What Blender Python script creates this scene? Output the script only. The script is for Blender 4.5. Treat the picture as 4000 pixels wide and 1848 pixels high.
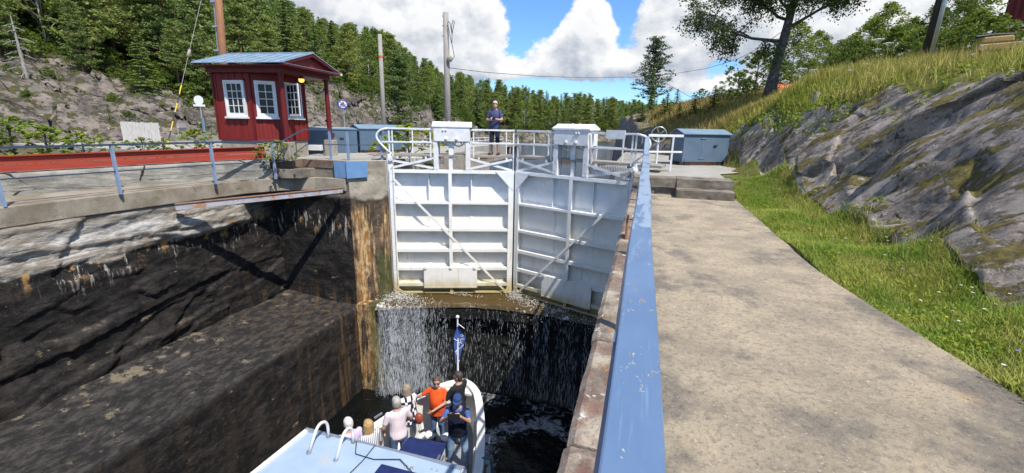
import bpy, math, random, os
import numpy as np
from mathutils import Matrix, Vector
R = math.radians
random.seed(7)
for o in list(bpy.data.objects): bpy.data.objects.remove(o)
SC = bpy.context.scene
COL = SC.collection
# ------------------------------------------------------------------ camera
EYE = 1.6
YAW, PITCH, ROLL = R(16.33), R(14.14), R(1.16)
FPX = 1724.0
cf = Vector((-math.sin(YAW)*math.cos(PITCH), math.cos(YAW)*math.cos(PITCH), -math.sin(PITCH)))
cr = Vector((math.cos(YAW), math.sin(YAW), 0)); cu = cr.cross(cf)
cr2 = cr*math.cos(ROLL)+cu*math.sin(ROLL); cu2 = -cr*math.sin(ROLL)+cu*math.cos(ROLL)
cam = bpy.data.cameras.new('camera'); camo = bpy.data.objects.new('camera', cam); COL.objects.link(camo)
cam.sensor_width = 36; cam.lens = 36*FPX/4000; cam.clip_start = .05; cam.clip_end = 3000
camo.matrix_world = Matrix(((cr2.x, cu2.x, -cf.x, 0), (cr2.y, cu2.y, -cf.y, 0), (cr2.z, cu2.z, -cf.z, EYE), (0, 0, 0, 1)))
SC.camera = camo
# ------------------------------------------------------------------ sun, sky, exposure
SUN_AZ, SUN_EL = R(55), R(57)           # azimuth measured from -Y towards +X
sd = Vector((math.sin(SUN_AZ)*math.cos(SUN_EL), -math.cos(SUN_AZ)*math.cos(SUN_EL), math.sin(SUN_EL)))
sl = bpy.data.lights.new('sun', 'SUN'); sl.energy = 4.1; sl.angle = R(.53); sl.color = (1, .95, .87)
so = bpy.data.objects.new('sun', sl); COL.objects.link(so)
so.rotation_euler = sd.to_track_quat('Z', 'Y').to_euler()
SC.view_settings.view_transform = 'Standard'; SC.view_settings.look = 'None'
SC.view_settings.exposure = .62; SC.view_settings.gamma = 1
SC.view_settings.use_curve_mapping = False
SC.cycles.use_denoising = True; SC.cycles.caustics_reflective = False; SC.cycles.caustics_refractive = False; SC.cycles.sample_clamp_indirect = 4.0
SC.cycles.max_bounces = 6; SC.cycles.diffuse_bounces = 3; SC.cycles.glossy_bounces = 3; SC.cycles.transparent_max_bounces = 6

class NT:
    """small node-tree helper"""
    def __init__(s, tree): s.t = tree; s.n = tree.nodes; s.l = tree.links
    def add(s, ty, **kw):
        n = s.n.new(ty)
        for k, v in kw.items(): setattr(n, k, v)
        return n
    def put(s, sock, v):
        if hasattr(v, 'is_linked') or isinstance(v, bpy.types.NodeSocket): s.l.new(v, sock)
        else:
            try: sock.default_value = v
            except Exception: sock.default_value = (v[0], v[1], v[2], 1)
    def math(s, op, a, b=0.0, c=0.0, clamp=False):
        n = s.add('ShaderNodeMath', operation=op, use_clamp=clamp)
        s.put(n.inputs[0], a); s.put(n.inputs[1], b); s.put(n.inputs[2], c); return n.outputs[0]
    def mix(s, f, a, b, mode='MIX'):
        n = s.add('ShaderNodeMix', data_type='RGBA', blend_type=mode)
        s.put(n.inputs[0], f)
        for i, v in ((6, a), (7, b)):
            if isinstance(v, (tuple, list)): n.inputs[i].default_value = (v[0], v[1], v[2], 1)
            else: s.l.new(v, n.inputs[i])
        return n.outputs[2]
    def noise(s, vec, scale, detail=4, rough=.55, dist=0.0, out=0):
        n = s.add('ShaderNodeTexNoise'); s.l.new(vec, n.inputs['Vector'])
        n.inputs['Scale'].default_value = scale; n.inputs['Detail'].default_value = detail
        n.inputs['Roughness'].default_value = rough; n.inputs['Distortion'].default_value = dist
        return n.outputs[out]
    def vor(s, vec, scale, feat='F1', out=0, rnd=1.0):
        n = s.add('ShaderNodeTexVoronoi', feature=feat); s.l.new(vec, n.inputs['Vector'])
        n.inputs['Scale'].default_value = scale; n.inputs['Randomness'].default_value = rnd
        return n.outputs[out]
    def ss(s, v, lo, hi, a=0.0, b=1.0):
        n = s.add('ShaderNodeMapRange', interpolation_type='SMOOTHSTEP'); s.put(n.inputs[0], v)
        for i, q in ((1, lo), (2, hi), (3, a), (4, b)): s.put(n.inputs[i], q)
        return n.outputs[0]
    def pos(s): return s.add('ShaderNodeNewGeometry').outputs['Position']
    def objc(s): return s.add('ShaderNodeTexCoord').outputs['Object']
    def scl(s, vec, sc, rot=(0, 0, 0), loc=(0, 0, 0)):
        n = s.add('ShaderNodeMapping'); s.l.new(vec, n.inputs[0])
        n.inputs['Location'].default_value = loc; n.inputs['Rotation'].default_value = rot; n.inputs['Scale'].default_value = sc
        return n.outputs[0]
    def basis(s, vec, d, e2, e3, sc):
        c = s.add('ShaderNodeCombineXYZ')
        for i, (ax, k) in enumerate(zip((d, e2, e3), sc)):
            n = s.add('ShaderNodeVectorMath', operation='DOT_PRODUCT'); s.l.new(vec, n.inputs[0]); n.inputs[1].default_value = tuple(q*k for q in ax); s.l.new(n.outputs['Value'], c.inputs[i])
        return c.outputs[0]
    def sep(s, v): n = s.add('ShaderNodeSeparateXYZ'); s.l.new(v, n.inputs[0]); return n.outputs

# world: Nishita sky with a field of cumulus clouds
W = bpy.data.worlds.new('World'); SC.world = W; W.use_nodes = True
W.node_tree.nodes.clear()
w = NT(W.node_tree)
sky = w.add('ShaderNodeTexSky', sky_type='NISHITA'); sky.sun_disc = False
sky.sun_elevation = SUN_EL; sky.sun_rotation = math.atan2(sd.x, sd.y)
sky.altitude = 100; sky.air_density = 1.0; sky.dust_density = .3; sky.ozone_density = 2.5
bg1 = w.add('ShaderNodeBackground'); bg1.inputs[1].default_value = .112
skc = w.mix(1.0, sky.outputs[0], (.62, .88, 1.16), 'MULTIPLY')
w.l.new(skc, bg1.inputs[0])
def dir_of(px, py):
    d = cf+cr2*((px-2000)/FPX)-cu2*((py-924)/FPX)
    return math.atan2(d.x, d.y), math.atan2(d.z, math.hypot(d.x, d.y))
# clouds: banks and gaps by compass bearing and height, edges from fractal noise
BANKS = [(1350, 110, 420, 190, .34), (1800, 250, 330, 130, .30), (1700, 60, 330, 110, .26), (2230, 190, 170, 95, .34),
         (2270, 80, 75, 75, .42), (2390, 110, 50, 60, .15), (2050, 300, 260, 50, .16), (2720, 110, 240, 130, .34), (2560, 240, 200, 50, .24), (2900, 330, 240, 55, .30),
         (3300, 100, 300, 160, .30), (2700, 440, 200, 22, .2), (600, -200, 700, 260, .2), (3900, -100, 500, 260, .22),
         (2110, 70, 110, 85, -.60), (2440, 40, 48, 120, -.55), (2020, 195, 60, 55, -.25), (2250, 370, 520, 42, -.40), (2780, 265, 160, 42, -.42), (1950, 345, 160, 30, -.2)]
grp = bpy.data.node_groups.new('cloud_density', 'ShaderNodeTree')
grp.interface.new_socket('Vector', in_out='INPUT', socket_type='NodeSocketVector')
grp.interface.new_socket('Density', in_out='OUTPUT', socket_type='NodeSocketFloat')
g = NT(grp); gi = g.add('NodeGroupInput'); go = g.add('NodeGroupOutput')
gv = gi.outputs[0]; X, Y, Z = g.sep(gv)
gaz = g.math('ARCTAN2', X, Y); gel = g.math('ARCSINE', Z)
n1 = g.noise(g.scl(gv, (1, 1, 1.5)), 4.6, 8, .60); n2 = g.noise(g.scl(gv, (1, 1, 1.3), loc=(5, 3, 1)), 20, 6, .62)
acc = g.math('ADD', g.math('MULTIPLY', g.math('SUBTRACT', n1, .5), 1.5), g.math('MULTIPLY', g.math('SUBTRACT', n2, .5), .50))
for px, py, sx, sy, wt in BANKS:
    a0, e0 = dir_of(px, py)
    qa = g.math('MULTIPLY', g.math('SUBTRACT', gaz, a0), FPX/sx); qe = g.math('MULTIPLY', g.math('SUBTRACT', gel, e0), FPX/sy)
    ex = g.math('EXPONENT', g.math('MULTIPLY', g.math('ADD', g.math('MULTIPLY', qa, qa), g.math('MULTIPLY', qe, qe)), -1.0))
    acc = g.math('MULTIPLY_ADD', ex, wt, acc)
g.l.new(acc, go.inputs[0])
tc = w.add('ShaderNodeTexCoord').outputs['Generated']
def dens(v): n = w.add('ShaderNodeGroup'); n.node_tree = grp; w.l.new(v, n.inputs[0]); return n.outputs[0]
off = w.add('ShaderNodeVectorMath', operation='ADD'); w.l.new(tc, off.inputs[0]); off.inputs[1].default_value = (.012, -.004, .028)
nrm = w.add('ShaderNodeVectorMath', operation='NORMALIZE'); w.l.new(off.outputs[0], nrm.inputs[0])
d0 = dens(tc); d1 = dens(nrm.outputs[0])
cover = w.ss(d0, .02, .17)
lit = w.math('MULTIPLY_ADD', w.math('SUBTRACT', d0, d1), 2.2, .60, clamp=True)
lit = w.math('MULTIPLY_ADD', w.ss(d0, .15, .75), -.24, lit, clamp=True)
ccol = w.mix(lit, (.42, .48, .58), (1.0, 1.0, 1.0))
bg2 = w.add('ShaderNodeBackground'); w.l.new(ccol, bg2.inputs[0]); bg2.inputs[1].default_value = .69
mx = w.add('ShaderNodeMixShader'); w.l.new(cover, mx.inputs[0]); w.l.new(bg1.outputs[0], mx.inputs[1]); w.l.new(bg2.outputs[0], mx.inputs[2])
wo = w.add('ShaderNodeOutputWorld'); w.l.new(mx.outputs[0], wo.inputs[0])
W.cycles.sampling_method = 'MANUAL'; W.cycles.sample_map_resolution = 512

# ------------------------------------------------------------------ noise (numpy)
_rs = np.random.RandomState(3); PERM = np.concatenate([_rs.permutation(256)]*3).astype(np.int64); GV = _rs.normal(size=(256, 3)); GV /= np.linalg.norm(GV, axis=1)[:, None]
def pnoise(x, y, z=0.0):
    x, y, z = np.broadcast_arrays(np.asarray(x, float), np.asarray(y, float), np.asarray(z, float))
    xi, yi, zi = np.floor(x).astype(np.int64), np.floor(y).astype(np.int64), np.floor(z).astype(np.int64)
    xf, yf, zf = x-xi, y-yi, z-zi
    u, v, t = [q*q*q*(q*(q*6-15)+10) for q in (xf, yf, zf)]
    r = 0
    for a in (0, 1):
        for b in (0, 1):
            for c in (0, 1):
                h = PERM[PERM[PERM[(xi+a) & 255]+((yi+b) & 255)]+((zi+c) & 255)]
                G = GV[h]
                r = r+(G[..., 0]*(xf-a)+G[..., 1]*(yf-b)+G[..., 2]*(zf-c))*(u if a else 1-u)*(v if b else 1-v)*(t if c else 1-t)
    return r
def fbm(x, y, z=0.0, o=4, lac=2.03, gain=.5):
    r = 0; a = 1
    for i in range(o):
        r = r+a*pnoise(np.asarray(x)+i*17.3, np.asarray(y)-i*9.1, z); x = np.asarray(x)*lac; y = np.asarray(y)*lac; z = np.asarray(z)*lac; a *= gain
    return r
def ridge(x, y, z=0.0, o=4):
    r = 0; a = 1
    for i in range(o):
        r = r+a*(1-2*np.abs(pnoise(np.asarray(x)+i*5.3, y, z))); x = np.asarray(x)*2.1; y = np.asarray(y)*2.1; z = np.asarray(z)*2.1; a *= .5
    return r
def sstep(a, b, x): t = np.clip((np.asarray(x, float)-a)/(b-a), 0, 1); return t*t*(3-2*t)

def facets(P, size, seed, stretch=(1, 1, 1), tilt=.35, lift=.3):
    """piecewise planar offsets: angular blocks of about the given size"""
    sh = P.shape[:-1]; Q = P.reshape(-1, 3)*np.array(stretch)/size; lo, hi = Q.min(0)-.5, Q.max(0)+.5
    key = np.floor(Q).astype(np.int64); out = np.zeros(len(Q)); best = np.full(len(Q), 1e9)
    for dx in (-1, 0, 1):
        for dy in (-1, 0, 1):
            for dz in (-1, 0, 1):
                k = key+np.array([dx, dy, dz]); h = PERM[PERM[PERM[(k[:, 0]+seed) & 255]+(k[:, 1] & 255)]+(k[:, 2] & 255)]
                h2 = PERM[h+17]; h3 = PERM[h2+31]; h4 = PERM[h3+7]
                s_ = k+np.stack([h, h2, h3], 1)/256.0; d = Q-s_; dd = (d*d).sum(1)
                val = (h4/128.0-1)*lift+(GV[h]*d).sum(1)*tilt
                m = dd < best; best[m] = dd[m]; out[m] = val[m]
    return (out*size).reshape(sh)

# ------------------------------------------------------------------ mesh builder
class MB:
    def __init__(s, M=None): s.v = []; s.f = []; s.M = M; s.k = []; s.mi = 0
    def V(s, pts):
        i = len(s.v); s.v.extend([tuple(p) for p in pts]); return i
    def F(s, *fs):
        for q in fs: s.f.append(tuple(q)); s.k.append(s.mi)
    def hexa(s, p):     # 8 points: bottom 4 ccw, top 4 ccw
        i = s.V(p); s.F((i+3, i+2, i+1, i), (i+4, i+5, i+6, i+7), (i, i+1, i+5, i+4), (i+1, i+2, i+6, i+5), (i+2, i+3, i+7, i+6), (i+3, i, i+4, i+7)); return s
    def box(s, x0, x1, y0, y1, z0, z1):
        return s.hexa([(x0, y0, z0), (x1, y0, z0), (x1, y1, z0), (x0, y1, z0), (x0, y0, z1), (x1, y0, z1), (x1, y1, z1), (x0, y1, z1)])
    def beam(s, p, q, w, h, up=(0, 0, 1)):
        p, q, up = Vector(p), Vector(q), Vector(up); d = (q-p).normalized(); a = d.cross(up)
        if a.length < 1e-4: a = d.cross(Vector((1, 0, 0)))
        a.normalize(); b = a.cross(d).normalized(); a *= w/2; b *= h/2
        return s.hexa([p-a-b, p+a-b, q+a-b, q-a-b, p-a+b, p+a+b, q+a+b, q-a+b])
    def tube(s, pts, r, n=8, caps=True):
        pts = [Vector(p) for p in pts]; m = len(pts)
        rs = r if isinstance(r, (list, tuple)) else [r]*m
        ref = None; i0 = len(s.v)
        for k in range(m):
            d = (pts[min(k+1, m-1)]-pts[max(k-1, 0)]).normalized()
            if ref is None:
                ref = Vector((0, 0, 1)) if abs(d.z) < .9 else Vector((1, 0, 0))
            a = (ref-d*ref.dot(d)).normalized(); ref = a; b = d.cross(a)
            s.V([pts[k]+(a*math.cos(2*math.pi*j/n)+b*math.sin(2*math.pi*j/n))*rs[k] for j in range(n)])
        for k in range(m-1):
            for j in range(n):
                a0 = i0+k*n+j; a1 = i0+k*n+(j+1) % n; s.F((a0, a1, a1+n, a0+n))
        if caps: s.F(tuple(i0+j for j in reversed(range(n))), tuple(i0+(m-1)*n+j for j in range(n)))
        return s
    def cyl(s, p, q, r, n=12): return s.tube([p, q], r, n)
    def lathe(s, c, prof, n=16, axis=None):
        i0 = len(s.v); m = len(prof); c = Vector(c)
        for r_, z in prof: s.V([c+Vector((r_*math.cos(2*math.pi*j/n), r_*math.sin(2*math.pi*j/n), z)) for j in range(n)])
        for k in range(m-1):
            for j in range(n): a0 = i0+k*n+j; a1 = i0+k*n+(j+1) % n; s.F((a0, a1, a1+n, a0+n))
        s.F(tuple(i0+j for j in reversed(range(n))), tuple(i0+(m-1)*n+j for j in range(n))); return s
    def prism(s, poly, vec):
        n = len(poly); vec = Vector(vec); i = s.V(poly); s.V([Vector(p)+vec for p in poly])
        s.F(tuple(i+j for j in reversed(range(n))), tuple(i+n+j for j in range(n)))
        for j in range(n): k = (j+1) % n; s.F((i+j, i+k, i+n+k, i+n+j))
        return s
    def ball(s, c, r, n=10, m=7):
        c = Vector(c); r = (r, r, r) if isinstance(r, (int, float)) else r
        i0 = s.V([c-Vector((0, 0, r[2]))])
        for k in range(1, m):
            t = math.pi*k/m
            s.V([c+Vector((r[0]*math.sin(t)*math.cos(2*math.pi*j/n), r[1]*math.sin(t)*math.sin(2*math.pi*j/n), -r[2]*math.cos(t))) for j in range(n)])
        it = s.V([c+Vector((0, 0, r[2]))])
        for j in range(n):
            k = (j+1) % n; s.F((i0, i0+1+k, i0+1+j)); s.F((it, it-n+j, it-n+k))
            for q in range(m-2): a = i0+1+q*n; s.F((a+j, a+k, a+n+k, a+n+j))
        return s
    def grid(s, P, wrap=False):
        n, m = P.shape[:2]; i = s.V(P.reshape(-1, 3).tolist())
        for a in range(n-1):
            for b in range(m-1 if not wrap else m):
                c = (b+1) % m; s.F((i+a*m+b, i+a*m+c, i+(a+1)*m+c, i+(a+1)*m+b))
        return s
    def quad(s, a, b, c, d): i = s.V((a, b, c, d)); s.F((i, i+1, i+2, i+3)); return s
    def build(s, name, mat, parent=None, smooth=False, bevel=0):
        v = s.v
        if s.M is not None: v = [tuple(s.M @ Vector(p)) for p in v]
        if parent is not None:
            ox = parent
            L = Vector((0, 0, 0))
            while ox is not None: L = L+ox.location; ox = ox.parent
            v = [(p[0]-L.x, p[1]-L.y, p[2]-L.z) for p in v]
        me = bpy.data.meshes.new(name); me.from_pydata(v, [], s.f); me.update()
        mats = mat if isinstance(mat, (list, tuple)) else [mat]
        for q in mats: me.materials.append(q)
        if len(mats) > 1: me.polygons.foreach_set('material_index', s.k)
        if smooth: me.polygons.foreach_set('use_smooth', [True]*len(me.polygons))
        o = bpy.data.objects.new(name, me); COL.objects.link(o)
        if parent is not None: o.parent = parent
        if bevel:
            b = o.modifiers.new('bevel', 'BEVEL'); b.width = bevel; b.segments = 2; b.limit_method = 'ANGLE'; b.angle_limit = R(40)
        return o
def npmesh(name, V, F, mat, parent=None, smooth=False):
    """V (n,3), F (m,3|4) numpy"""
    V = np.asarray(V, np.float32); F = np.asarray(F, np.int32); k = F.shape[1]
    me = bpy.data.meshes.new(name)
    me.vertices.add(len(V)); me.vertices.foreach_set('co', V.ravel())
    me.loops.add(F.size); me.loops.foreach_set('vertex_index', F.ravel())
    me.polygons.add(len(F)); me.polygons.foreach_set('loop_start', np.arange(len(F), dtype=np.int32)*k)
    me.polygons.foreach_set('loop_total', np.full(len(F), k, np.int32))
    if smooth: me.polygons.foreach_set('use_smooth', np.ones(len(F), bool))
    me.update(calc_edges=True); me.validate()
    if mat is not None:
        for q in (mat if isinstance(mat, (list, tuple)) else [mat]): me.materials.append(q)
    o = bpy.data.objects.new(name, me); COL.objects.link(o)
    if parent is not None: o.parent = parent
    return o
def gridmesh(name, P, mat, smooth=True, parent=None):
    n, m = P.shape[:2]; idx = np.arange(n*m).reshape(n, m)
    F = np.stack([idx[:-1, :-1], idx[:-1, 1:], idx[1:, 1:], idx[1:, :-1]], -1).reshape(-1, 4)
    return npmesh(name, P.reshape(-1, 3), F, mat, parent, smooth)
def tag(o, label, cat, group=None):
    o['label'] = label; o['category'] = cat
    if group: o['group'] = group
    return o
def struct(o, kind='structure'): o['kind'] = kind; return o
def thing(name, label, cat, loc, group=None):
    o = bpy.data.objects.new(name, None); COL.objects.link(o); o.location = loc; o.empty_display_size = .2
    return tag(o, label, cat, group)
def copy_tree(o, parent=None):
    c = o.copy(); COL.objects.link(c); c.parent = parent
    for ch in list(o.children): copy_tree(ch, c)
    return c
def fillet(pts, r, n=5):
    """round the inner corners of a polyline"""
    pts = [Vector(p) for p in pts]; out = [pts[0]]
    for i in range(1, len(pts)-1):
        a, b, c = pts[i-1], pts[i], pts[i+1]
        d1 = min(r, (a-b).length*.49); d2 = min(r, (c-b).length*.49)
        p, q = b+(a-b).normalized()*d1, b+(c-b).normalized()*d2
        for k in range(n+1):
            t = k/n; out.append(p*(1-t)**2+b*2*t*(1-t)+q*t*t)
    out.append(pts[-1]); return out

# ------------------------------------------------------------------ materials
def newmat(name):
    m = bpy.data.materials.new(name); m.use_nodes = True
    t = NT(m.node_tree); b = t.n['Principled BSDF']; return m, t, b
def bump(t, b, h, dist=.01, strength=.6):
    n = t.add('ShaderNodeBump'); n.inputs['Strength'].default_value = strength; n.inputs['Distance'].default_value = dist
    t.l.new(h, n.inputs['Height']); t.l.new(n.outputs[0], b.inputs['Normal'])
def pmat(name, c1, c2=None, scale=6.0, rough=.6, bmp=.0, metal=0.0, spec=.5, stretch=(1, 1, 1), c3=None, t3=.62, s3=2.0, world=True, bscale=None):
    """noise-mixed paint / stone / wood; c3 are sparse patches"""
    m, t, b = newmat(name); c2 = c2 or tuple(q*.82 for q in c1)
    v = t.scl(t.pos() if world else t.objc(), stretch)
    f = t.ss(t.noise(v, scale, 5, .6), .35, .65)
    col = t.mix(f, c1, c2)
    if c3 is not None: col = t.mix(t.ss(t.noise(v, s3, 6, .65), t3, t3+.06), col, c3)
    t.l.new(col, b.inputs['Base Color']); b.inputs['Roughness'].default_value = rough; b.inputs['Metallic'].default_value = metal
    b.inputs['Specular IOR Level'].default_value = spec
    if bmp: bump(t, b, t.noise(v, bscale or scale*5, 4, .6), bmp, .7)
    return m
def m_white():
    m, t, b = newmat('white_gate_paint'); p = t.pos(); z = t.sep(p)[2]
    n = t.noise(p, 3.0, 5, .6)
    col = t.mix(t.ss(n, .4, .7), (.86, .86, .85), (.77, .765, .74))
    zz = t.math('ADD', z, t.math('MULTIPLY', t.math('SUBTRACT', t.noise(t.scl(p, (1, 1, .5)), 2.5, 4), .5), .7))
    col = t.mix(t.math('MULTIPLY', t.ss(zz, -.8, -1.4), .36), col, (.72, .64, .47))
    drip = t.noise(t.scl(p, (9, 9, .7)), 1.5, 5, .6)
    col = t.mix(t.math('MULTIPLY', t.ss(drip, .58, .72), t.ss(zz, -2.0, -3.6, 0, .6)), col, (.38, .27, .10))
    col = t.mix(t.math('MULTIPLY', t.ss(zz, -3.7, -4.35), .8), col, (.42, .31, .07))
    t.l.new(col, b.inputs['Base Color']); b.inputs['Roughness'].default_value = .5; b.inputs['Specular IOR Level'].default_value = .35
    bump(t, b, t.noise(p, 30, 3), .002, .5); return m
def m_lockwall():
    m, t, b = newmat('stained_lock_wall'); p = t.pos(); x, y, z = t.sep(p)
    nb = t.noise(t.scl(p, (1, .8, 1.5), rot=(R(6), 0, 0)), 2.0, 11, .78)
    base = t.mix(t.ss(nb, .42, .62), (.008, .0075, .0075), (.036, .031, .028))
    vs = t.noise(t.scl(p, (1.6, 1.6, .16)), 1.5, 6, .6)
    base = t.mix(t.ss(vs, .52, .66, 0, .45), base, (.050, .036, .025))
    base = t.mix(t.ss(t.noise(p, 14, 6, .75), .54, .70, 0, .6), base, (.09, .075, .06))
    base = t.mix(t.ss(t.noise(t.scl(p, (1, .25, 5), rot=(R(5), 0, 0)), 3.2, 6, .7), .58, .64, 0, .7), base, (.008, .007, .007))
    # pale crust in patches
    pa = t.noise(t.scl(p, (.8, .8, 1.6)), 2.2, 7, .7)
    base = t.mix(t.ss(pa, .635, .69, 0, .85), base, (.27, .21, .14))
    up = t.sep(t.add('ShaderNodeNewGeometry').outputs['Normal'])[2]
    dust = t.mix(t.ss(t.noise(t.scl(p, (1, .5, 1)), 5.0, 10, .8), .44, .60), (.016, .015, .0145), (.066, .060, .054))
    dust = t.mix(t.ss(t.math('ADD', t.noise(p, 1.7, 9, .75), t.ss(x, -10.6, -11.9, 0, .07)), .60, .66), dust, (.20, .165, .115))
    base = t.mix(t.ss(up, .45, .9, 0, .85), base, dust)
    # white limewash band below the coping
    wob = t.math('ADD', z, t.math('MULTIPLY', t.math('SUBTRACT', t.noise(t.scl(p, (.6, .6, 1.5)), 1.1, 7, .65), .5), 1.2))
    band = t.math('MULTIPLY', t.ss(wob, -1.66, -1.52), t.ss(y, 12.4, 10.6))
    wcol = t.mix(t.ss(t.noise(t.scl(p, (1, .5, 2.4)), 2.4, 10, .76), .42, .57), (.20, .175, .14), (.48, .46, .43))
    lay = t.noise(t.scl(p, (1, .16, 4.2), loc=(2, 9, 1)), 1.9, 9, .72)
    wcol = t.mix(t.ss(lay, .50, .57, 0, .85), wcol, (.25, .205, .15))
    wcol = t.mix(t.ss(lay, .405, .38, 0, .8), wcol, (.075, .066, .055))
    wcol = t.mix(t.ss(t.noise(t.scl(p, (1, .5, 3), loc=(4, 0, 0)), 2.0, 9, .75), .63, .67), wcol, (.05, .045, .038))
    col = t.mix(band, base, wcol)
    ora = t.math('MULTIPLY', t.ss(t.noise(t.scl(p, (1.4, 1.4, .7), loc=(0, 2, 9)), 1.8, 8, .75), .55, .62), t.ss(wob, -1.2, -1.6))
    ora = t.math('MULTIPLY', ora, t.ss(wob, -2.2, -1.75))
    col = t.mix(t.math('MULTIPLY', ora, .8), col, (.42, .25, .10))
    dr = t.math('MULTIPLY', t.ss(t.noise(t.scl(p, (4, 4, .5), loc=(1, 5, 2)), 1.7, 6, .7), .56, .62), t.math('MULTIPLY', t.ss(wob, -2.5, -1.7), t.ss(wob, -1.3, -1.6)))
    col = t.mix(t.math('MULTIPLY', dr, .85), col, (.50, .46, .40))
    ru = t.math('MULTIPLY', t.ss(t.noise(t.scl(p, (2.6, 2.6, .22), loc=(6, 1, 3)), 1.6, 6, .68), .52, .62), t.math('MULTIPLY', t.ss(y, 7.5, 11.8), t.ss(z, -3.6, -4.9)))
    col = t.mix(t.math('MULTIPLY', ru, .65), col, (.13, .072, .03))
    con = t.math('MULTIPLY', t.ss(t.math('ADD', z, t.math('MULTIPLY', nb, .25)), -.80, -.62), .6)
    ccol = t.mix(t.noise(t.scl(p, (1, .6, 3)), 3.0, 7, .65), (.16, .125, .09), (.34, .30, .24))
    col = t.mix(con, col, ccol)
    # thin pale crack lines
    cr = t.vor(t.scl(p, (.5, .5, .9), rot=(R(15), 0, 0)), .9, 'DISTANCE_TO_EDGE')
    cw = t.math('ADD', cr, t.math('MULTIPLY', t.noise(p, 4, 4), .05))
    col = t.mix(t.math('MULTIPLY', t.ss(cw, .021, .017), t.ss(t.noise(p, .8, 3), .54, .66, 0, .7)), col, (.26, .20, .14))
    t.l.new(col, b.inputs['Base Color']); b.inputs['Roughness'].default_value = .75; b.inputs['Specular IOR Level'].default_value = .25
    h = t.math('ADD', t.noise(t.scl(p, (1, .7, 1.6), rot=(R(6), 0, 0)), 7, 9, .75), t.math('MULTIPLY', t.ss(cw, .0, .03), .3))
    bump(t, b, h, .05, 1.0); return m
def m_pier():
    m, t, b = newmat('streaked_pier_concrete'); p = t.pos(); x, y, z = t.sep(p)
    n = t.noise(p, 2.2, 7, .65)
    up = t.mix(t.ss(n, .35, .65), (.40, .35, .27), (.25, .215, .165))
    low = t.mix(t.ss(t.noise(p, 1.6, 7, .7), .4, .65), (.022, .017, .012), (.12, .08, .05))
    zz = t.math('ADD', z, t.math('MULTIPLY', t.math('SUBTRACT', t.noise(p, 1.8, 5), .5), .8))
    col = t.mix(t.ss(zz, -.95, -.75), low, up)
    st = t.noise(t.scl(p, (2.6, 2.6, .22)), 1.6, 8, .74)
    k = t.math('MULTIPLY', t.ss(t.math('ADD', st, t.math('MULTIPLY', t.ss(x, -8.75, -8.95), .07)), .49, .585), t.ss(zz, -.9, -1.4))
    k = t.math('MULTIPLY', k, t.ss(x, -9.6, -9.0))
    streak = t.mix(t.ss(t.noise(t.scl(p, (2, 2, .6)), 4, 7, .7), .40, .62), (.27, .12, .028), (.60, .43, .22))
    col = t.mix(t.math('MULTIPLY', k, .9), col, streak)
    cr = t.math('ADD', t.vor(t.scl(p, (1, 1, .7)), 1.5, 'DISTANCE_TO_EDGE'), t.math('MULTIPLY', t.noise(p, 6, 4), .05))
    col = t.mix(t.math('MULTIPLY', t.math('MULTIPLY', t.ss(cr, .03, .02), t.ss(zz, -.8, -1.0)), t.ss(t.noise(p, 1.6, 3), .5, .62)), col, (.50, .36, .2))
    gr = t.math('MULTIPLY', t.ss(x, -8.75, -8.55), t.ss(z, -2.4, -3.2))
    col = t.mix(t.math('MULTIPLY', gr, .6), col, (.06, .075, .012))
    t.l.new(col, b.inputs['Base Color']); b.inputs['Roughness'].default_value = .8
    bump(t, b, t.noise(p, 7, 7, .65), .03, .7); return m
def m_concrete(name, a, c, dark=(.06, .058, .055), td=.6, sc=1.5, pale=None, lines=False):
    m, t, b = newmat(name); p = t.pos()
    col = t.mix(t.ss(t.noise(p, sc, 8, .62), .36, .66), a, c)
    col = t.mix(t.ss(t.noise(p, 45, 3, .6), .3, .75, 0, .38), col, tuple(q*.45 for q in c))
    col = t.mix(t.ss(t.noise(t.scl(p, (1, .55, 1), loc=(3, 1, 0)), sc*.9, 8, .68), td, td+.12, 0, .8), col, dark)
    if pale: col = t.mix(t.ss(t.noise(t.scl(p, (1, 1, 1), loc=(9, 7, 2)), sc*2.4, 8, .7), .64, .70, 0, .75), col, pale)
    h = t.math('ADD', t.noise(p, 60, 4, .7), t.math('MULTIPLY', t.noise(p, 6, 6, .65), .9))
    if lines:
        cr = t.math('ADD', t.vor(t.scl(p, (.3, .3, 1.6)), 1.2, 'DISTANCE_TO_EDGE'), t.math('MULTIPLY', t.noise(p, 5, 5), .08))
        ck = t.ss(cr, .052, .044); col = t.mix(ck, col, (.03, .027, .024))
    t.l.new(col, b.inputs['Base Color']); b.inputs['Roughness'].default_value = .88; b.inputs['Specular IOR Level'].default_value = .25
    bump(t, b, h, .012, .8); return m
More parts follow.
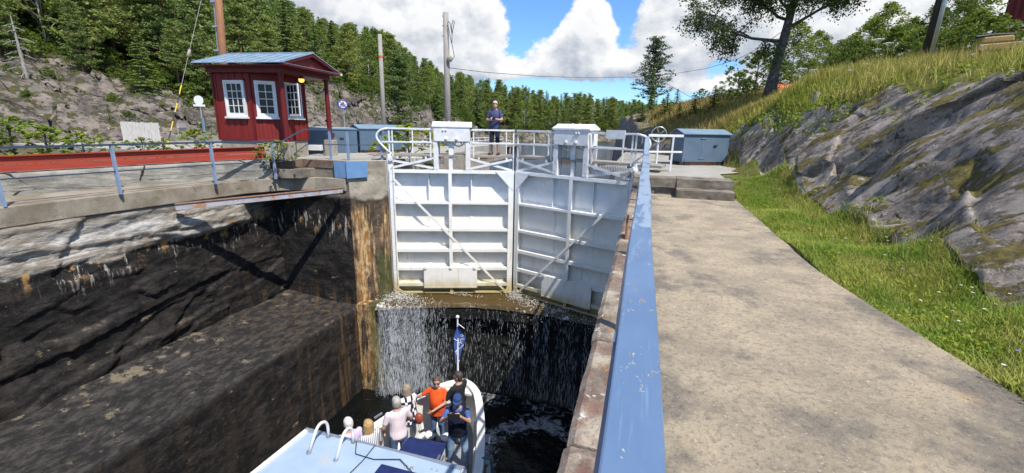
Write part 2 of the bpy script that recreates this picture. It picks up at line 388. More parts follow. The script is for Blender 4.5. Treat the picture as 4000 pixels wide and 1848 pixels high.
def m_path():
    m, t, b = newmat('path_concrete'); p = t.pos(); x, y, z = t.sep(p)
    col = t.mix(t.ss(t.noise(p, 1.7, 8, .65), .36, .64), (.435, .358, .25), (.31, .258, .188))
    gr = t.noise(p, 22, 8, .80)
    col = t.mix(t.ss(gr, .49, .60, 0, .60), col, (.16, .14, .118))
    col = t.mix(t.ss(t.noise(t.scl(p, (1, 1, 1), loc=(3, 3, 3)), 30, 6, .75), .585, .64, 0, .75), col, (.56, .50, .42))
    edge = t.math('ADD', t.ss(x, .45, .05, 0, .10), t.ss(x, 1.75, 2.15, 0, .085))
    dk = t.math('ADD', t.noise(t.scl(p, (1.0, .8, 1), rot=(0, 0, R(-24)), loc=(1.3, .4, 0)), 1.5, 9, .70), edge)
    dm = t.math('MULTIPLY', t.ss(dk, .515, .63), t.ss(gr, .60, .42, .25, 1.0))
    col = t.mix(t.math('MULTIPLY', dm, .78), col, (.095, .092, .092))
    wp = t.noise(t.scl(p, (1, .8, 1), loc=(7, 2, 0)), 3.4, 9, .72)
    col = t.mix(t.ss(wp, .665, .70, 0, .75), col, (.42, .40, .37))
    rp = t.noise(t.scl(p, (1, 1, 1), loc=(2, 8, 4)), 1.3, 5, .6)
    col = t.mix(t.ss(rp, .66, .74, 0, .35), col, (.42, .24, .10))
    t.l.new(col, b.inputs['Base Color']); b.inputs['Roughness'].default_value = .9; b.inputs['Specular IOR Level'].default_value = .2
    h = t.math('ADD', gr, t.math('MULTIPLY', t.noise(p, 7, 5, .7), .8)); bump(t, b, h, .02, .9); return m
def m_coping():
    m, t, b = newmat('lichen_coping_stone'); p = t.pos()
    oi = t.add('ShaderNodeObjectInfo').outputs['Random']
    col = t.mix(t.ss(t.noise(p, 3.2, 8, .66), .36, .64), (.14, .105, .08), (.39, .33, .25))
    col = t.mix(t.math('MULTIPLY', t.ss(oi, .3, .9), t.ss(t.noise(p, 4, 8, .75), .42, .58, .0, .75)), col, (.16, .075, .055))
    col = t.mix(t.ss(t.noise(t.scl(p, (1, 1, 1), loc=(6, 6, 1)), 9, 9, .8), .50, .60, 0, .6), col, (.20, .18, .155))
    col = t.mix(t.ss(t.noise(t.scl(p, (1, 1, 1), loc=(3, 5, 0)), 5, 6, .65), .60, .66, 0, .8), col, (.40, .20, .06))
    col = t.mix(t.ss(t.noise(p, 5.5, 6, .7), .62, .65), col, (.56, .53, .50))
    col = t.mix(t.ss(t.noise(p, 40, 3, .7), .52, .7, 0, .6), col, (.06, .05, .045))
    t.l.new(col, b.inputs['Base Color']); b.inputs['Roughness'].default_value = .9
    bump(t, b, t.noise(p, 34, 6, .7), .012, .9); return m
def m_rail():
    m, t, b = newmat('chipped_blue_rail_paint'); p = t.pos(); x, y, z = t.sep(p)
    col = t.mix(t.ss(t.noise(t.scl(p, (3, 1, 1)), 3, 6, .6), .35, .7), (.100, .165, .280), (.122, .192, .312))
    pm = t.math('MULTIPLY', t.ss(t.math('ADD', t.noise(t.scl(p, (6, 1.3, 1), loc=(2, 1, 3)), 1.5, 6, .65, .6), t.math('MULTIPLY', t.ss(y, 2.3, 3.2), .10)), .52, .60), t.ss(y, 1.6, 2.4))
    col = t.mix(t.math('MULTIPLY', pm, .9), col, (.27, .34, .42))
    cn = t.noise(t.scl(p, (1.4, 1, 1)), 34, 4, .55); clus = t.ss(t.noise(p, 3.4, 3), .40, .60, -.06, .035)
    cn = t.math('ADD', cn, clus); chipo = t.ss(cn, .665, .675); chipi = t.ss(cn, .688, .698)
    col = t.mix(t.ss(t.noise(t.scl(p, (60, 3, 1)), 1.5, 5, .7), .56, .7, 0, .35), col, (.22, .31, .42)); col = t.mix(chipo, col, (.44, .43, .33)); col = t.mix(chipi, col, (.12, .08, .06))
    t.l.new(col, b.inputs['Base Color']); b.inputs['Roughness'].default_value = .42; b.inputs['Specular IOR Level'].default_value = .45
    h = t.math('SUBTRACT', t.math('MULTIPLY', t.noise(p, 160, 3), .15), chipi); bump(t, b, h, .002, .8); return m
def m_rock(name, a, c, dip=(0, 0, 0), moss=.56, mosscol=(.10, .095, .022), str_=(1, 1, 3.2), sc=1.2, dark=(.035, .034, .036), attr=None, gcol=((.12, .15, .022), (.22, .18, .05)), bdist=.16, streak=False):
    m, t, b = newmat(name); p = t.pos()
    v = t.scl(p, str_, rot=dip)
    if streak: v = t.basis(p, (.66, -.40, .63), (.40, .91, .16), (-.64, .15, .76), (.5, 1.2, 1.0))
    col = t.mix(t.ss(t.noise(v, sc*1.4, 10, .74), .40, .61), a, c)
    col = t.mix(t.ss(t.noise(t.scl(p, (1, 1, 1), loc=(4, 4, 4)), sc*5, 7, .7), .60, .68, 0, .8), col, tuple(min(1, q*1.9) for q in a))
    col = t.mix(t.ss(t.noise(v, sc*2.6, 10, .76), .545, .63, 0, .85), col, dark)
    if streak:
        col = t.mix(t.ss(t.noise(t.scl(p, (1, 1, 1), loc=(8, 1, 5)), 8, 10, .80), .52, .60, 0, .55), col, tuple(q*.35 for q in c))
        col = t.mix(t.ss(t.noise(t.scl(p, (1, 1, 1), loc=(2, 6, 5)), 6, 10, .78), .56, .62, 0, .6), col, (.50, .47, .43))
    up = t.sep(t.add('ShaderNodeNewGeometry').outputs['Normal'])[2]
    mm = t.math('ADD', t.noise(v if streak else t.scl(p, (1, 1, 1.8), rot=dip), sc*(1.5 if streak else 2.2), 9, .72), t.math('MULTIPLY', t.math('SUBTRACT', up, .6), .16))
    mc = t.mix(t.ss(t.noise(p, 11, 8, .75), .4, .62), mosscol, tuple(q*.5 for q in mosscol))
    mf = t.ss(mm, moss, moss+.05)
    col = t.mix(mf, col, mc)
    if attr:
        at = t.add('ShaderNodeAttribute', attribute_name=attr).outputs['Fac']
        gc = t.mix(t.ss(t.noise(p, 1.3, 6), .38, .62), gcol[0], gcol[1])
        gc = t.mix(t.ss(t.noise(p, 14, 4), .4, .7, 0, .6), gc, (.05, .055, .015))
        col = t.mix(t.ss(t.math('ADD', at, t.math('MULTIPLY', t.math('SUBTRACT', t.noise(p, 5, 5), .5), .5)), .42, .58), gc, col)
    t.l.new(col, b.inputs['Base Color']); b.inputs['Roughness'].default_value = .85; b.inputs['Specular IOR Level'].default_value = .25
    h = t.math('ADD', t.noise(v, sc*3, 9, .72), t.math('MULTIPLY', mf, .25)); bump(t, b, h, bdist, .85); return m
def m_water(name, col, rough, sc, dist, foam=None):
    m, t, b = newmat(name); p = t.pos()
    b.inputs['Roughness'].default_value = rough; b.inputs['IOR'].default_value = 1.33
    h = t.math('ADD', t.noise(t.scl(p, (1, 1.0, 1)), sc, 5, .6), t.math('MULTIPLY', t.noise(t.scl(p, (1, .6, 1)), sc*.3, 3), 1.2))
    bump(t, b, h, dist, .9)
    if foam is None:
        b.inputs['Base Color'].default_value = (*col, 1)
    else:
        f = foam(t, p); c = t.mix(f, col, (.55, .56, .55)); t.l.new(c, b.inputs['Base Color'])
        t.l.new(t.math('MULTIPLY_ADD', f, .5, rough), b.inputs['Roughness'])
    return m
def m_leaf(name, a, c, sc=.8, trans=.35, obj=True):
    m, t, b = newmat(name); p = t.pos()
    f = t.noise(p, sc, 4, .6)
    col = t.mix(t.ss(f, .36, .64), a, c)
    if obj:
        oi = t.add('ShaderNodeObjectInfo').outputs['Random']
        col = t.mix(t.math('MULTIPLY', oi, .65), col, tuple(.5*(u+v)*k for u, v, k in zip(a, c, (1.9, 1.35, .9))))
    t.l.new(col, b.inputs['Base Color']); b.inputs['Roughness'].default_value = .6; b.inputs['Specular IOR Level'].default_value = .2
    tr = t.add('ShaderNodeBsdfTranslucent'); t.l.new(t.mix(.5, col, (.20, .26, .03)), tr.inputs[0])
    ms = t.add('ShaderNodeMixShader'); ms.inputs[0].default_value = trans
    t.l.new(b.outputs[0], ms.inputs[1]); t.l.new(tr.outputs[0], ms.inputs[2]); t.l.new(ms.outputs[0], t.n['Material Output'].inputs[0]); return m
def m_flat(name, c, rough=.6, metal=0.0, emit=None):
    m, t, b = newmat(name)
    v = t.objc(); t.l.new(t.mix(t.ss(t.noise(v, 9, 4), .3, .7), c, tuple(q*.86 for q in c)), b.inputs['Base Color'])
    b.inputs['Roughness'].default_value = rough; b.inputs['Metallic'].default_value = metal
    if emit: b.inputs['Emission Color'].default_value = (*c, 1); b.inputs['Emission Strength'].default_value = emit
    return m
def m_cloth(name, c, c2=None, sc=7, pat=None):
    m, t, b = newmat(name); v = t.objc()
    n = t.noise(v, sc, 4, .6); col = t.mix(t.ss(n, .35, .65), c, c2 or tuple(q*.75 for q in c))
    if pat == 'stripe':
        x = t.math('SINE', t.math('MULTIPLY', t.math('ADD', t.sep(v)[0], t.math('MULTIPLY', t.sep(v)[1], .7)), 150.0))
        col = t.mix(t.ss(x, .35, .55), (.72, .72, .74), (.07, .08, .17))
    if pat == 'geo':
        a = t.math('GREATER_THAN', t.math('SINE', t.math('MULTIPLY', t.sep(v)[2], 36.0)), .45)
        d = t.math('GREATER_THAN', t.math('SINE', t.math('MULTIPLY', t.math('ADD', t.sep(v)[0], t.sep(v)[1]), 34.0)), .35)
        k = t.math('MULTIPLY', t.math('ABSOLUTE', t.math('SUBTRACT', a, d)), t.ss(t.noise(v, 4, 1), .42, .44))
        col = t.mix(k, (.74, .74, .75), (.02, .022, .05))
    t.l.new(col, b.inputs['Base Color']); b.inputs['Roughness'].default_value = .85; b.inputs['Specular IOR Level'].default_value = .15
    bump(t, b, t.noise(t.scl(v, (1, 1, .5)), 14, 4, .6), .012, .8); return m

M = {}
M['white'] = m_white()
M['white2'] = pmat('white_steel_paint', (.78, .78, .78), (.66, .66, .65), 5, .45, .001)
M['wall'] = m_lockwall(); M['pier'] = m_pier()
M['path'] = m_path(); M['coping'] = m_coping(); M['rail'] = m_rail()
M['conc'] = m_concrete('grey_concrete', (.36, .34, .30), (.24, .225, .20), sc=1.6)
M['conc_pale'] = m_concrete('pale_platform_concrete', (.42, .40, .36), (.32, .30, .26), td=.66, sc=1.2)
M['parapet'] = m_concrete('cracked_parapet_concrete', (.35, .335, .29), (.22, .21, .185), td=.64, sc=2.0, pale=(.48, .45, .40), lines=True)
M['slab'] = m_concrete('weathered_slab_concrete', (.36, .315, .25), (.22, .18, .13), dark=(.05, .04, .03), td=.6, sc=1.8, pale=(.60, .58, .56))
M['stone'] = m_concrete('rough_step_stone', (.27, .235, .19), (.15, .13, .105), td=.57, sc=2.4, pale=(.45, .43, .39))
M['stone_red'] = m_concrete('rust_stained_stone', (.25, .17, .12), (.14, .10, .08), td=.6, sc=2.4, pale=(.42, .2, .07))
M['plinth'] = m_concrete('plinth_stone', (.42, .385, .32), (.30, .265, .215), td=.68, sc=4)
M['blue'] = pmat('blue_steel_paint', (.13, .215, .36), (.16, .25, .40), 5, .45, .001, c3=(.4, .38, .29), t3=.70, s3=7)
M['shaded_rail'] = pmat('shade_darkened_blue_rail_paint', (.035, .048, .085), (.05, .065, .11), 6, .45, .001)  # blue paint of the left rail bars, their shaded side painted in as navy
M['blue_post'] = pmat('grey_blue_post_paint', (.20, .275, .40), (.24, .315, .44), 5, .5, .001, c3=(.45, .42, .30), t3=.66, s3=5)
M['blue_plate'] = pmat('blue_plate_paint', (.12, .24, .43), (.15, .27, .46), 3, .5, .002, c3=(.10, .2, .35), t3=.66, s3=4)
M['crate'] = pmat('grey_blue_crate_paint', (.075, .125, .185), (.09, .145, .205), 2.5, .5, .002, c3=(.2, .28, .36), t3=.7, s3=5)
M['crate_roof'] = pmat('crate_roof_paint', (.15, .225, .29), (.18, .26, .32), 2.5, .5, .002)
M['red'] = pmat('dark_red_board_paint', (.215, .022, .018), (.175, .018, .015), 4, .55, .002, stretch=(1, 1, .3), spec=.3)
M['red_trim'] = pmat('dark_red_trim_paint', (.145, .013, .015), (.115, .011, .013), 5, .5, spec=.3)
M['red_plank'] = pmat('faded_red_plank_paint', (.36, .058, .036), (.285, .046, .030), 5, .7, .003, stretch=(.25, .25, 4), spec=.2)
M['roof'] = pmat('zinc_blue_roof_sheet', (.19, .27, .35), (.25, .33, .40), 3, .4, .001)
M['wood'] = pmat('weathered_grey_wood', (.36, .325, .27), (.25, .225, .185), 6, .85, .004, stretch=(1, 1, 6))
M['fence'] = pmat('silver_grey_fence_wood', (.50, .48, .45), (.36, .345, .33), 8, .85, .004, stretch=(4, 4, .5))
M['pole'] = pmat('grey_pole_wood', (.34, .31, .28), (.24, .22, .195), 8, .85, .004, stretch=(3, 3, .3))
M['pole_brown'] = pmat('brown_pole_wood', (.34, .155, .075), (.25, .115, .06), 8, .8, .004, stretch=(3, 3, .3))
M['pole_dark'] = pmat('tarred_pole_wood', (.03, .026, .022), (.05, .043, .036), 8, .8, .004, stretch=(3, 3, .3))
M['timber'] = pmat('yellow_cut_timber', (.40, .27, .10), (.30, .20, .07), 6, .8, .003)
M['galv'] = pmat('galvanised_steel', (.50, .53, .56), (.42, .45, .48), 8, .35, .0, metal=.7)
M['rust'] = pmat('rusty_steel', (.30, .16, .09), (.20, .10, .06), 10, .8, .002)
M['beam'] = pmat('rusty_lilac_beam_paint', (.40, .39, .42), (.33, .31, .33), 4, .5, .002, c3=(.36, .19, .10), t3=.52, s3=3.0)
M['black'] = m_flat('black_rubber', (.015, .015, .017), .6)
M['dark'] = m_flat('dark_steel', (.035, .036, .04), .5)
M['yellow'] = m_flat('yellow_marker_band', (.70, .50, .02), .5)
M['orange'] = m_flat('orange_plastic', (.62, .13, .02), .5)
M['glass'] = None
m, t, b = newmat('dark_window_glass'); b.inputs['Base Color'].default_value = (.02, .025, .025, 1); b.inputs['Roughness'].default_value = .08; b.inputs['Specular IOR Level'].default_value = .22
M['glass'] = m
M['lamp'] = m_flat('lit_lamp_glass', (1.0, .62, .12), .4, emit=.9)
M['sign'] = m_flat('sign_white', (.75, .76, .77), .5); M['sign_blue'] = m_flat('sign_blue', (.03, .08, .33), .5); M['sign_red'] = m_flat('sign_red', (.6, .03, .03), .5)
M['rock_r'] = m_rock('mossy_gneiss', (.36, .31, .268), (.165, .14, .12), dip=(R(0), R(28), R(30)), moss=.505, mosscol=(.175, .145, .045), str_=(1, .5, 2.6), sc=1.6, attr='rock', dark=(.028, .024, .022), bdist=.09, streak=True)
M['rock_l'] = m_rock('cliff_gneiss', (.22, .185, .155), (.088, .076, .068), dip=(R(6), R(14), R(40)), moss=.545, mosscol=(.085, .085, .026), str_=(.6, .6, 1.8), sc=.55, attr='rock', gcol=((.03, .035, .012), (.055, .05, .02)), dark=(.022, .02, .02), bdist=.2)
M['soil'] = pmat('forest_floor', (.055, .055, .02), (.10, .085, .035), .6, .95, .02)
M['lake'] = m_water('lake_water', (.020, .045, .085), .06, 1.9, .16)
def lockfoam(t, p):
    x, y, z = t.sep(p)
    n = t.noise(t.scl(p, (1, 1, 1)), 2.6, 9, .74, 1.2)
    d = t.math('SQRT', t.math('ADD', t.math('POWER', t.math('ADD', x, 2.2), 2.0), t.math('POWER', t.math('SUBTRACT', y, 10.6), 2.0)))
    ring = t.math('MULTIPLY', t.ss(d, .9, 1.5), t.ss(d, 2.3, 1.7))
    k = t.math('ADD', t.math('MULTIPLY', ring, .20), t.ss(y, 12.2, 13.0, 0, .12))
    return t.ss(t.math('ADD', n, k), .62, .76, 0, .6)
M['lockwater'] = m_water('dark_lock_water', (.004, .005, .005), .06, 2.6, .10, lockfoam)
def apronfoam(t, p):
    x, y, z = t.sep(p); n = t.noise(p, 5, 8, .72, .8)
    k1 = t.math('MULTIPLY', t.ss(x, -7.2, -8.0), .17); k2 = t.math('MULTIPLY', t.math('MULTIPLY', t.ss(x, -4.2, -3.7), t.ss(x, -.9, -2.2)), .12)
    return t.ss(t.math('ADD', t.math('ADD', n, k1), k2), .64, .76, 0, .85)
M['apron'] = m_water('brown_shallow_water', (.075, .050, .018), .10, 6.5, .05, apronfoam)
m, t, b = newmat('falling_water'); b.inputs['Base Color'].default_value = (.72, .75, .78, 1); b.inputs['Roughness'].default_value = .35; b.inputs['Alpha'].default_value = .8
M['fall'] = m
def m_veil():
    m, t, b = newmat('water_veil'); p = t.pos(); x, y, z = t.sep(p)
    st = t.noise(t.scl(p, (9, .0, .75)), 2.0, 6, .72); fine = t.noise(t.scl(p, (34, 0, 5)), 1.4, 5, .75)
    dens = t.math('ADD', t.math('MULTIPLY', t.ss(x, -6.7, -7.3), .16), t.math('MULTIPLY', t.ss(x, -4.6, -2.6), .02))
    a = t.math('MULTIPLY', t.ss(t.math('ADD', st, dens), .55, .74), t.ss(fine, .42, .66))
    b.inputs['Base Color'].default_value = (.80, .82, .84, 1); b.inputs['Roughness'].default_value = .3
    t.l.new(t.math('MULTIPLY', a, .32), b.inputs['Alpha']); return m
M['veil'] = m_veil()
M['foamw'] = m_flat('white_water_foam', (.62, .60, .55), .6)
M['wetwall'] = m_rock('wet_black_sill', (.016, .017, .016), (.007, .007, .007), moss=.57, mosscol=(.030, .034, .008), sc=1.6, dark=(.004, .004, .004))
M['needle_d'] = m_leaf('spruce_needles', (.072, .138, .048), (.148, .215, .068), .5, .32)
M['needle_p'] = m_leaf('pine_needles', (.118, .190, .062), (.215, .280, .090), .5, .34)
M['needle_b'] = m_leaf('bright_pine_needles', (.075, .125, .040), (.12, .165, .05), .6, .3, False)
M['birch'] = m_leaf('birch_leaves', (.11, .19, .04), (.18, .25, .055), .5, .38)
M['birch_n'] = m_leaf('near_birch_leaves', (.045, .075, .024), (.080, .115, .034), 1.2, .25, False)
M['shrub'] = m_leaf('shrub_leaves', (.055, .115, .024), (.13, .20, .035), 2.0, .35)
M['plant'] = m_leaf('bright_plant_leaves', (.14, .25, .03), (.26, .33, .06), 2.5, .4)
M['grass'] = m_leaf('meadow_grass', (.29, .32, .05), (.52, .44, .13), .8, .35, False)
M['verge'] = m_leaf('verge_grass_blades', (.215, .325, .040), (.40, .42, .090), 1.3, .35, False)
M['grass_d'] = m_leaf('dry_meadow_grass', (.32, .27, .085), (.42, .27, .11), 1.4, .35, False)
M['bark'] = pmat('grey_birch_bark', (.11, .10, .095), (.055, .05, .047), 9, .9, .02, c3=(.26, .25, .23), t3=.60, s3=7)
M['bark_p'] = pmat('pine_bark', (.22, .115, .06), (.13, .085, .06), 3, .9, .02)
M['bark_w'] = pmat('white_birch_bark', (.42, .40, .37), (.36, .34, .31), 5, .8, .0)
M['bark_d'] = pmat('dead_grey_wood', (.32, .29, .26), (.22, .20, .18), 5, .9, .0)
M['petal_w'] = m_flat('white_petals', (.72, .70, .62), .7); M['petal_y'] = m_flat('yellow_petals', (.75, .52, .02), .6)
M['petal_p'] = m_flat('pink_petals', (.62, .28, .42), .6); M['petal_v'] = m_flat('violet_petals', (.26, .22, .55), .6)
# ================================================================== LARGE STRUCTURE
ZP, ZW, ZL, ZC = .37, -.20, -1.5, -7.8      # left platform, left walkway, lake, chamber water
# ---- wooded hill on the far left and round the lake head (polar heightfield)
AZK = np.array([-92, -80, -64, -58, -49, -44, -38, -31, -25, -20, -10, 0, 10, 25.])
RF = np.array([28, 29, 31, 32, 33, 34, 36, 44, 56, 84, 92, 95, 98, 98.])
ZF = np.array([.2, .2, .2, .2, .2, .2, .0, -2.4, -2.4, -2.4, -2.4, -2.4, -2.4, -2.4])
ZT = np.array([7, 6.6, 5.2, 3.7, 1.9, 3.0, 4.2, 3.4, 2.8, .6, .2, .1, .1, .1])      # top of the bare rock
WC = np.array([16, 15, 13, 12, 8, 9, 8, 8, 9, 5, 5, 5, 5, 5.])
RC = np.array([105, 105, 105, 104, 102, 102, 104, 108, 120, 138, 150, 155, 158, 158.])
ZCR = np.array([22, 22, 21, 20, 17, 15.0, 13.6, 12.6, 7.6, 5.4, 3.0, 2.2, 2.4, 3.])
def hillz(az, r):
    f = lambda K: np.interp(az, AZK, K)
    rf, zf, zt, wc, rc, zc = f(RF), f(ZF), f(ZT), f(WC), f(RC), f(ZCR)
    wob = 2.2*fbm(az*.11, r*.02, 3.3, 3)
    t = (r-rf-wob)/wc
    c = np.clip(t, 0, 1); c = c+.10*np.sin(c*math.pi)
    z = zf+(zt-zf)*c
    u = np.clip((r-rf-wc)/(rc-rf-wc), 0, 1.6)
    z = z+(zc-zt)*np.clip(u, 0, 1)**.9-np.clip(u-1, 0, 1)*12
    z = np.where(t < 0, np.maximum(zf-.3+t*.0, -2.6), z)
    return z
def xy_az(x, y): return np.degrees(np.arctan2(x, y)), np.hypot(x, y)
az = np.linspace(-92, 25, 420); rr = np.concatenate([np.linspace(22, 62, 150), np.linspace(62.5, 200, 70)])
A, Rr = np.meshgrid(az, rr, indexing='ij')
Zh = hillz(A, Rr); t_ = (Rr-np.interp(A, AZK, RF))/np.interp(A, AZK, WC)
face = sstep(-.15, .05, t_)*sstep(1.5, .9, t_)
Xh, Yh = Rr*np.sin(np.radians(A)), Rr*np.cos(np.radians(A))
q = Zh*1.0+.35*Xh*.3
Zh = Zh+face*(0.8*ridge(Xh*.13, Yh*.13, Zh*.35, 4)-.4+.25*fbm(Xh*.5, Yh*.5, q*.9, 5))
inn = face*(.7*ridge(Xh*.22+q*.5, Yh*.22, Zh*1.1, 5)-.8)
pf = np.stack([Xh, Yh, Zh*1.4], -1)
fc = facets(pf, 3.2, 5, (1, 1, 1.6), .5, .3)*.55+facets(pf, 1.1, 9, (1, 1, 1.8), .6, .3)*.7
Zh = Zh+face*fc*.8; inn = inn+face*fc*.9
Rr2 = Rr+inn
P = np.stack([Rr2*np.sin(np.radians(A)), Rr2*np.cos(np.radians(A)), Zh], -1)
o = struct(gridmesh('hillside', P, M['rock_l'], smooth=False))
rk = np.clip(face+.6*fbm(Xh*.25, Yh*.25, 1.0, 3)*face, 0, 1).astype(np.float32)
at = o.data.attributes.new('rock', 'FLOAT', 'POINT'); at.data.foreach_set('value', rk.ravel())
# flat ground between the lock and the cliff, and the wide ground below everything
g0 = MB(); g0.quad((-40, -20, -.02), (-14.4, -20, -.02), (-14.4, 12.6, -.02), (-40, 12.6, -.02))
gm = MB(); gp = np.stack(np.meshgrid(np.linspace(-42, -13.2, 90), np.linspace(-12, 34, 120), indexing='ij'), -1)
gxm = np.interp(gp[..., 1], [-6, 5.2, 6.3, 8.3, 10.2, 11.4, 12.4], [-15.9, -14.7, -14.4, -13.9, -12.95, -12.6, -13.4])
gp[..., 0] = -42+(gp[..., 0]+42)/(42-13.2)*(gxm+42)
gz = .02+.12*fbm(gp[..., 0]*.4, gp[..., 1]*.4, 2, 3)+.35*sstep(-20, -30, gp[..., 0])
struct(gridmesh('ground', np.concatenate([gp, gz[..., None]], -1), M['soil']))
# ---- lake
lw = np.stack(np.meshgrid(np.linspace(-62, 6, 40), np.linspace(15.1, 170, 60), indexing='ij'), -1)
struct(gridmesh('water', np.concatenate([lw, np.full(lw.shape[:2]+(1,), ZL)], -1), M['lake']))
# ---- lock water with a swirl of foam below the fall
cw = np.stack(np.meshgrid(np.linspace(-9.4, -.2, 120), np.linspace(-6, 13.3, 200), indexing='ij'), -1)
czz = ZC+.05*fbm(cw[..., 0]*1.5, cw[..., 1]*1.5, 4, 4)*sstep(6, 10.5, cw[..., 1])+.06*np.exp(-((np.hypot(cw[..., 0]+1.6, cw[..., 1]-12.2)-2.0)/.35)**2)
struct(gridmesh('water', np.concatenate([cw, czz[..., None]], -1), M['lockwater']))
# ---- left chamber wall: bare rock and concrete, ledge, lower wall
ny = 260; Yw = np.linspace(-6, 12.32, ny)
pr = [(-12.15, z) for z in np.linspace(-.3, -4.55, 90)]+[(x, -4.6) for x in np.linspace(-12.1, -9.2, 46)]+[(-9.14, -4.62), (-9.1, -4.7)]+[(-9.1, z) for z in np.linspace(-4.8, -8.6, 60)]
pr = np.array(pr); nP = len(pr)
PX = np.repeat(pr[None, :, 0], ny, 0).copy(); PZ = np.repeat(pr[None, :, 1], ny, 0).copy(); PY = np.repeat(Yw[:, None], nP, 1)
isw = np.zeros(nP); isw[:90] = 1; isl = np.zeros(nP); isl[90:136] = 1; isb = np.zeros(nP); isb[138:] = 1
dip = PZ-.10*PY
slope = sstep(9.5, 4.5, PY)*sstep(-2.6, -4.6, PZ)*.45             # rock bulges out at the foot towards the camera
pw3 = np.stack([PX*0, PY, dip], -1)
rocky = sstep(10.5, 6.5, PY-PZ*-.9+1.5)*sstep(-1.9, -3.0, PZ)          # broken rock low down towards the camera
rough = .03*fbm(PY*1.2, dip*3.0, 5.0, 4)+.10*facets(pw3, 1.6, 4, (1, .35, 1.3), .12, .45)+(.05+.30*rocky)*facets(pw3, .75, 8, (1, .5, 1.5), .45, .25)+.025*fbm(PY*5, dip*9, 2.0, 3)
band = np.exp(-((PZ+1.25)/.45)**2)*sstep(11.5, 9, PY)
PX += isw*(rough-.06+band*(.05*np.sign(np.sin(PZ*15+2.5*fbm(PY*.5, PZ*2, 3.0, 3)))*.6+.16*facets(pw3, .7, 15, (1, .4, 1.6), .4, .35)+.10*fbm(PY*1.6, PZ*4.0, 8.0, 5))+slope*(.6+.3*fbm(PY*.35+dip*.4, dip*1.2, 2.0, 4))*sstep(-.3, -.9, PZ))
edge_ = np.interp(PY, [-6, 5, 6.6, 9.0, 10.2], [-12.4, -12.3, -12.22, -11.98, -11.9])+.05
PX += isw*(edge_+12.15)*sstep(-1.75, -1.45, PZ+.18*fbm(PY*.9, PZ*0, 6.0, 4))*sstep(11.5, 10.5, PY)
PX -= isw*.10*sstep(-.66, -.60, PZ)*sstep(11.5, 10.5, PY)
tl = (PX+12.15)/3.0
lz = .05*fbm(PX*1.3, PY*1.3, 3.0, 5)+.16*sstep(.75, .05, tl)*(.5+ridge(PX*.5, PY*.5, 7.0, 4)*.5)-.03*tl
PZ += isl*lz*sstep(0, .12, 1-tl)
PX += isb*(.05*fbm(PY*.8, PZ*.8, 6.0, 4)+.03*fbm(PY*5, PZ*5, 2.0, 3))
PX[:, 136:138] += .05*fbm(PY[:, 136:138]*2, 0*PZ[:, 136:138], 6.0, 4)
lwall = thing('lock_wall', 'stepped left lock wall of black stained rock and concrete with white crust', 'wall', (-12, 4, -4.6))
PW = np.stack([PX, PY, PZ], -1)-np.array([-12, 4, -4.6])
gridmesh('wall_face', PW[:, ::-1], M['wall'], parent=lwall)
# cross wall and quay pier that carries the left gate leaf
pier = thing('gate_pier', 'concrete pier with orange and lime streaks beside the left gate leaf', 'wall', (-9.2, 12.6, -7))
def facegrid(a, b_, z0, z1, nu, nz, amp, seed):
    a, b_ = np.array(a), np.array(b_); d = b_-a; L = np.hypot(*d); n = np.array([d[1], -d[0]])/L
    U, Zz = np.meshgrid(np.linspace(0, 1, nu), np.linspace(z0, z1, nz), indexing='ij')
    k = amp*(fbm(U*L*.9, Zz*.9, seed, 5)+.5*ridge(U*L*.4, Zz*1.1, seed+3, 3)-.4)*sstep(0, .04, U)*sstep(1, .96, U)
    return np.stack([a[0]+d[0]*U+n[0]*k, a[1]+d[1]*U+n[1]*k, Zz], -1)
off = np.array([-9.2, 12.6, -7])
gridmesh('cross_wall', facegrid((-12.4, 12.32), (-9.24, 12.36), -8.6, -.3, 70, 130, .07, 3.0)-off, M['wall'], parent=pier)
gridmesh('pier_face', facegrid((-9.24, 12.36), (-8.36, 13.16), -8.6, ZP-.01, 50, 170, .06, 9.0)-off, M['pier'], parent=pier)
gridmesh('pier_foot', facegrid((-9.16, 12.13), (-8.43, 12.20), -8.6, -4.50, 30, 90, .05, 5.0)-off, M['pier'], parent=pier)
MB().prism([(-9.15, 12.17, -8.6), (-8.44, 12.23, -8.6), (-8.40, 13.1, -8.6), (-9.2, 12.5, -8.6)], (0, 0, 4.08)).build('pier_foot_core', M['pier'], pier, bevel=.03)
MB().prism([(-9.26, 12.37, -8.6), (-8.42, 13.14, -8.6), (-8.42, 14.2, -8.6), (-9.8, 14.2, -8.6), (-9.8, 12.4, -8.6)], (0, 0, 8.6+ZP-.02)).build('pier_core', M['pier'], pier)
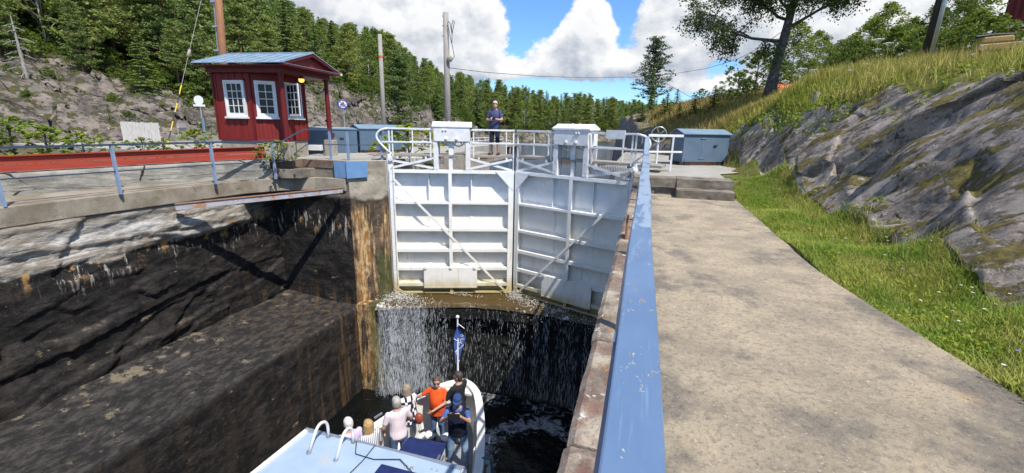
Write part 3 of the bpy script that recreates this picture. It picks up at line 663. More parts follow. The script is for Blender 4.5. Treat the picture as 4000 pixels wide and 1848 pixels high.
# ---- left walkway slab, parapet
sl_e = [(-12.4, -6), (-12.3, 5.0), (-12.22, 6.6), (-11.98, 9.0), (-11.75, 10.6), (-11.25, 11.6), (-10.4, 12.15), (-9.34, 12.30)]
slab = thing('walkway_slab', 'weathered concrete walkway slab along the top of the left lock wall', 'walkway', (-12.5, 8, -.6))
MB().prism([(x, y, -.62) for x, y in sl_e]+[(-9.34, 12.9, -.62), (-16, 12.9, -.62), (-16, -6, -.62)], (0, 0, .62+ZW)).build('deck', M['slab'], slab, bevel=.02)
par_l = [(-15.4, -6), (-14.15, 5.2), (-13.9, 6.3), (-13.3, 8.3), (-12.35, 10.2), (-11.38, 11.35)]
par_z = [.30, .30, .30, .32, .36, .40]
par = thing('parapet', 'low cracked concrete parapet carrying the red planks', 'wall', (-13.5, 8, ZW))
for i in range(len(par_l)-1):
    (x0, y0), (x1, y1) = par_l[i], par_l[i+1]
    n = max(8, int(math.hypot(x1-x0, y1-y0)*9)); U, V = np.meshgrid(np.linspace(0, 1, n), np.linspace(0, 1, 14), indexing='ij')
    zt_ = par_z[i]+(par_z[i+1]-par_z[i])*U
    px_, py_ = x0+(x1-x0)*U, y0+(y1-y0)*U; k_ = .035*fbm(py_*1.3, V*3, 2.0, 4)+.03*facets(np.stack([py_, V*.5, 0*V], -1), .4, 3, (.5, 1, 1), .3, .3)-.03*sstep(.9, 1, V)
    G_ = np.stack([px_+k_, py_-k_*.2, ZW-.02+(zt_-ZW+.02)*V], -1); mb = MB(); mb.grid(G_[:, ::-1])
    tp = G_[:, -1]; bk_ = tp+np.array([-1.3, .5, -.02]); mb.grid(np.stack([tp, bk_], 1)[:, ::-1]); mb.build('wall_block', M['parapet'], par)
# red planks along the parapet
rp = thing('plank_barrier', 'two long faded red planks standing on the cracked parapet', 'plank barrier', (-13.6, 8, .3))
for f0, f1, ox in ((.03, .185, .0), (.20, .375, -.025)):
    mb = MB()
    for i in range(len(par_l)-1):
        (x0, y0), (x1, y1) = par_l[i], par_l[i+1]; x0 -= .14; x1 -= .14; y0 += .03; y1 += .03; a0, a1 = par_z[i], par_z[i+1]
        mb.hexa([(x0+ox, y0, a0+f0), (x1+ox, y1, a1+f0), (x1+ox-.045, y1+.02, a1+f0), (x0+ox-.045, y0+.02, a0+f0), (x0+ox, y0, a0+f1), (x1+ox, y1, a1+f1), (x1+ox-.045, y1+.02, a1+f1), (x0+ox-.045, y0+.02, a0+f1)])
    mb.build('plank', M['red_plank'], rp)
mb = MB()
for i in range(len(par_l)-1):
    (x0, y0), (x1, y1) = par_l[i], par_l[i+1]; a0, a1 = par_z[i]+.378, par_z[i+1]+.378; x0 -= .10; x1 -= .10
    mb.hexa([(x0, y0, a0), (x1, y1, a1), (x1-.16, y1+.04, a1), (x0-.16, y0+.04, a0), (x0, y0, a0+.022), (x1, y1, a1+.022), (x1-.16, y1+.04, a1+.022), (x0-.16, y0+.04, a0+.022)])
mb.build('cap_board', M['red_plank'], rp)
# ---- left platform with stairs
struct(MB().prism([(-12.45, 12.44, -.7), (-9.33, 12.44, -.7), (-8.44, 13.2, -.7), (-8.2, 13.9, -.7), (-8.2, 21.2, -.7), (-9.4, 22.5, -.7), (-9.4, 30, -.7), (-30, 30, -.7), (-30, 12.9, -.7), (-13, 12.9, -.7)], (0, 0, .7+ZP)).build('platform', M['conc_pale'], bevel=.02))
st = thing('stone_stairs', 'two rust stained stone steps from the left walkway up to the platform', 'steps', (-10.8, 11.9, ZW))
MB().prism([(-11.45, 11.30, ZW), (-10.55, 11.70, ZW), (-10.55, 12.43, ZW), (-11.45, 12.43, ZW)], (0, 0, .29)).build('step', M['stone'], st, bevel=.02)
MB().prism([(-11.42, 11.75, ZW+.29), (-11.0, 11.9, ZW+.29), (-11.0, 12.43, ZW+.29), (-11.42, 12.43, ZW+.29)], (0, 0, .28)).build('step', M['stone_red'], st, bevel=.02)
for k, (x0, x1) in enumerate(((-11.05, -10.2), (-10.19, -9.36))): MB().box(x0, x1, 12.36, 12.50, .10, ZP-.005).build('facing_stone', M['stone_red'], st, bevel=.012)
for k, (x0, x1) in enumerate(((-10.72, -10.1), (-10.09, -9.36))): MB().box(x0, x1, 12.385, 12.50, ZW, .09).build('facing_stone', M['stone'], st, bevel=.012)
# left upstream quay wall under the platform
lq = thing('quay_wall', 'concrete quay wall upstream of the left gate leaf', 'wall', (-8.2, 18, -3))
MB().prism([(-8.17, 14.0, -3), (-8.17, 21.2, -3), (-9.0, 22.4, -3), (-9.4, 22.4, -3), (-9.4, 14.0, -3)], (0, 0, 3.2)).build('quay_face', M['plinth'], lq)
MB().prism([(-8.12, 19.6, -3), (-7.6, 19.9, -3), (-7.6, 21.6, -3), (-9.2, 22.6, -3), (-9.2, 19.6, -3)], (0, 0, 3.25)).build('bollard_block', M['plinth'], lq)
# sloping concrete bank with a bush, between gate and quay
MB().prism([(-8.6, 14.6, -3), (-7.2, 14.9, -3), (-7.0, 16.5, -3), (-8.6, 16.5, -3)], (0, 0, 2.55)).build('toe_block', M['conc_pale'], lq)
# ---- right chamber wall: masonry, coping stones
rw = thing('lock_wall', 'right lock wall with reddish lichen coping stones under the blue rail', 'wall', (-.1, 5, -7))
MB().box(-.22, -.005, -6, 13.0, -8.6, -.27).build('wall_face', M['conc'], rw)
random.seed(4); y = -6.0
while y < 12.9:
    L = min(random.uniform(.8, 1.5), 13.0-y)
    U, V = np.meshgrid(np.linspace(0, 1, 8), np.linspace(0, 1, max(4, int(L*14))), indexing='ij')
    x0 = -.27+random.uniform(-.012, .012); zt = random.uniform(-.010, .004)
    P = np.zeros(U.shape+(3,)); P[..., 0] = x0+(-.004-x0)*U; P[..., 1] = y+.008+(L-.016)*V
    P[..., 2] = zt+.010*fbm(P[..., 0]*6, P[..., 1]*6, 1.0, 4)
    edge = np.minimum(V, 1-V)*L; P[..., 2] -= .025*sstep(.04, .0, edge)+.03*sstep(.12, 0, U)
    P[..., 0] += .012*fbm(P[..., 1]*4, P[..., 1]*0, 3.3, 3)*(1-U)
    mb = MB(); mb.grid(P.transpose(1, 0, 2))
    n = P.shape[1]; lf = P[0]; lo = lf.copy(); lo[:, 2] = -.27; lo[:, 0] += .02
    mb.grid(np.stack([lf, lo], 0).transpose(1, 0, 2)[:, ::-1])
    for e in (0, -1):
        a = P[:, e]; c = a.copy(); c[:, 2] = -.27; mb.grid(np.stack([a, c], 0))
    mb.build('coping_stone', M['coping'], rw, smooth=False)
    y += L
# ---- path on the right
U, V = np.meshgrid(np.linspace(0, 1, 50), np.linspace(-4, 11.6, 240), indexing='ij')
def pedge(Y): return 2.16+.05*fbm(np.asarray(Y)*.9, np.asarray(Y)*0, 1.0, 5)+.03*np.sin(np.asarray(Y)*.7)+.34*sstep(6.0, 2.2, Y)
xe = pedge(V)
Pp = np.stack([.0+xe*U, V, .006*fbm(U*6, V*3, 2.0, 4)-.05*sstep(.985, 1.0, U)], -1)
struct(gridmesh('path', Pp.transpose(1, 0, 2), M['path'], smooth=True))
# ---- steps and platform at the right gate heel
sr = thing('stone_stairs', 'rough stone steps at the far end of the right path', 'steps', (1.2, 11.4, 0))
def stone_block(x0, x1, y0, y1, z0, z1, name, mat, par, amp=.02, seed=0.0, n=8):
    """box with worn, uneven faces"""
    mb = MB(); cx, cy, cz = (x0+x1)/2, (y0+y1)/2, (z0+z1)/2
    def face(fn):
        A_, B_ = np.meshgrid(np.linspace(0, 1, n*2), np.linspace(0, 1, n), indexing='ij'); Q = fn(A_, B_)
        k = amp*np.stack([fbm(Q[..., 0]*5, Q[..., 1]*5, Q[..., 2]*5+seed+q_, 3) for q_ in (0, 7, 13)], -1)
        mb.grid(Q+k)
    S = lambda a, b_, t: a+(b_-a)*t
    face(lambda a, c: np.stack([S(x0, x1, a), S(y0, y1, c), 0*a+z1], -1))
    face(lambda a, c: np.stack([S(x0, x1, a), 0*a+y0, S(z0, z1, c)], -1))
    face(lambda a, c: np.stack([S(x1, x0, a), 0*a+y1, S(z0, z1, c)], -1))
    face(lambda a, c: np.stack([0*a+x0, S(y1, y0, a), S(z0, z1, c)], -1))
    face(lambda a, c: np.stack([0*a+x1, S(y0, y1, a), S(z0, z1, c)], -1))
    return mb.build(name, mat, par, smooth=False)
stone_block(.80, 2.06, 11.10, 11.62, -.05, .19, 'step', M['stone'], sr, .022, 1)
stone_block(-.24, .80, 11.62, 12.3, .17, .395, 'step', M['stone'], sr, .02, 2)
stone_block(.815, 2.10, 11.60, 12.3, .17, .40, 'step', M['stone'], sr, .022, 3)
stone_block(-.24, .30, 11.66, 12.3, -.2, .17, 'riser_stone', M['stone'], sr, .03, 4)
stone_block(.31, .79, 11.68, 12.3, -.2, .17, 'riser_stone', M['stone'], sr, .03, 5)
U, V = np.meshgrid(np.linspace(-.24, 1, 60), np.linspace(12.25, 22, 90), indexing='ij'); U = -.24+(U+.24)/1.24*(2.28+1.1*sstep(13.4, 15.0, V))
struct(gridmesh('platform', np.stack([U-.05*(V-12)*sstep(15, 22, V), V, .385+.015*fbm(U, V, 1, 4)], -1).transpose(1, 0, 2), M['conc_pale']))
MB().prism([(2.0, 12.27, -.3), (2.02, 13.4, -.3), (1.0, 13.4, -.3), (1.0, 12.27, -.3)], (0, 0, .66)).build('platform_edge', M['stone'], sr)
rq = thing('quay_wall', 'concrete quay wall upstream of the right gate leaf', 'wall', (-.2, 16, -3))
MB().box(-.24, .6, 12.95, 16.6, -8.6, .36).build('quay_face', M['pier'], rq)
MB().box(-1.0, .9, 16.7, 24, -3, .38).build('quay_face', M['conc'], rq)
# ---- sill and apron under the gates
lip = [(-8.46, 12.22), (-8.41, 12.24), (-7.5, 12.75), (-6.6, 13.12), (-5.3, 13.55), (-4.0, 13.72), (-2.5, 13.68), (-1.0, 13.42), (-.2, 13.15)]
def lipy(x): return np.interp(x, [p[0] for p in lip], [p[1] for p in lip])
sill = thing('gate_sill', 'black wet curved sill wall under the lock gates', 'wall', (-4.3, 13.5, -7))
xs = np.linspace(-8.44, -.2, 120); zs = np.concatenate([np.linspace(-4.62, -5.1, 16), np.linspace(-5.12, -8.6, 70)])
XX, ZZ = np.meshgrid(xs, zs, indexing='ij'); YY = lipy(XX)+.16*(ZZ < -5.11)+.10*ridge(XX*.8, ZZ*1.6, 2.0, 4)*(ZZ < -5.11)+.02*fbm(XX*2, ZZ*2, 1, 3)
gridmesh('sill_face', np.stack([XX, YY, ZZ], -1)-np.array([-4.3, 13.5, -7]), M['wetwall'], parent=sill)
XX, T = np.meshgrid(np.linspace(-8.44, -.2, 160), np.linspace(0, 1, 40), indexing='ij')
yb = 15.2
YY = lipy(XX)-.03+(yb-lipy(XX))*T
ZZ = -4.50+.05*T+.02*fbm(XX*2.5, YY*2.5, 3, 4)-.16*sstep(.06, 0, T)
ZZ += .10*np.exp(-((XX+7.9)/.5)**2)*(.5+fbm(XX*4, YY*4, 5, 3))*sstep(0, .3, T)
struct(gridmesh('water', np.stack([XX, YY, ZZ], -1), M['apron']))
MB().box(-8.4, -.2, 14.0, 15.4, -8.6, -4.62).build('sill_block', M['wetwall'], sill)
# ---- right bank: grass verge, rock outcrop, meadow slope (thin plate spline through spot heights)
CP = [(2.2, -4, 0), (2.2, 0, 0), (2.2, 3, 0), (2.2, 6, 0), (2.2, 9, 0), (2.2, 11.3, .02), (3.0, -3, .05), (2.9, 1, .06), (2.9, 4, .05), (2.9, 7, .06), (2.9, 9.5, .08), (2.5, 11.5, .10), (2.5, 12.4, .36), (2.9, 13, .39), (2.2, 12.6, .38), (2.6, 15, .39), (2.6, 18, .38), (1.5, 19.5, .4),
      (3.65, 5.2, .10), (3.7, 7.1, .12), (3.6, 9.4, .16), (3.55, 11.5, .3), (3.4, 13.5, .42), (3.1, 15.8, .5), (3.7, 2.5, .1), (3.8, -2, .1), (3.0, 17.6, .8),
      (4.05, 9.4, 1.2), (4.12, 6.8, 1.15), (4.2, 4, 1.1), (3.82, 12, 1.35), (3.7, 14, 1.45), (3.35, 16.5, 1.6), (4.4, 0, 1.0),
      (5.0, 9.4, 2.0), (5.2, 6.5, 1.85), (5.2, 3.5, 1.8), (4.6, 12, 2.1), (4.3, 13.6, 2.05), (3.7, 17.8, 2.05), (5.6, 9.4, 2.5), (5.9, 6.3, 2.5), (6.0, 3, 2.5), (5.0, 12.2, 2.5), (5.8, -1, 2.5),
      (8.1, 18.3, 3.5), (9, 15.6, 3.5), (6.8, 14, 3.05), (5.5, 21.3, 2.95), (5.1, 23.4, 2.8), (7.2, 21.5, 3.4), (7.6, 10, 3.05), (9.5, 10, 3.5), (8, 5, 3.3), (10, 4, 3.8), (14, 20, 4.0), (14, 10, 4.2), (20, 26, 4.6), (22, 12, 5.4), (30, 30, 6), (30, 10, 6), (30, 50, 6),
      (2.6, 32, 3.05), (2.6, 24, 1.9), (1.6, 21.5, .9), (4, 28, 2.95), (8, 30, 3.9), (15, 35, 4.6), (-1.2, 35, 2.3), (.3, 28, 1.5), (-.1, 24.5, .7), (0, 40, 2.6), (10, 50, 4.2), (-1, 45, 2.6), (0, 60, 3), (15, 70, 5), (30, 75, 6), (10, -4, 4), (20, -4, 5), (-2, 70, 3)]
CP = np.array(CP, float)
def tk(d2): return np.where(d2 > 1e-9, .5*d2*np.log(np.maximum(d2, 1e-9)), 0)
D2 = ((CP[:, None, :2]-CP[None, :, :2])**2).sum(-1); K = tk(D2)+np.eye(len(CP))*.05
Q1 = np.concatenate([np.ones((len(CP), 1)), CP[:, :2]], 1)
S_ = np.linalg.solve(np.block([[K, Q1], [Q1.T, np.zeros((3, 3))]]), np.concatenate([CP[:, 2], np.zeros(3)]))
def tps(x, y):
    x = np.asarray(x, float); y = np.asarray(y, float); r = S_[-3]+S_[-2]*x+S_[-1]*y
    for i in range(len(CP)): r = r+S_[i]*tk((x-CP[i, 0])**2+(y-CP[i, 1])**2)
    return r
BKY = [14, 17, 20, 24, 30, 36, 41, 46, 55, 75]; BKX = [2.6, 2.6, 1.6, -.7, -1.3, -2.0, -2.4, -3.2, -3.4, -4]
def bankx(y): return np.interp(y, BKY, BKX)
FTY = [-5, 3, 5.2, 7.1, 9.4, 11.5, 13.5, 15.8, 17.5, 19]; FTX = [3.6, 3.55, 3.48, 3.52, 3.42, 3.4, 3.2, 2.95, 2.95, 2.95]
UPY = [-5, 3, 6.3, 9.4, 12.2, 13.6, 17.8, 19.0, 19.3]; UPX = [6.0, 6.1, 6.0, 5.75, 5.1, 4.35, 3.75, 3.5, 2.9]
def rockmask(x, y):
    w = .35*fbm(x*.9, y*.6, 4.0, 4)
    m = sstep(-.12, .12, x-np.interp(y, FTY, FTX)+w*.25)*sstep(.25, -.25, x-np.interp(y, UPY, UPX)+w)*(y < 19.4)
    b_ = sstep(2.2, 1.2, x-bankx(y)+w*2)*(y > 22)           # rock above the lake
    return np.clip(m+b_, 0, 1)
def terr(x, y):
    z = tps(x, y); rm = rockmask(x, y)
    a = x*.5+y*.86; c = -x*.86+y*.5                      # along / across the foliation
    st = z*1.0+x*.35
    b1 = .66*x-.40*y+.63*z; b2 = .40*x+.91*y+.16*z; b3 = -.64*x+.15*y+.76*z    # along the streaks, across them, off the face
    q3 = np.stack([b1, b2, b3], -1)
    k = .22*fbm(b1*.5+3, b2*.55, 2.0, 3)+.34*facets(q3, 2.0, 3, (.55, 1, 1.0), .5, .2)+.18*facets(q3, 1.0, 31, (.5, 1, 1.0), .5, .25)+.25*facets(q3, .5, 11, (.35, 1, 1.2), .55, .28)+.07*fbm(b1*1.5, b2*4.5, b3*4, 5)+.05*ridge(b1*.7, b2*2.2, b3*2, 4)-.03
    z = z+rm*k+(1-rm)*.05*fbm(x*1.2, y*1.2, 7.0, 4)
    if np.ndim(z): pass
    return z, rm
xg = np.concatenate([np.linspace(0, 1, 260)**1.0*5.0, 5+np.linspace(.02, 1, 130)**1.6*32]); yg = np.concatenate([np.linspace(-4, 1.9, 60), np.linspace(2, 20, 640), np.linspace(20.1, 75, 150)])
XG, YG = np.meshgrid(xg, yg, indexing='ij')
x0 = np.where(YG < 14, 2.10+.0*YG, bankx(YG)-.6); x0 = np.where((YG >= 11.6) & (YG < 14), 2.10+.0*YG, x0)
XG = x0+XG*(38-x0)/37.0
Zt, RM = terr(XG, YG)
def blur(A):
    for _ in range(2):
        B_ = np.pad(A, 1, mode='edge'); A = .25*B_[:-2, 1:-1]+.5*B_[1:-1, 1:-1]+.25*B_[2:, 1:-1]
        B_ = np.pad(A, 1, mode='edge'); A = .25*B_[1:-1, :-2]+.5*B_[1:-1, 1:-1]+.25*B_[1:-1, 2:]
    return A
Zt = Zt*(1-RM)+blur(Zt)*RM
cl = sstep(.0, 1.1, XG-(x0+.25)); Zt = np.where(YG > 19, Zt*cl+(-2.6)*(1-cl), Zt)
Zt = Zt-.14*sstep(.10, -.02, XG-pedge(YG))*(YG < 11.6); Zt = np.where((YG > 12.1) & (YG < 14) & (XG < 2.6), np.maximum(Zt, .355), Zt)
ofx = RM*blur(.45*facets(np.stack([.66*XG-.40*YG+.63*Zt, .40*XG+.91*YG+.16*Zt, Zt*.3], -1), 1.1, 21, (.3, 1, 1.0), .5, .2))*(XG > 3.5)
ro = struct(gridmesh('rock_slope', np.stack([XG-ofx, YG, Zt], -1), M['rock_r'], smooth=False))
at = ro.data.attributes.new('rock', 'FLOAT', 'POINT'); at.data.foreach_set('value', RM.astype(np.float32).ravel())
# ================================================================== LOCK GATES
def xform(o, ux, uy):
    """matrix taking (u, n, z) to world; u along ux, n along uy (toward the camera side)"""
    return Matrix(((ux[0], uy[0], 0, o[0]), (ux[1], uy[1], 0, o[1]), (0, 0, 1, 0), (0, 0, 0, 1)))
HLp, MTp, HRp = np.array([-8.27, 13.26]), np.array([-4.262, 14.736]), np.array([-.267, 13.26])
def rivets(mb, pts, r=.016, nrm=(0, 1, 0), d=.012):
    nrm = Vector(nrm)
    for p in pts: p = Vector(p); mb.tube([p, p+nrm*d*.6, p+nrm*d], [r, r*.85, r*.3], 6)
def gear(mb, c, r, teeth, w):
    # spoked wheel in the u-z plane
    cu_, cn, cz = c; n = teeth*4; prof = []
    for k in range(n):
        rr_ = r if (k % 4) in (0, 1) else r*.90; a = 2*math.pi*k/n; prof.append((cu_+rr_*math.cos(a), cz+rr_*math.sin(a)))
    i = mb.V([(u, cn, z) for u, z in prof]+[(u, cn+w, z) for u, z in prof])
    inner = [(cu_+r*.76*math.cos(2*math.pi*k/n), cz+r*.76*math.sin(2*math.pi*k/n)) for k in range(n)]
    j = mb.V([(u, cn, z) for u, z in inner]+[(u, cn+w, z) for u, z in inner])
    for k in range(n):
        l = (k+1) % n
        mb.F((i+k, i+l, i+n+l, i+n+k), (i+n+k, i+n+l, j+n+l, j+n+k), (i+l, i+k, j+k, j+l), (j+k, j+n+k, j+n+l, j+l))
    for k in range(5):
        a = 2*math.pi*k/5+.3; mb.beam((cu_, cn+w/2, cz), (cu_+r*.8*math.cos(a), cn+w/2, cz+r*.8*math.sin(a)), r*.13, w*.8, up=(0, 1, 0))
    mb.cyl((cu_, cn-.02, cz), (cu_, cn+w+.02, cz), r*.16, 10)
def gate_leaf(heel, flip, label):
    d = MTp-heel; L = float(np.hypot(*d)); d = d/L
    n = np.array([d[1], -d[0]]) if not flip else np.array([-d[1], d[0]])
    Mx = xform(heel, d, n)
    root = thing('lock_gate_leaf', label, 'lock gate', (heel[0], heel[1], -4.43), 'pair of white steel lock gate leaves')
    B = lambda: MB(Mx)
    Wm = M['white']
    zt, zb = .06, -4.43; P_ = -.26           # skin plate lies P_ behind the front flanges
    # skin plate in three plates with butt straps
    us = [.10, 1.30, 2.77, 4.12]
    for i in range(3): B().box(us[i]+.002, us[i+1]-.002, P_-.03, P_-.004*(i % 2), zb+.02, zt-.06).build('skin_plate', Wm, root)
    for u in us[1:3]:
        mb = B(); mb.box(u-.05, u+.05, P_+.001, P_+.012, zb+.05, zt-.08)
        rivets(mb, [(u+s*.03, P_+.012, z) for z in np.arange(zb+.15, zt-.15, .11) for s in (-1, 1)], .013); mb.build('seam_strap', Wm, root)
    # horizontal beams: web + front flange
    for k, (z, h) in enumerate(((.01, .10), (-1.075, .075), (-2.035, .09), (-2.79, .11), (-3.475, .11), (-4.08, .11))):
        mb = B(); a, b_ = (.0, L-.02) if k == 0 else (.06, 4.08)
        mb.box(a, b_, P_, -.012, z+h/2-.022, z+h/2); mb.box(a, b_, -.012, .0, z-h/2, z+h/2+.004)
        if k: mb.box(a, b_, P_+.002, P_+.05, z+h/2+.001, z+h/2+.05)
        if k > 1: rivets(mb, [(u, P_+.05, z+h/2+.028) for u in np.arange(.3, 4.0, .085)], .012)
        rivets(mb, [(u, 0, z) for u in ((.25, 1.3, 2.4, 3.3, 3.85) if k else np.arange(.2, 4.1, .52))], .012)
        mb.build('top_beam' if k == 0 else 'cross_beam', Wm, root)
    # bottom yellowed rail
    B().box(.05, L-.05, P_, -.05, zb, zb+.06).build('bottom_rail', Wm, root)
    # centre post, between beams
    zs_ = [.0, -1.06, -2.02, -2.78, -3.46, -4.06, zb]
    for i in range(6):
        zt_ = zs_[i]-.05; zb_ = zs_[i+1]+.05 if i < 5 else zb
        mb = B(); mb.box(1.985, 2.10, -.013, -.001, zb_-.015, zt_+.01); mb.box(2.035, 2.05, P_, -.013, zb_, zt_); mb.build('centre_post', Wm, root)
    for u in us[1:3]: B().box(u-.012, u+.012, P_+.012, P_+.14, -1.03, -.05).build('stiffener', Wm, root)
    # heel post and mitre post
    mb = B(); mb.box(-.02, .13, P_, -.013, zb, .04); mb.box(-.02, .15, -.013, -.002, zb, .04); mb.cyl((.0, -.16, zb), (.0, -.16, .65), .12, 14)
    rivets(mb, [(u, -.002, z) for u in (.02, .11) for z in np.arange(zb+.1, .0, .17)]); mb.build('heel_post', Wm, root)
    mb = B(); mb.box(4.10, L-.035, P_, -.006, zb, .03); mb.box(4.06, L-.03, -.006, .006, zb, .05)
    rivets(mb, [(u, .006, z) for u in (4.085, L-.06) for z in np.arange(zb+.08, .0, .105)]); mb.build('mitre_post', Wm, root)
    B().box(L-.028, L-.003, P_-.05, -.02, zb, .55 if not flip else .05).build('mitre_seal', M['dark'], root)
    # corner gussets
    mb = B(); mb.prism([(3.60, .008, .05), (L-.03, .008, .05), (L-.03, .008, -.62), (4.05, .008, -.44)], (0, .010, 0))
    rivets(mb, [(u, .018, .015) for u in np.arange(3.66, 4.2, .09)]+[(4.21, .018, z) for z in np.arange(-.55, 0, .1)]); mb.build('gusset', Wm, root)
    B().prism([(3.95, .008, zb+.02), (4.20, .008, zb+.02), (4.20, .008, zb+.3), (4.06, .008, zb+.25)], (0, .01, 0)).build('gusset', Wm, root)
    mb = B(); mb.prism([(0, .004, .06), (.17, .004, .06), (.17, .004, -.25), (0, .004, -.38)], (0, .01, 0)); rivets(mb, [(.04, .014, -.05), (.13, .014, -.05), (.04, .014, -.2), (.13, .014, -.2)]); mb.build('gusset', Wm, root)
    mb = B(); mb.beam((.14, .014, -.26), (4.0, .014, -4.33), .075, .012, up=(0, 1, 0)); rivets(mb, [(.14+3.86*t, .02, -.26-4.07*t) for t in (.02, .28, .47, .66, .83)], .015); mb.build('diagonal_brace', Wm, root)
    B().beam((.02, .012, zb+.28), (.36, .012, zb+.01), .07, .012, up=(0, 1, 0)).build('foot_brace', Wm, root)
    # sluice hatch cover
    hp = B(); hp.box(1.06, 2.97, .03, .05, -4.19, -3.42); hp.box(1.06, 2.97, .05, .062, -4.19, -4.15); h = hp.build('sluice_cover', Wm, root)
    for u in (1.12, 2.02, 2.88): B().box(u-.05, u+.05, .052, .085, -3.47, -3.37).build('hinge', Wm, h, bevel=.01)
    for u in (1.10, 2.93): B().cyl((u, .04, -4.32), (u, .04, -4.15), .018, 6).build('bolt', M['dark'], h)
    # ---- superstructure
    W2 = M['white2']
    for (a, za, b_, zb2) in ((.05, .38, 1.52, .12), (.05, .12, 1.52, .47), (2.70, .47, 4.17, .08), (2.70, .12, 4.17, .45)):
        mb = B(); mb.beam((a, -.02-.03*(za > zb2), za), (b_, -.02-.03*(za > zb2), zb2), .075, .012, up=(0, 1, 0)); rivets(mb, [(a+.05, 0, za+(zb2-za)*.03), (b_-.05, 0, za+(zb2-za)*.97)], .018); mb.build('cross_brace', W2, root)
    for u0, sgn in ((1.50, 1), (2.58, 1)):
        mb = B(); mb.prism([(u0, .0, .06), (u0+.16, .0, .06), (u0+.16, .0, .80), (u0+.12, .0, 1.02), (u0+.0, .0, 1.02), (u0, 0, .80)], (0, -.012, 0))
        mb.box(u0, u0+.012, -.30, -.013, .06, 1.02); mb.box(u0+.145, u0+.157, -.30, -.013, .06, .80)
        rivets(mb, [(u0+.05, 0, .12), (u0+.11, 0, .12), (u0+.05, 0, .22), (u0+.05, 0, .50)], .02); mb.build('gear_leg', W2, root)
        mb = B(); mb.box(u0, u0+.16, -.62, -.58, .6, 1.02); rivets(mb, [(u0+.15, -.60, z) for z in np.arange(.65, 1.0, .08)], .014, (1, 0, 0)); mb.build('gear_leg', W2, root)
    B().box(2.00, 2.13, -.20, -.10, .07, 1.25).build('rack_rod', W2, root, bevel=.004)
    mb = B(); mb.box(2.131, 2.16, -.19, -.11, .55, 1.2)
    for z in np.arange(.56, 1.2, .05): mb.box(2.16, 2.185, -.19, -.11, z, z+.025)
    mb.build('rack_teeth', W2, root)
    # gear housing
    gb = B(); gb.box(1.51, 2.73, -.62, .012, 1.02, 1.50)
    hs = gb.build('gear_housing', W2, root, bevel=.006)
    pts = [(1.57, 1.04), (2.67, 1.04), (2.72, 1.10), (2.72, 1.43), (2.66, 1.49), (1.58, 1.49), (1.52, 1.43), (1.52, 1.10)]
    B().prism([(u, .0125, z) for u, z in pts], (0, .014, 0)).build('cover_plate', W2, hs)
    for u, z, r in ((1.83, 1.40, .035), (1.93, 1.40, .035), (1.93, 1.12, .055), (2.28, 1.12, .055)):
        mb = B(); mb.tube([(u, .0265, z), (u, .05, z), (u, .058, z)], [r, r, r*.6], 12); mb.cyl((u, .055, z), (u, .07, z), r*.4, 8); mb.build('bearing_cap', W2, hs)
    mb = B(); mb.prism([(1.46, .05, 1.49), (1.46, -.66, 1.49), (1.46, -.66, 1.55), (1.46, -.305, 1.68), (1.46, .05, 1.55)], (1.33, 0, 0)); mb.build('housing_lid', W2, hs, bevel=.008)
    for u in (2.0, 2.25): B().cyl((u, -.3, 1.675), (u, -.3, 1.70), .025, 8).build('lid_bolt', W2, hs)
    mb = B(); gear(mb, (2.33, -.30, 1.10), .27, 26, .09); mb.build('gear_wheel', W2, root)
    mb = B(); gear(mb, (1.92, -.36, 1.09), .21, 20, .06); mb.build('gear_wheel', W2, root)
    # plank walkway behind the handrail
    for k, (n0, n1) in enumerate(((-.28, -.06), (-.52, -.30), (-.76, -.54))):
        a, b_ = (-.75, L-.02) if flip else (-.55, L-.02)
        B().box(a+.05*k, b_-.03*k, n0, n1, .515, .585).build('plank', M['wood'], root, bevel=.006)
    for u in (.25, 1.2, 3.0, 3.95): B().box(u, u+.06, -.78, -.04, .44, .512).build('bearer', W2, root)
    # comb of vertical bars below the upstream edge of the walkway
    a, b_ = (.25, 1.75)
    mb = B(); mb.box(a, b_, -1.0, -.985, .40, .435); mb.box(a, b_, -1.0, -.985, .20, .235)
    for u in np.arange(a, b_, .055): mb.box(u, u+.024, -.99, -.97, .235, .40)
    mb.build('bar_comb', W2, root)
    mb = B(); mb.box(2.5, 3.6, -1.0, -.985, .40, .43)
    for u in np.arange(2.5, 3.6, .055): mb.box(u, u+.022, -.99, -.97, .33, .40)
    mb.build('bar_comb', M['rust'], root)
    # handrail
    zr, zm = 1.425, .985
    for (a, b_) in ((.0, 1.46), (2.80, L-.03)):
        B().beam((a, -.05, zr), (b_, -.05, zr), .07, .055).build('handrail', W2, root, bevel=.004)
        B().beam((a, -.05, zm), (b_, -.05, zm), .05, .05).build('mid_rail', W2, root, bevel=.004)
    for u in (.03, 1.40, 2.85, L-.06): B().box(u-.022, u+.022, -.085, -.045, .50, zr-.028).build('rail_post', W2, root)
    B().box(.115, .155, -.085, -.045, .50, zr-.028).build('rail_post', W2, root)
    B().beam((L-.04, -.07, .02), (L-.04, -.07, .52), .06, .05, up=(0, 1, 0)).build('rail_post', W2, root)
    # upstream handrail, seen between the posts
    B().beam((.6, -.74, zr-.02), (L-.1, -.74, zr-.02), .05, .05).build('handrail', W2, root)
    B().beam((.6, -.74, zm), (L-.1, -.74, zm), .04, .04).build('mid_rail', W2, root)
    for u in (.7, 1.6, 2.55, 3.4, 4.0): B().box(u-.02, u+.02, -.76, -.72, .59, zr-.05).build('rail_post', W2, root)
    # hooked end of the handrail at the heel
    pts = fillet([(.02, -.05, zr), (-.28, -.05, zr-.06), (-.42, -.05, zr-.28), (-.25, -.05, zr-.52), (.03, -.05, .62)], .18, 6)
    mb = B(); mb.tube(pts, .035, 8); mb.build('hook_rail', W2, root, smooth=True)
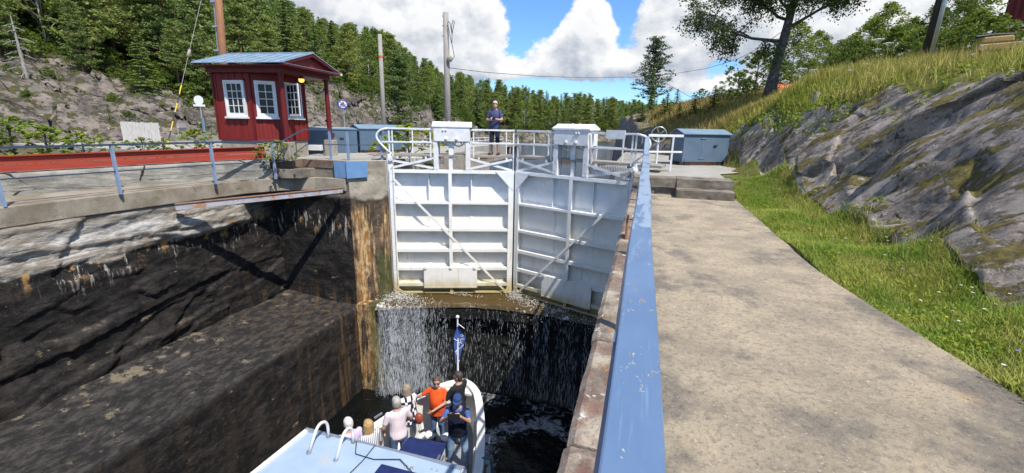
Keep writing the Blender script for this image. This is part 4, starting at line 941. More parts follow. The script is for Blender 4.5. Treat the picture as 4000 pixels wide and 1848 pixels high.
    mb = B(); mb.beam((-.22, -.05, zm), (.02, -.05, zm), .045, .05); mb.build('mid_rail', W2, root)
    mb = B()
    for k in range(6): mb.ball((-.16+.006*(k % 2), -.02, zr-.06-.035*k), (.016, .012, .024), 6, 4)
    mb.build('chain', M['galv'], root)
    # heel collar strap on top
    B().cyl((.06, -.05, .42), (.06, .02, .42), .07, 12).build('collar_pin', W2, root)
    B().cyl((.11, .02, -4.3), (.11, .02, .40), .006, 5).build('hanging_wire', M['galv'], root)
    return root, Mx
leafL, MXL = gate_leaf(HLp, False, 'left leaf of the white steel lock gate, in full sun')
leafR, MXR = gate_leaf(HRp, True, 'right leaf of the white steel lock gate, in shade beside the path')
# small sign board on the right leaf's handrail
mb = MB(MXR); mb.box(.35, .95, -.02, .0, 1.27, 1.52); sb = mb.build('rail_plate', M['white2'], leafR, bevel=.004)
# hand wheel behind the right gate end
hw = thing('hand_wheel', 'round white winding wheel on a stand behind the right gate end', 'hand wheel', (.45, 14.6, .39))
c = Vector((.35, 14.6, 1.42)); mb = MB()
ax = Vector((.15, -1, 0)).normalized(); e1 = ax.cross(Vector((0, 0, 1))).normalized(); e2 = Vector((0, 0, 1))
ring = [c+(e1*math.cos(2*math.pi*k/28)+e2*math.sin(2*math.pi*k/28))*.22 for k in range(29)]
MB().tube(ring, .017, 7, caps=False).build('rim', M['galv'], hw, smooth=True)
for k in range(5): MB().cyl(c, c+(e1*math.cos(2*math.pi*k/5)+e2*math.sin(2*math.pi*k/5))*.22, .012, 6).build('spoke', M['galv'], hw)
MB().cyl(c-ax*.05, c+ax*.05, .05, 10).build('hub', M['dark'], hw)
MB().tube([(.35, 14.66, .39), (.35, 14.66, 1.3), (.35, 14.62, 1.42)], .035, 8).build('stand', M['white2'], hw)
# white guard rail on the right platform, running away from the gate end
gr = thing('guard_rail', 'short white guard rail on the right platform beside the gate', 'railing', (.6, 13.3, .4))
a, b_ = Vector((.05, 13.28, 0)), Vector((1.0, 13.75, 0))
for z, wd in ((1.40, .07), (.95, .05)): MB().beam(a+Vector((0, 0, z)), b_+Vector((0, 0, z)), .05, wd).build('rail', M['white2'], gr, bevel=.004)
for t in (.0, .72): p = a.lerp(b_, t); MB().beam(p+Vector((0, 0, .39)), p+Vector((0, 0, 1.37)), .05, .05, up=(0, 1, 0)).build('post', M['white2'], gr)
# ================================================================== RAILINGS
# right: wide chipped blue rail on posts
rr = thing('blue_railing', 'chipped light blue steel railing along the right lock edge', 'railing', (0, 6, 0))
path_ = [(-3, 1.08), (9.4, 1.08), (10.4, 1.16), (11.7, 1.36), (13.0, 1.38)]
def railx(y): return .02+.0*y
prof = [(-.050, -.002), (-.046, .0), (.048, .0), (.052, -.006), (.052, -.014), (-.040, -.014), (-.052, -.105), (-.064, -.102)]
Ys = np.concatenate([np.linspace(-3, 9, 60), np.linspace(9.1, 13.0, 40)])
Zs = np.interp(Ys, [p[0] for p in path_], [p[1] for p in path_]); Zs = np.convolve(np.pad(Zs, 4, mode='edge'), np.ones(9)/9, 'valid')
Pg = np.array([[(railx(y)+px+.004*math.sin(y*2.1), y, z+pz) for px, pz in prof] for y, z in zip(Ys, Zs)])
MB().grid(Pg, wrap=True).build('top_rail', M['rail'], rr)
for y in (-1.2, 1.1, 3.4, 5.7, 8.0, 10.3, 12.4):
    z = float(np.interp(y, Ys, Zs)); MB().box(-.035, .025, y-.03, y+.03, -.02 if y < 11.6 else .36, z-.0145).build('post', M['blue'], rr)
Zm = Zs-.5
MB().grid(np.array([[(-.02+px, y, z+pz) for px, pz in ((-.025, -.02), (.025, -.02), (.025, .02), (-.025, .02))] for y, z in zip(Ys, Zm)]), wrap=True).build('mid_rail', M['blue'], rr)
bk = thing('rusty_bracket', 'small rusty upright plate on the coping beside the blue rail', 'bracket', (-.17, 6.6, 0))
MB().box(-.18, -.15, 6.5, 6.8, -.01, .32).build('plate', M['rust'], bk, bevel=.01); MB().box(-.22, -.10, 6.52, 6.78, .004, .02).build('foot', M['rust'], bk)
# left: blue railing on the walkway, stepping up to the platform
lr = thing('blue_railing', 'blue two bar railing with shade darkened bars along the left walkway and platform', 'railing', (-12, 8, ZW))
base = [(-12.45, 1.0, ZW), (-12.38, 3.4, ZW), (-12.3, 5.5, ZW), (-12.05, 7.45, ZW), (-11.72, 9.7, ZW), (-11.15, 11.3, ZW), (-9.98, 12.52, ZP), (-9.35, 12.58, ZP), (-8.55, 13.30, ZP)]
H = 1.17
top = [(x, y, z+H+(.0 if z < 0 else -.20)) for x, y, z in base]
midr = [(x, y, z+.55+(.0 if z < 0 else -.05)) for x, y, z in base]
def bar(pts, w_, h_, name):
    mb = MB()
    for i in range(len(pts)-1):
        a, b_ = Vector(pts[i]), Vector(pts[i+1]); d = (b_-a).normalized()*.012; mb.beam(a-d, b_+d, w_, h_)
    return mb.build(name, M['shaded_rail'], lr)
ptsT = top[:6]+[(-11.0, 11.55, ZW+H-.0), (-10.55, 12.0, ZP+.97)]+top[6:]
ptsM = midr[:6]+[(-11.0, 11.55, ZW+.55), (-10.5, 12.05, ZP+.5)]+midr[6:]
bar(ptsT, .065, .045, 'top_rail'); bar(ptsM, .05, .025, 'mid_rail')
for (x, y, z), (tx, ty, tz) in zip(base, top):
    MB().beam((x, y, z), (x, y, tz-.024), .075, .05, up=(0, 1, 0)).build('post', M['blue_post'], lr)
# rusty lilac steel channel under the slab edge
sb = thing('steel_beam', 'rust edged lilac steel beam bridging the recess in the left wall', 'beam', (-10.6, 10.5, -.6))
mb = MB(); mb.beam((-11.86, 8.55, -.69), (-9.36, 12.15, -.56), .10, .16); mb.build('web', M['beam'], sb, bevel=.005)
MB().beam((-11.86, 8.55, -.60), (-9.36, 12.15, -.47), .16, .015).build('flange', M['rust'], sb)
# blue plates bolted on the pier corner
bp = thing('corner_plate', 'folded bright blue steel plate on the pier corner', 'steel plate', (-9.3, 12.4, 0))
MB().prism([(-9.72, 12.28, ZP-.02), (-9.26, 12.30, ZP-.02), (-9.26, 12.30, -.17), (-9.70, 12.28, -.19)], (0, .03, 0)).build('plate', M['blue_plate'], bp)
dd = Vector((.88, .80, 0)).normalized(); nn = Vector((dd.y, -dd.x, 0))
p0 = Vector((-9.25, 12.285, 0))+nn*.03
MB().prism([p0+Vector((0, 0, ZP-.01)), p0+dd*.66+Vector((0, 0, ZP+.0)), p0+dd*.66+Vector((0, 0, -.16)), p0+Vector((0, 0, -.19))], -nn*.025).build('plate', M['blue_plate'], bp)
mb = MB()
for z in np.arange(-.15, ZP-.05, .06): mb.ball(p0+Vector((0, 0, z))+nn*.004, .012, 6, 4)
mb.build('weld_seam', M['rust'], bp)
# ================================================================== RED KIOSK
TH = R(95.6); C1 = np.array([-10.934, 11.71]); SW, SL = 2.34, 2.53
gx = np.array([math.cos(TH), math.sin(TH)]); bx = np.array([-math.sin(TH), math.cos(TH)])
MS = Matrix(((gx[0], bx[0], 0, C1[0]), (gx[1], bx[1], 0, C1[1]), (0, 0, 1, 0), (0, 0, 0, 1)))   # (a along gable, b to the back, z)
KB, KT, KE, KP = .95, 3.03, 3.24, 3.74
kiosk = thing('red_kiosk', 'dark red wooden lock keeper hut with blue metal roof and two porch columns', 'hut', (C1[0], C1[1], ZP))
S = lambda: MB(MS)
ins = .09
# walls: corners cut at the front; plan points going round
plan = [(ins, SL), (ins, 1.2), (.55, .5), (1.72, .5), (SW-ins, 1.2), (SW-ins, SL)]
names = ['side', 'cant', 'front', 'cant', 'side', 'back']
def wallseg(i):
    p, q = Vector((*plan[i], 0)), Vector((*plan[(i+1) % 6], 0)); d = (q-p); L = d.length; d.normalize(); nrm = Vector((d.y, -d.x, 0))
    # outward normal must point away from the hut centre
    cen = Vector((SW/2, SL/2, 0))
    if (p-cen).dot(nrm) < 0: nrm = -nrm
    return p, d, L, nrm
WIN = {0: (.52*1, .95), 1: None, 2: None}
def window(par, p, d, nrm, s0, wd, z0, z1, cols, rows, open_=0.0):
    """casement with frame, sill, glazing bars; s0 is the left edge along d"""
    wv = thing  # readability
    f = S(); a = p+d*s0; fw = .055
    def rect(o, dv, u0, u1, za, zb_, n0, n1, mb):
        q0 = o+dv*u0; q1 = o+dv*u1
        nn_ = nrm if dv is d else Vector((dv.y, -dv.x, 0))
        if dv is not d and nn_.dot(nrm) < 0: nn_ = -nn_
        mb.hexa([q0+nn_*n0+Vector((0, 0, za)), q1+nn_*n0+Vector((0, 0, za)), q1+nn_*n1+Vector((0, 0, za)), q0+nn_*n1+Vector((0, 0, za)),
                 q0+nn_*n0+Vector((0, 0, zb_)), q1+nn_*n0+Vector((0, 0, zb_)), q1+nn_*n1+Vector((0, 0, zb_)), q0+nn_*n1+Vector((0, 0, zb_))])
    for (u0, u1, za, zb_) in ((0, fw, z0, z1), (wd-fw, wd, z0, z1), (fw, wd-fw, z0, z0+fw), (fw, wd-fw, z1-fw, z1)): rect(a, d, u0, u1, za, zb_, .0, .065, f)
    wf = f.build('window_frame', M['white2'], par)
    s_ = S(); rect(a, d, -.04, wd+.04, z0-.06, z0-.002, .0, .11, s_); s_.build('sill', M['white2'], wf)
    dv = d; o = a
    if open_:
        ca, sa = math.cos(open_), math.sin(open_); dv = d*ca+nrm*sa; o = a+d*.02+nrm*.03
        k = S(); rect(a, d, fw, wd-fw, z0+fw, z1-fw, .004, .012, k); k.build('opening_shade_sheet', M['black'], wf)  # black sheet painting in the unlit interior behind the open sash
    g_ = S(); rect(o, dv, fw+.02, wd-fw-.02, z0+fw+.02, z1-fw-.02, .018, .026, g_); g_.build('pane_glass', M['glass'], wf)
    bmb = S(); i0, i1, j0, j1 = fw, wd-fw, z0+fw, z1-fw
    for (u0, u1, za, zb_) in ((i0, i0+.05, j0, j1), (i1-.05, i1, j0, j1), (i0+.05, i1-.05, j0, j0+.06), (i0+.05, i1-.05, j1-.05, j1)): rect(o, dv, u0, u1, za, zb_, .014, .048, bmb)
    bmb.build('casement', M['white2'], wf)
    bars = S()
    for c_ in range(1, cols): u = i0+.05+(i1-i0-.1)*c_/cols; rect(o, dv, u-.011, u+.011, j0+.06, j1-.05, .012, .042, bars)
    for r_ in range(1, rows): zz_ = j0+.06+(j1-j0-.11)*r_/rows; rect(o, dv, i0+.05, i1-.05, zz_-.011, zz_+.011, .013, .040, bars)
    bars.build('glazing_bars', M['white2'], wf)
for i in range(6):
    p, d, L, nrm = wallseg(i)
    w_ = S(); w_.hexa([p+nrm*-.06+Vector((0, 0, KB)), p+d*L+nrm*-.06+Vector((0, 0, KB)), p+d*L+Vector((0, 0, KB)), p+Vector((0, 0, KB)),
                      p+nrm*-.06+Vector((0, 0, KT)), p+d*L+nrm*-.06+Vector((0, 0, KT)), p+d*L+Vector((0, 0, KT)), p+Vector((0, 0, KT))])
    wall_o = w_.build('wall', M['red'], kiosk)
    # vertical cladding boards with gaps, cut round the windows
    wins = {0: [(.40, .74)], 1: [(L/2-.30, .60)], 2: [(.16, .80)]}.get(i, [])
    zw0, zw1 = KB+.75, KB+1.86
    nb_ = max(3, int(L/.118)); bw = L/nb_
    for k in range(nb_):
        s0_, s1_ = k*bw+.004, (k+1)*bw-.004; sp = [(KB+.05, KT-.02)]
        for (ws, wd) in wins:
            if s1_ > ws-.0 and s0_ < ws+wd+.0: sp = [(KB+.05, zw0-.06), (zw1+.05, KT-.02)]
        th = .016 if k % 2 else .028
        for za, zb_ in sp:
            bm_ = S(); a = p+d*s0_; e = p+d*s1_
            bm_.hexa([a+Vector((0, 0, za)), e+Vector((0, 0, za)), e+nrm*th+Vector((0, 0, za)), a+nrm*th+Vector((0, 0, za)), a+Vector((0, 0, zb_)), e+Vector((0, 0, zb_)), e+nrm*th+Vector((0, 0, zb_)), a+nrm*th+Vector((0, 0, zb_))])
            bm_.build('board', M['red'], wall_o)
    for (ws, wd) in wins:
        tr = S(); a = p+d*(ws-.03)+nrm*.002; 
        for (u0, u1, za, zb_) in ((0, wd+.06, zw1+.002, zw1+.05),):
            q0 = a+d*u0; q1 = a+d*u1; tr.hexa([q0+Vector((0, 0, za)), q1+Vector((0, 0, za)), q1+nrm*.07+Vector((0, 0, za)), q0+nrm*.07+Vector((0, 0, za)), q0+Vector((0, 0, zb_)), q1+Vector((0, 0, zb_)), q1+nrm*.07+Vector((0, 0, zb_)), q0+nrm*.07+Vector((0, 0, zb_))])
        tr.build('window_head', M['red_trim'], kiosk)
        window(kiosk, p+nrm*.004, d, nrm, ws, wd, zw0, zw1, 2 if i == 1 else 3, 4, open_=R(114) if i == 2 else 0)
    sk = S(); a, e = p-d*.02, p+d*(L+.02); sk.hexa([a+Vector((0, 0, KB)), e+Vector((0, 0, KB)), e+nrm*.05+Vector((0, 0, KB)), a+nrm*.05+Vector((0, 0, KB)), a+Vector((0, 0, KB+.048)), e+Vector((0, 0, KB+.048)), e+nrm*.04+Vector((0, 0, KB+.048)), a+nrm*.04+Vector((0, 0, KB+.048))]); sk.build('skirting', M['red_trim'], kiosk)
    cb = S(); cb.beam(p+nrm*.02+Vector((0, 0, KB)), p+nrm*.02+Vector((0, 0, KT)), .07, .07, up=(1, 0, 0)); cb.build('corner_board', M['red_trim'], kiosk)
# columns, lamp
for a in (0, SW):
    prf = [(.10, KB), (.10, KB+.05), (.082, KB+.07), (.085, KB+.5), (.07, KT-.09), (.085, KT-.07), (.09, KT-.02), (.105, KT-.02), (.105, KT)]
    S().lathe((a, 0, 0), prf, 16).build('column', M['red_trim'], kiosk, smooth=False)
# entablature, soffit, cornice
of, ob, osd = .36, .26, .36
E_ = S(); E_.box(-.10, SW+.10, -.10, SL+.06, KT, KT+.14); E_.build('entablature', M['red_trim'], kiosk)
E_ = S(); E_.box(-.22, SW+.22, -.22, SL+.14, KT+.14, KT+.17); E_.build('moulding', M['red_trim'], kiosk)
E_ = S(); E_.box(-osd+.03, SW+osd-.03, -of+.03, SL+ob-.03, KT+.171, KE-.01); E_.build('cornice', M['red_trim'], kiosk)
# pediment: recessed tympanum and raking mouldings
pk = KP-.05
S().prism([(-osd+.1, -of+.12, KE), (SW+osd-.1, -of+.12, KE), (SW/2, -of+.12, pk-.06)], (0, .04, 0)).build('tympanum', M['red'], kiosk)
for sgn in (0, 1):
    x_ = -osd if not sgn else SW+osd
    S().beam((x_+(.04 if not sgn else -.04), -of+.05, KE+.02), (SW/2, -of+.05, pk-.01), .12, .07, up=(0, 0, 1)).build('raking_moulding', M['red_trim'], kiosk)
S().beam((-osd+.02, -of+.04, KE+.0), (SW+osd-.02, -of+.04, KE+.0), .12, .05).build('base_moulding', M['red_trim'], kiosk)
S().beam((-osd+.02, -of+.035, KE+.032), (SW+osd-.02, -of+.035, KE+.032), .13, .012).build('drip_strip', M['roof'], kiosk)
# roof: two sheet-metal slopes with standing seams
for sgn in (0, 1):
    xe_ = -osd-.04 if not sgn else SW+osd+.04
    r_ = S(); pz0, pz1 = KE+.03, KP
    r_.hexa([(xe_, -of-.03, pz0), (SW/2, -of-.03, pz1), (SW/2, SL+ob, pz1), (xe_, SL+ob, pz0), (xe_, -of-.03, pz0+.022), (SW/2, -of-.03, pz1+.022), (SW/2, SL+ob, pz1+.022), (xe_, SL+ob, pz0+.022)])
    ro_ = r_.build('roof_slope', M['roof'], kiosk)
    for k in range(9):
        y_ = -of+.02+(SL+ob+of-.08)*k/8; S().beam((xe_, y_, pz0+.036), (SW/2, y_, pz1+.036), .02, .028).build('roof_seam', M['roof'], ro_)
S().beam((SW/2, -of-.03, KP+.03), (SW/2, SL+ob, KP+.03), .10, .03).build('ridge_cap', M['roof'], kiosk)
S().box(SW+osd-.02, SW+osd+.07, -of-.05, -of+.03, KE-.02, KE+.05).build('gutter_end', M['sign'], kiosk)
# porch lamp
lamp = S(); lamp.lathe((.95, -.02, 0), [(.03, KT-.0), (.05, KT-.04), (.10, KT-.06), (.11, KT-.09)], 12); lo = lamp.build('porch_lamp', M['dark'], kiosk)
S().lathe((.95, -.02, 0), [(.085, KT-.09), (.09, KT-.16), (.05, KT-.2), (.01, KT-.21)], 12).build('lamp_glass', M['lamp'], lo)
# stone plinth under the hut
for (a0, a1, b0, b1) in ((-.16, .17, -.16, .17), (SW-.17, SW+.17, -.17, .17)): S().box(a0, a1, b0, b1, ZP-.02, KB-.002).build('plinth_stone', M['plinth'], kiosk, bevel=.02)
S().prism([(x_, y_, ZP-.02) for x_, y_ in plan], (0, 0, KB-ZP+.015)).build('plinth', M['plinth'], kiosk, bevel=.01)
S().box(SW-ins-.02, SW+.04, .35, 1.2, .55, .75).build('junction_box', M['sign'], kiosk, bevel=.01)
# ================================================================== CRATES, POLES, SIGNS on the left platform
def crate(name, label, corner, ang, w_, d_, h_, over, mats, group=None, z0=ZP, skid=True, ridge_h=.14):
    Mx = Matrix.Translation((corner[0], corner[1], z0)) @ Matrix.Rotation(ang, 4, 'Z')
    root = thing(name, label, 'chest', (corner[0], corner[1], z0), group)
    B = lambda: MB(Mx); zb_ = .10 if skid else 0
    body = B(); body.prism([(0, 0, zb_), (0, d_, zb_), (0, d_, h_), (0, d_/2, h_+ridge_h-.02), (0, 0, h_)], (w_, 0, 0)); bo = body.build('body', mats[0], root, bevel=.008)
    for s in (0, 1):
        y_ = -over if not s else d_+over; zz_ = h_-ridge_h*2*over/d_
        r_ = B(); r_.hexa([(-over, y_, zz_), (w_+over, y_, zz_), (w_+over, d_/2, h_+ridge_h), (-over, d_/2, h_+ridge_h), (-over, y_, zz_+.025), (w_+over, y_, zz_+.025), (w_+over, d_/2, h_+ridge_h+.025), (-over, d_/2, h_+ridge_h+.025)])
        r_.build('lid', mats[1], root)
    if skid:
        for x_ in (.12, w_-.32): B().box(x_, x_+.2, .02, d_-.02, 0, .098).build('skid', M['dark'], root)
        B().box(.02, w_-.02, .06, .16, 0, .098).build('skid', M['rust'], root)
    x_ = w_*.42
    B().box(x_-.008, x_+.008, -.012, -.001, zb_+.04, h_-.06).build('door_edge', mats[1], root)
    for z_ in (zb_+.12, h_-.16): B().box(x_-.10, x_+.10, -.022, -.002, z_, z_+.03).build('hinge', mats[1], root)
    B().box(w_*.66, w_*.74, -.045, -.002, h_*.62, h_*.62+.03).build('latch', M['dark'], root)
    for x_ in (w_*.05, w_*.9): B().box(x_, x_+.04, -.02, -.002, zb_+.02, zb_+.10).build('clip', mats[0], root)
    return root
crm = (M['crate'], M['crate_roof'])
crate('storage_chest', 'grey blue chest with pitched lid standing behind the left gate rail', (-11.25, 15.95), R(58), 2.15, .95, .98, .05, crm, 'blue grey storage chests')
crate('storage_chest', 'long low grey blue chest behind the hut column', (-12.75, 14.5), R(46), 2.0, 1.0, .94, .04, crm, 'blue grey storage chests', skid=False, ridge_h=.05)
crate('storage_chest', 'blue chest on the right platform in front of the mossy rock', (1.22, 16.25), R(28), 1.72, .85, 1.04, .06, (pmat('blue_chest_paint', (.095, .145, .205), (.112, .165, .23), 2.5, .5, .002, c3=(.075, .115, .17), t3=.66, s3=3), M['crate_roof']), 'blue grey storage chests', z0=.40)
def P3(px, py, Yd=None, z=None):
    d = cf+cr2*((px-2000)/FPX)-cu2*((py-924)/FPX)
    k = (Yd/d.y) if Yd is not None else (z-EYE)/d.z
    return Vector((0, 0, EYE))+d*k
def pole(name, label, pb, pt, r0, r1, mat, cat='pole'):
    root = thing(name, label, cat, tuple(pb))
    MB().tube([pb, pb.lerp(pt, .5), pt], [r0, (r0+r1)/2, r1], 14).build('shaft', mat, root, smooth=True); return root
# grey pole with orange band
b0 = P3(1499, 479, Yd=26); b0.z = ZP; t0 = P3(1487, 134, Yd=26); t0.x = b0.x+.02
p1 = pole('wooden_pole', 'plain grey wooden pole with an orange band behind the chests', b0, t0, .15, .12, M['pole'])
zb1 = P3(1490, 222, Yd=26).z; xx = b0.x
MB().tube([(xx+.01, 26, zb1-.06), (xx+.01, 26, zb1+.06)], .143, 14).build('band', M['orange'], p1)
MB().box(xx+.12, xx+.5, 25.9, 25.96, ZP+.3, ZP+1.1).build('meter_box', M['sign'], p1)
# taller grey pole with hook and insulator
b0 = P3(1751, 474, Yd=24); b0.z = ZP-.2; t0 = P3(1741, 49, Yd=24); t0.x = b0.x-.06
p2 = pole('wooden_pole', 'tall grey wooden pole with iron scroll hook and bulb insulator', b0, t0, .18, .15, M['pole'])
q = lambda px, py: P3(px, py, Yd=23.85)
MB().tube([q(1748, 95), q(1752, 82), q(1757, 88), q(1765, 130), q(1764, 100), q(1770, 78), q(1775, 85), q(1766, 133), q(1765, 168)], .02, 6).build('scroll_hook', M['dark'], p2)
MB().tube([q(1750, 98), q(1760, 150), q(1768, 185), q(1775, 222), q(1768, 228)], .018, 6).build('hanger_wire', M['dark'], p2)
MB().ball(q(1757, 230), (.16, .12, .17), 12, 8).tube([q(1757, 232), q(1770, 228)], [.09, .04], 8).build('insulator', M['plinth'], p2, smooth=True)
for py in (60, 98, 140): MB().box(b0.x-.25, b0.x-.12, 23.95, 24.05, q(1737, py).z-.03, q(1737, py).z+.04).build('peg', M['sign'], p2)
# brown pole behind the hut with grey conduit
b0 = P3(880, 300, Yd=17.5); b0.z = .2; t0 = P3(846, -90, Yd=17.5)
d_ = P3(866, 160, Yd=17.5)-P3(853, 0, Yd=17.5); b0 = P3(853, 0, Yd=17.5)+d_*((.2-P3(853, 0, Yd=17.5).z)/d_.z)
p3 = pole('wooden_pole', 'brown wooden utility pole with grey conduit behind the red hut', b0, P3(853, 0, Yd=17.5)-d_*1.5, .17, .15, M['pole_brown'])
a_ = P3(835, 0, Yd=17.45); MB().tube([a_-d_*1.4, a_, a_+d_*1.35], .03, 6).build('conduit', M['galv'], p3)
for py in (5, 102, 196): c_ = P3(835+py*.08, py, Yd=17.42); MB().box(c_.x-.16, c_.x+.12, 17.36, 17.5, c_.z-.05, c_.z+.03).build('clamp', M['galv'], p3)
# guy wire with yellow and black guard, down to the ground behind the planks
A0 = P3(650, 585, Yd=11.5); A1 = P3(786, 0, Yd=14.4); dv = A1-A0
gw = thing('guy_wire', 'steel guy wire with yellow and black striped guard left of the hut', 'wire', tuple(A0+dv*-.06))
MB().cyl(A0-dv*.06, A0+dv*1.5, .009, 6).build('cable', M['pole'], gw)
for k in range(7):
    f0, f1 = .00+k*.058, .00+(k+1)*.058; MB().cyl(A0+dv*f0, A0+dv*f1, .020, 8).build('guard_band', M['yellow'] if k % 2 == 0 else M['black'], gw)
MB().cyl(A0+dv*.60, A0+dv*.645, .05, 8).build('egg_insulator', M['plinth'], gw, smooth=True)
# round signs on posts
def disc_sign(name, label, px, py, Yd, r, zb_, face):
    c_ = P3(px, py, Yd=Yd); root = thing(name, label, 'sign', (c_.x, c_.y, zb_))
    MB().cyl((c_.x, c_.y+.04, zb_), (c_.x, c_.y+.04, c_.z+r), .035, 8).build('post', M['galv'], root)
    nr = Vector(face).normalized(); MB().cyl(c_, c_+nr*.02, r, 28).build('disc', M['sign'], root)
    return root, c_, nr
r1, c_, nr = disc_sign('round_sign', 'round white sign back with small plate left of the red hut', 776, 392, 18.5, .24, .1, (.35, -1, 0))
e_ = Vector((nr.y, -nr.x, 0)); MB().beam(c_-e_*.3+nr*.02+Vector((0, 0, -.26)), c_+e_*.3+nr*.02+Vector((0, 0, -.26)), .02, .10).build('plate', M['sign'], r1)
MB().beam((c_.x+.05, c_.y+.03, .1), (c_.x+.05, c_.y+.03, c_.z-.9), .09, .06, up=(0, 1, 0)).build('sleeve', M['blue'], r1)
r2, c_, nr = disc_sign('round_sign', 'round blue rimmed no swimming sign with red bar right of the hut', 1339, 407, 22, .27, ZP, (.75, -.9, 0))
e1 = Vector((nr.y, -nr.x, 0)).normalized(); e1 = -e1; e2 = Vector((0, 0, 1))
ring = [c_+nr*.022+(e1*math.cos(2*math.pi*k/32)+e2*math.sin(2*math.pi*k/32))*.24 for k in range(33)]
MB().tube(ring, .035, 6, caps=False).build('rim', M['sign_blue'], r2)
sp = lambda u, v: c_+nr*.024+e1*u+e2*v
mb = MB()
for v0 in (-.03, -.09, -.15): mb.tube([sp(-.15, v0), sp(-.08, v0+.035), sp(0, v0), sp(.08, v0+.035), sp(.15, v0)], .013, 5)
mb.beam(sp(-.11, .0), sp(.06, .04), .03, .05, up=nr); mb.build('swimmer', M['sign_blue'], r2)
MB().ball(sp(.02, .11), (.05, .03, .05), 8, 6).beam(sp(.02, .09), sp(-.03, .02), .05, .02, up=nr).build('swimmer_head', M['sign_red'], r2)
MB().beam(sp(-.17, .17)+nr*.012, sp(.17, -.17)+nr*.012, .03, .01, up=nr).build('bar', M['sign_red'], r2)
# silver board fence in two heights
fn = thing('board_fence', 'silver grey wooden board fence below the cliff', 'fence', (-24, 16.8, .4))
def fencerun(a, b_, z0, zt0, zt1, nbd):
    a, b_ = Vector(a), Vector(b_)
    for k in range(nbd):
        t0_, t1_ = k/nbd+.004, (k+1)/nbd-.004; p, q_ = a.lerp(b_, t0_), a.lerp(b_, t1_); zt_ = zt0+(zt1-zt0)*k/nbd+random.uniform(-.02, .02)
        MB().hexa([(p.x, p.y, z0), (q_.x, q_.y, z0), (q_.x, q_.y+.03, z0), (p.x, p.y+.03, z0), (p.x, p.y, zt_), (q_.x, q_.y, zt_), (q_.x, q_.y+.03, zt_), (p.x, p.y+.03, zt_)]).build('board', M['fence'], fn)
    for z_ in (z0+.2, zt1-.2): MB().beam(a+Vector((0, .06, z_)), b_+Vector((0, .06, z_)), .05, .09).build('rail', M['fence'], fn)
random.seed(3)
fencerun(P3(481, 548, z=.45).xy.to_3d(), P3(628, 548, z=.45).xy.to_3d(), .40, 1.40, 1.34, 13)
fa, fb = P3(630, 548, z=.45), P3(690, 546, z=.45)
fencerun((fa.x-.3, fa.y+1.2, 0), (fb.x-.9, fb.y+1.3, 0), .40, 1.36, 1.33, 6)
# concrete walls and blocks behind the red planks
cwl = thing('retaining_wall', 'low grey concrete wall running behind the red planks to the hut', 'wall', (-20, 14, 0))
a_, b_ = P3(640, 545, z=.45), P3(860, 545, z=.45); MB().hexa([(a_.x, a_.y, .0), (b_.x+2.5, b_.y-1.5, .0), (b_.x+2.5, b_.y-1.1, .0), (a_.x, a_.y+.4, .0), (a_.x, a_.y, .72), (b_.x+2.5, b_.y-1.5, .72), (b_.x+2.5, b_.y-1.1, .72), (a_.x, a_.y+.4, .72)]).build('wall_block', M['conc'], cwl, bevel=.02)
a_, b_ = P3(380, 575, z=.2), P3(800, 572, z=.2); MB().hexa([(a_.x, a_.y, -.1), (b_.x, b_.y, -.1), (b_.x, b_.y+.5, -.1), (a_.x, a_.y+.5, -.1), (a_.x, a_.y, .46), (b_.x, b_.y, .46), (b_.x, b_.y+.5, .46), (a_.x, a_.y+.5, .46)]).build('wall_block', M['conc'], cwl, bevel=.02)
# white lattice guard behind the porch
wg = thing('guard_rail', 'white tube guard rail seen between hut and porch column', 'railing', (-13, 19, ZP))
ga, gb_ = Vector((-15.6, 18.6, 0)), Vector((-12.4, 19.9, 0))
for z_ in (1.32, 1.0, .62): MB().cyl(ga+Vector((0, 0, z_)), gb_+Vector((0, 0, z_)), .028, 8).build('rail', M['white2'], wg)
for k in range(9): p = ga.lerp(gb_, k/8); MB().cyl(p+Vector((0, 0, ZP)), p+Vector((0, 0, 1.32)), .022 if k % 4 else .035, 8).build('post', M['white2'], wg)
# picnic table on the platform deck
pt = thing('picnic_table', 'weathered wooden picnic table on the platform behind the left gate', 'table', (-12.0, 22.6, ZP))
Mx = Matrix.Translation((-12.2, 22.4, ZP)) @ Matrix.Rotation(R(14), 4, 'Z'); B = lambda: MB(Mx)
for k in range(5): B().box(-.9, .9, -.36+.145*k, -.23+.145*k, .70, .74).build('top_board', M['wood'], pt)
for y_ in (-.78, -.63, .50, .65): B().box(-.9, .9, y_, y_+.13, .42, .46).build('seat_board', M['wood'], pt)
for x_ in (-.6, .6):
    for s in (-1, 1): B().beam((x_, s*.62, 0), (x_, s*.22, .70), .05, .10, up=(1, 0, 0)).build('leg', M['wood'], pt)
    B().beam((x_+.03, -.78, .39), (x_+.03, .78, .39), .04, .09).build('cross_bar', M['wood'], pt)
# jetty with piles and a low white rail
jt = thing('jetty', 'long low wooden jetty on dark piles along the far left bank', 'jetty', (-16, 44, ZL))
ja, jb = Vector((-16.6, 30, 0)), Vector((-14.9, 53, 0)); jn = Vector((-1, .07, 0)).normalized()
for k in range(40):
    p, q_ = ja.lerp(jb, k/40+.001), ja.lerp(jb, (k+1)/40-.001); MB().hexa([p+Vector((0, 0, -.62)), q_+Vector((0, 0, -.62)), q_+jn*2.2+Vector((0, 0, -.62)), p+jn*2.2+Vector((0, 0, -.62)), p+Vector((0, 0, -.54)), q_+Vector((0, 0, -.54)), q_+jn*2.2+Vector((0, 0, -.54)), p+jn*2.2+Vector((0, 0, -.54))]).build('plank', M['wood'], jt)
for k in range(12): p = ja.lerp(jb, k/11.5+.01)+jn*.1; MB().cyl(p+Vector((0, 0, -3)), p+Vector((0, 0, -.62)), .16, 9).build('pile', M['pole_dark'] if k % 2 else M['wood'], jt)
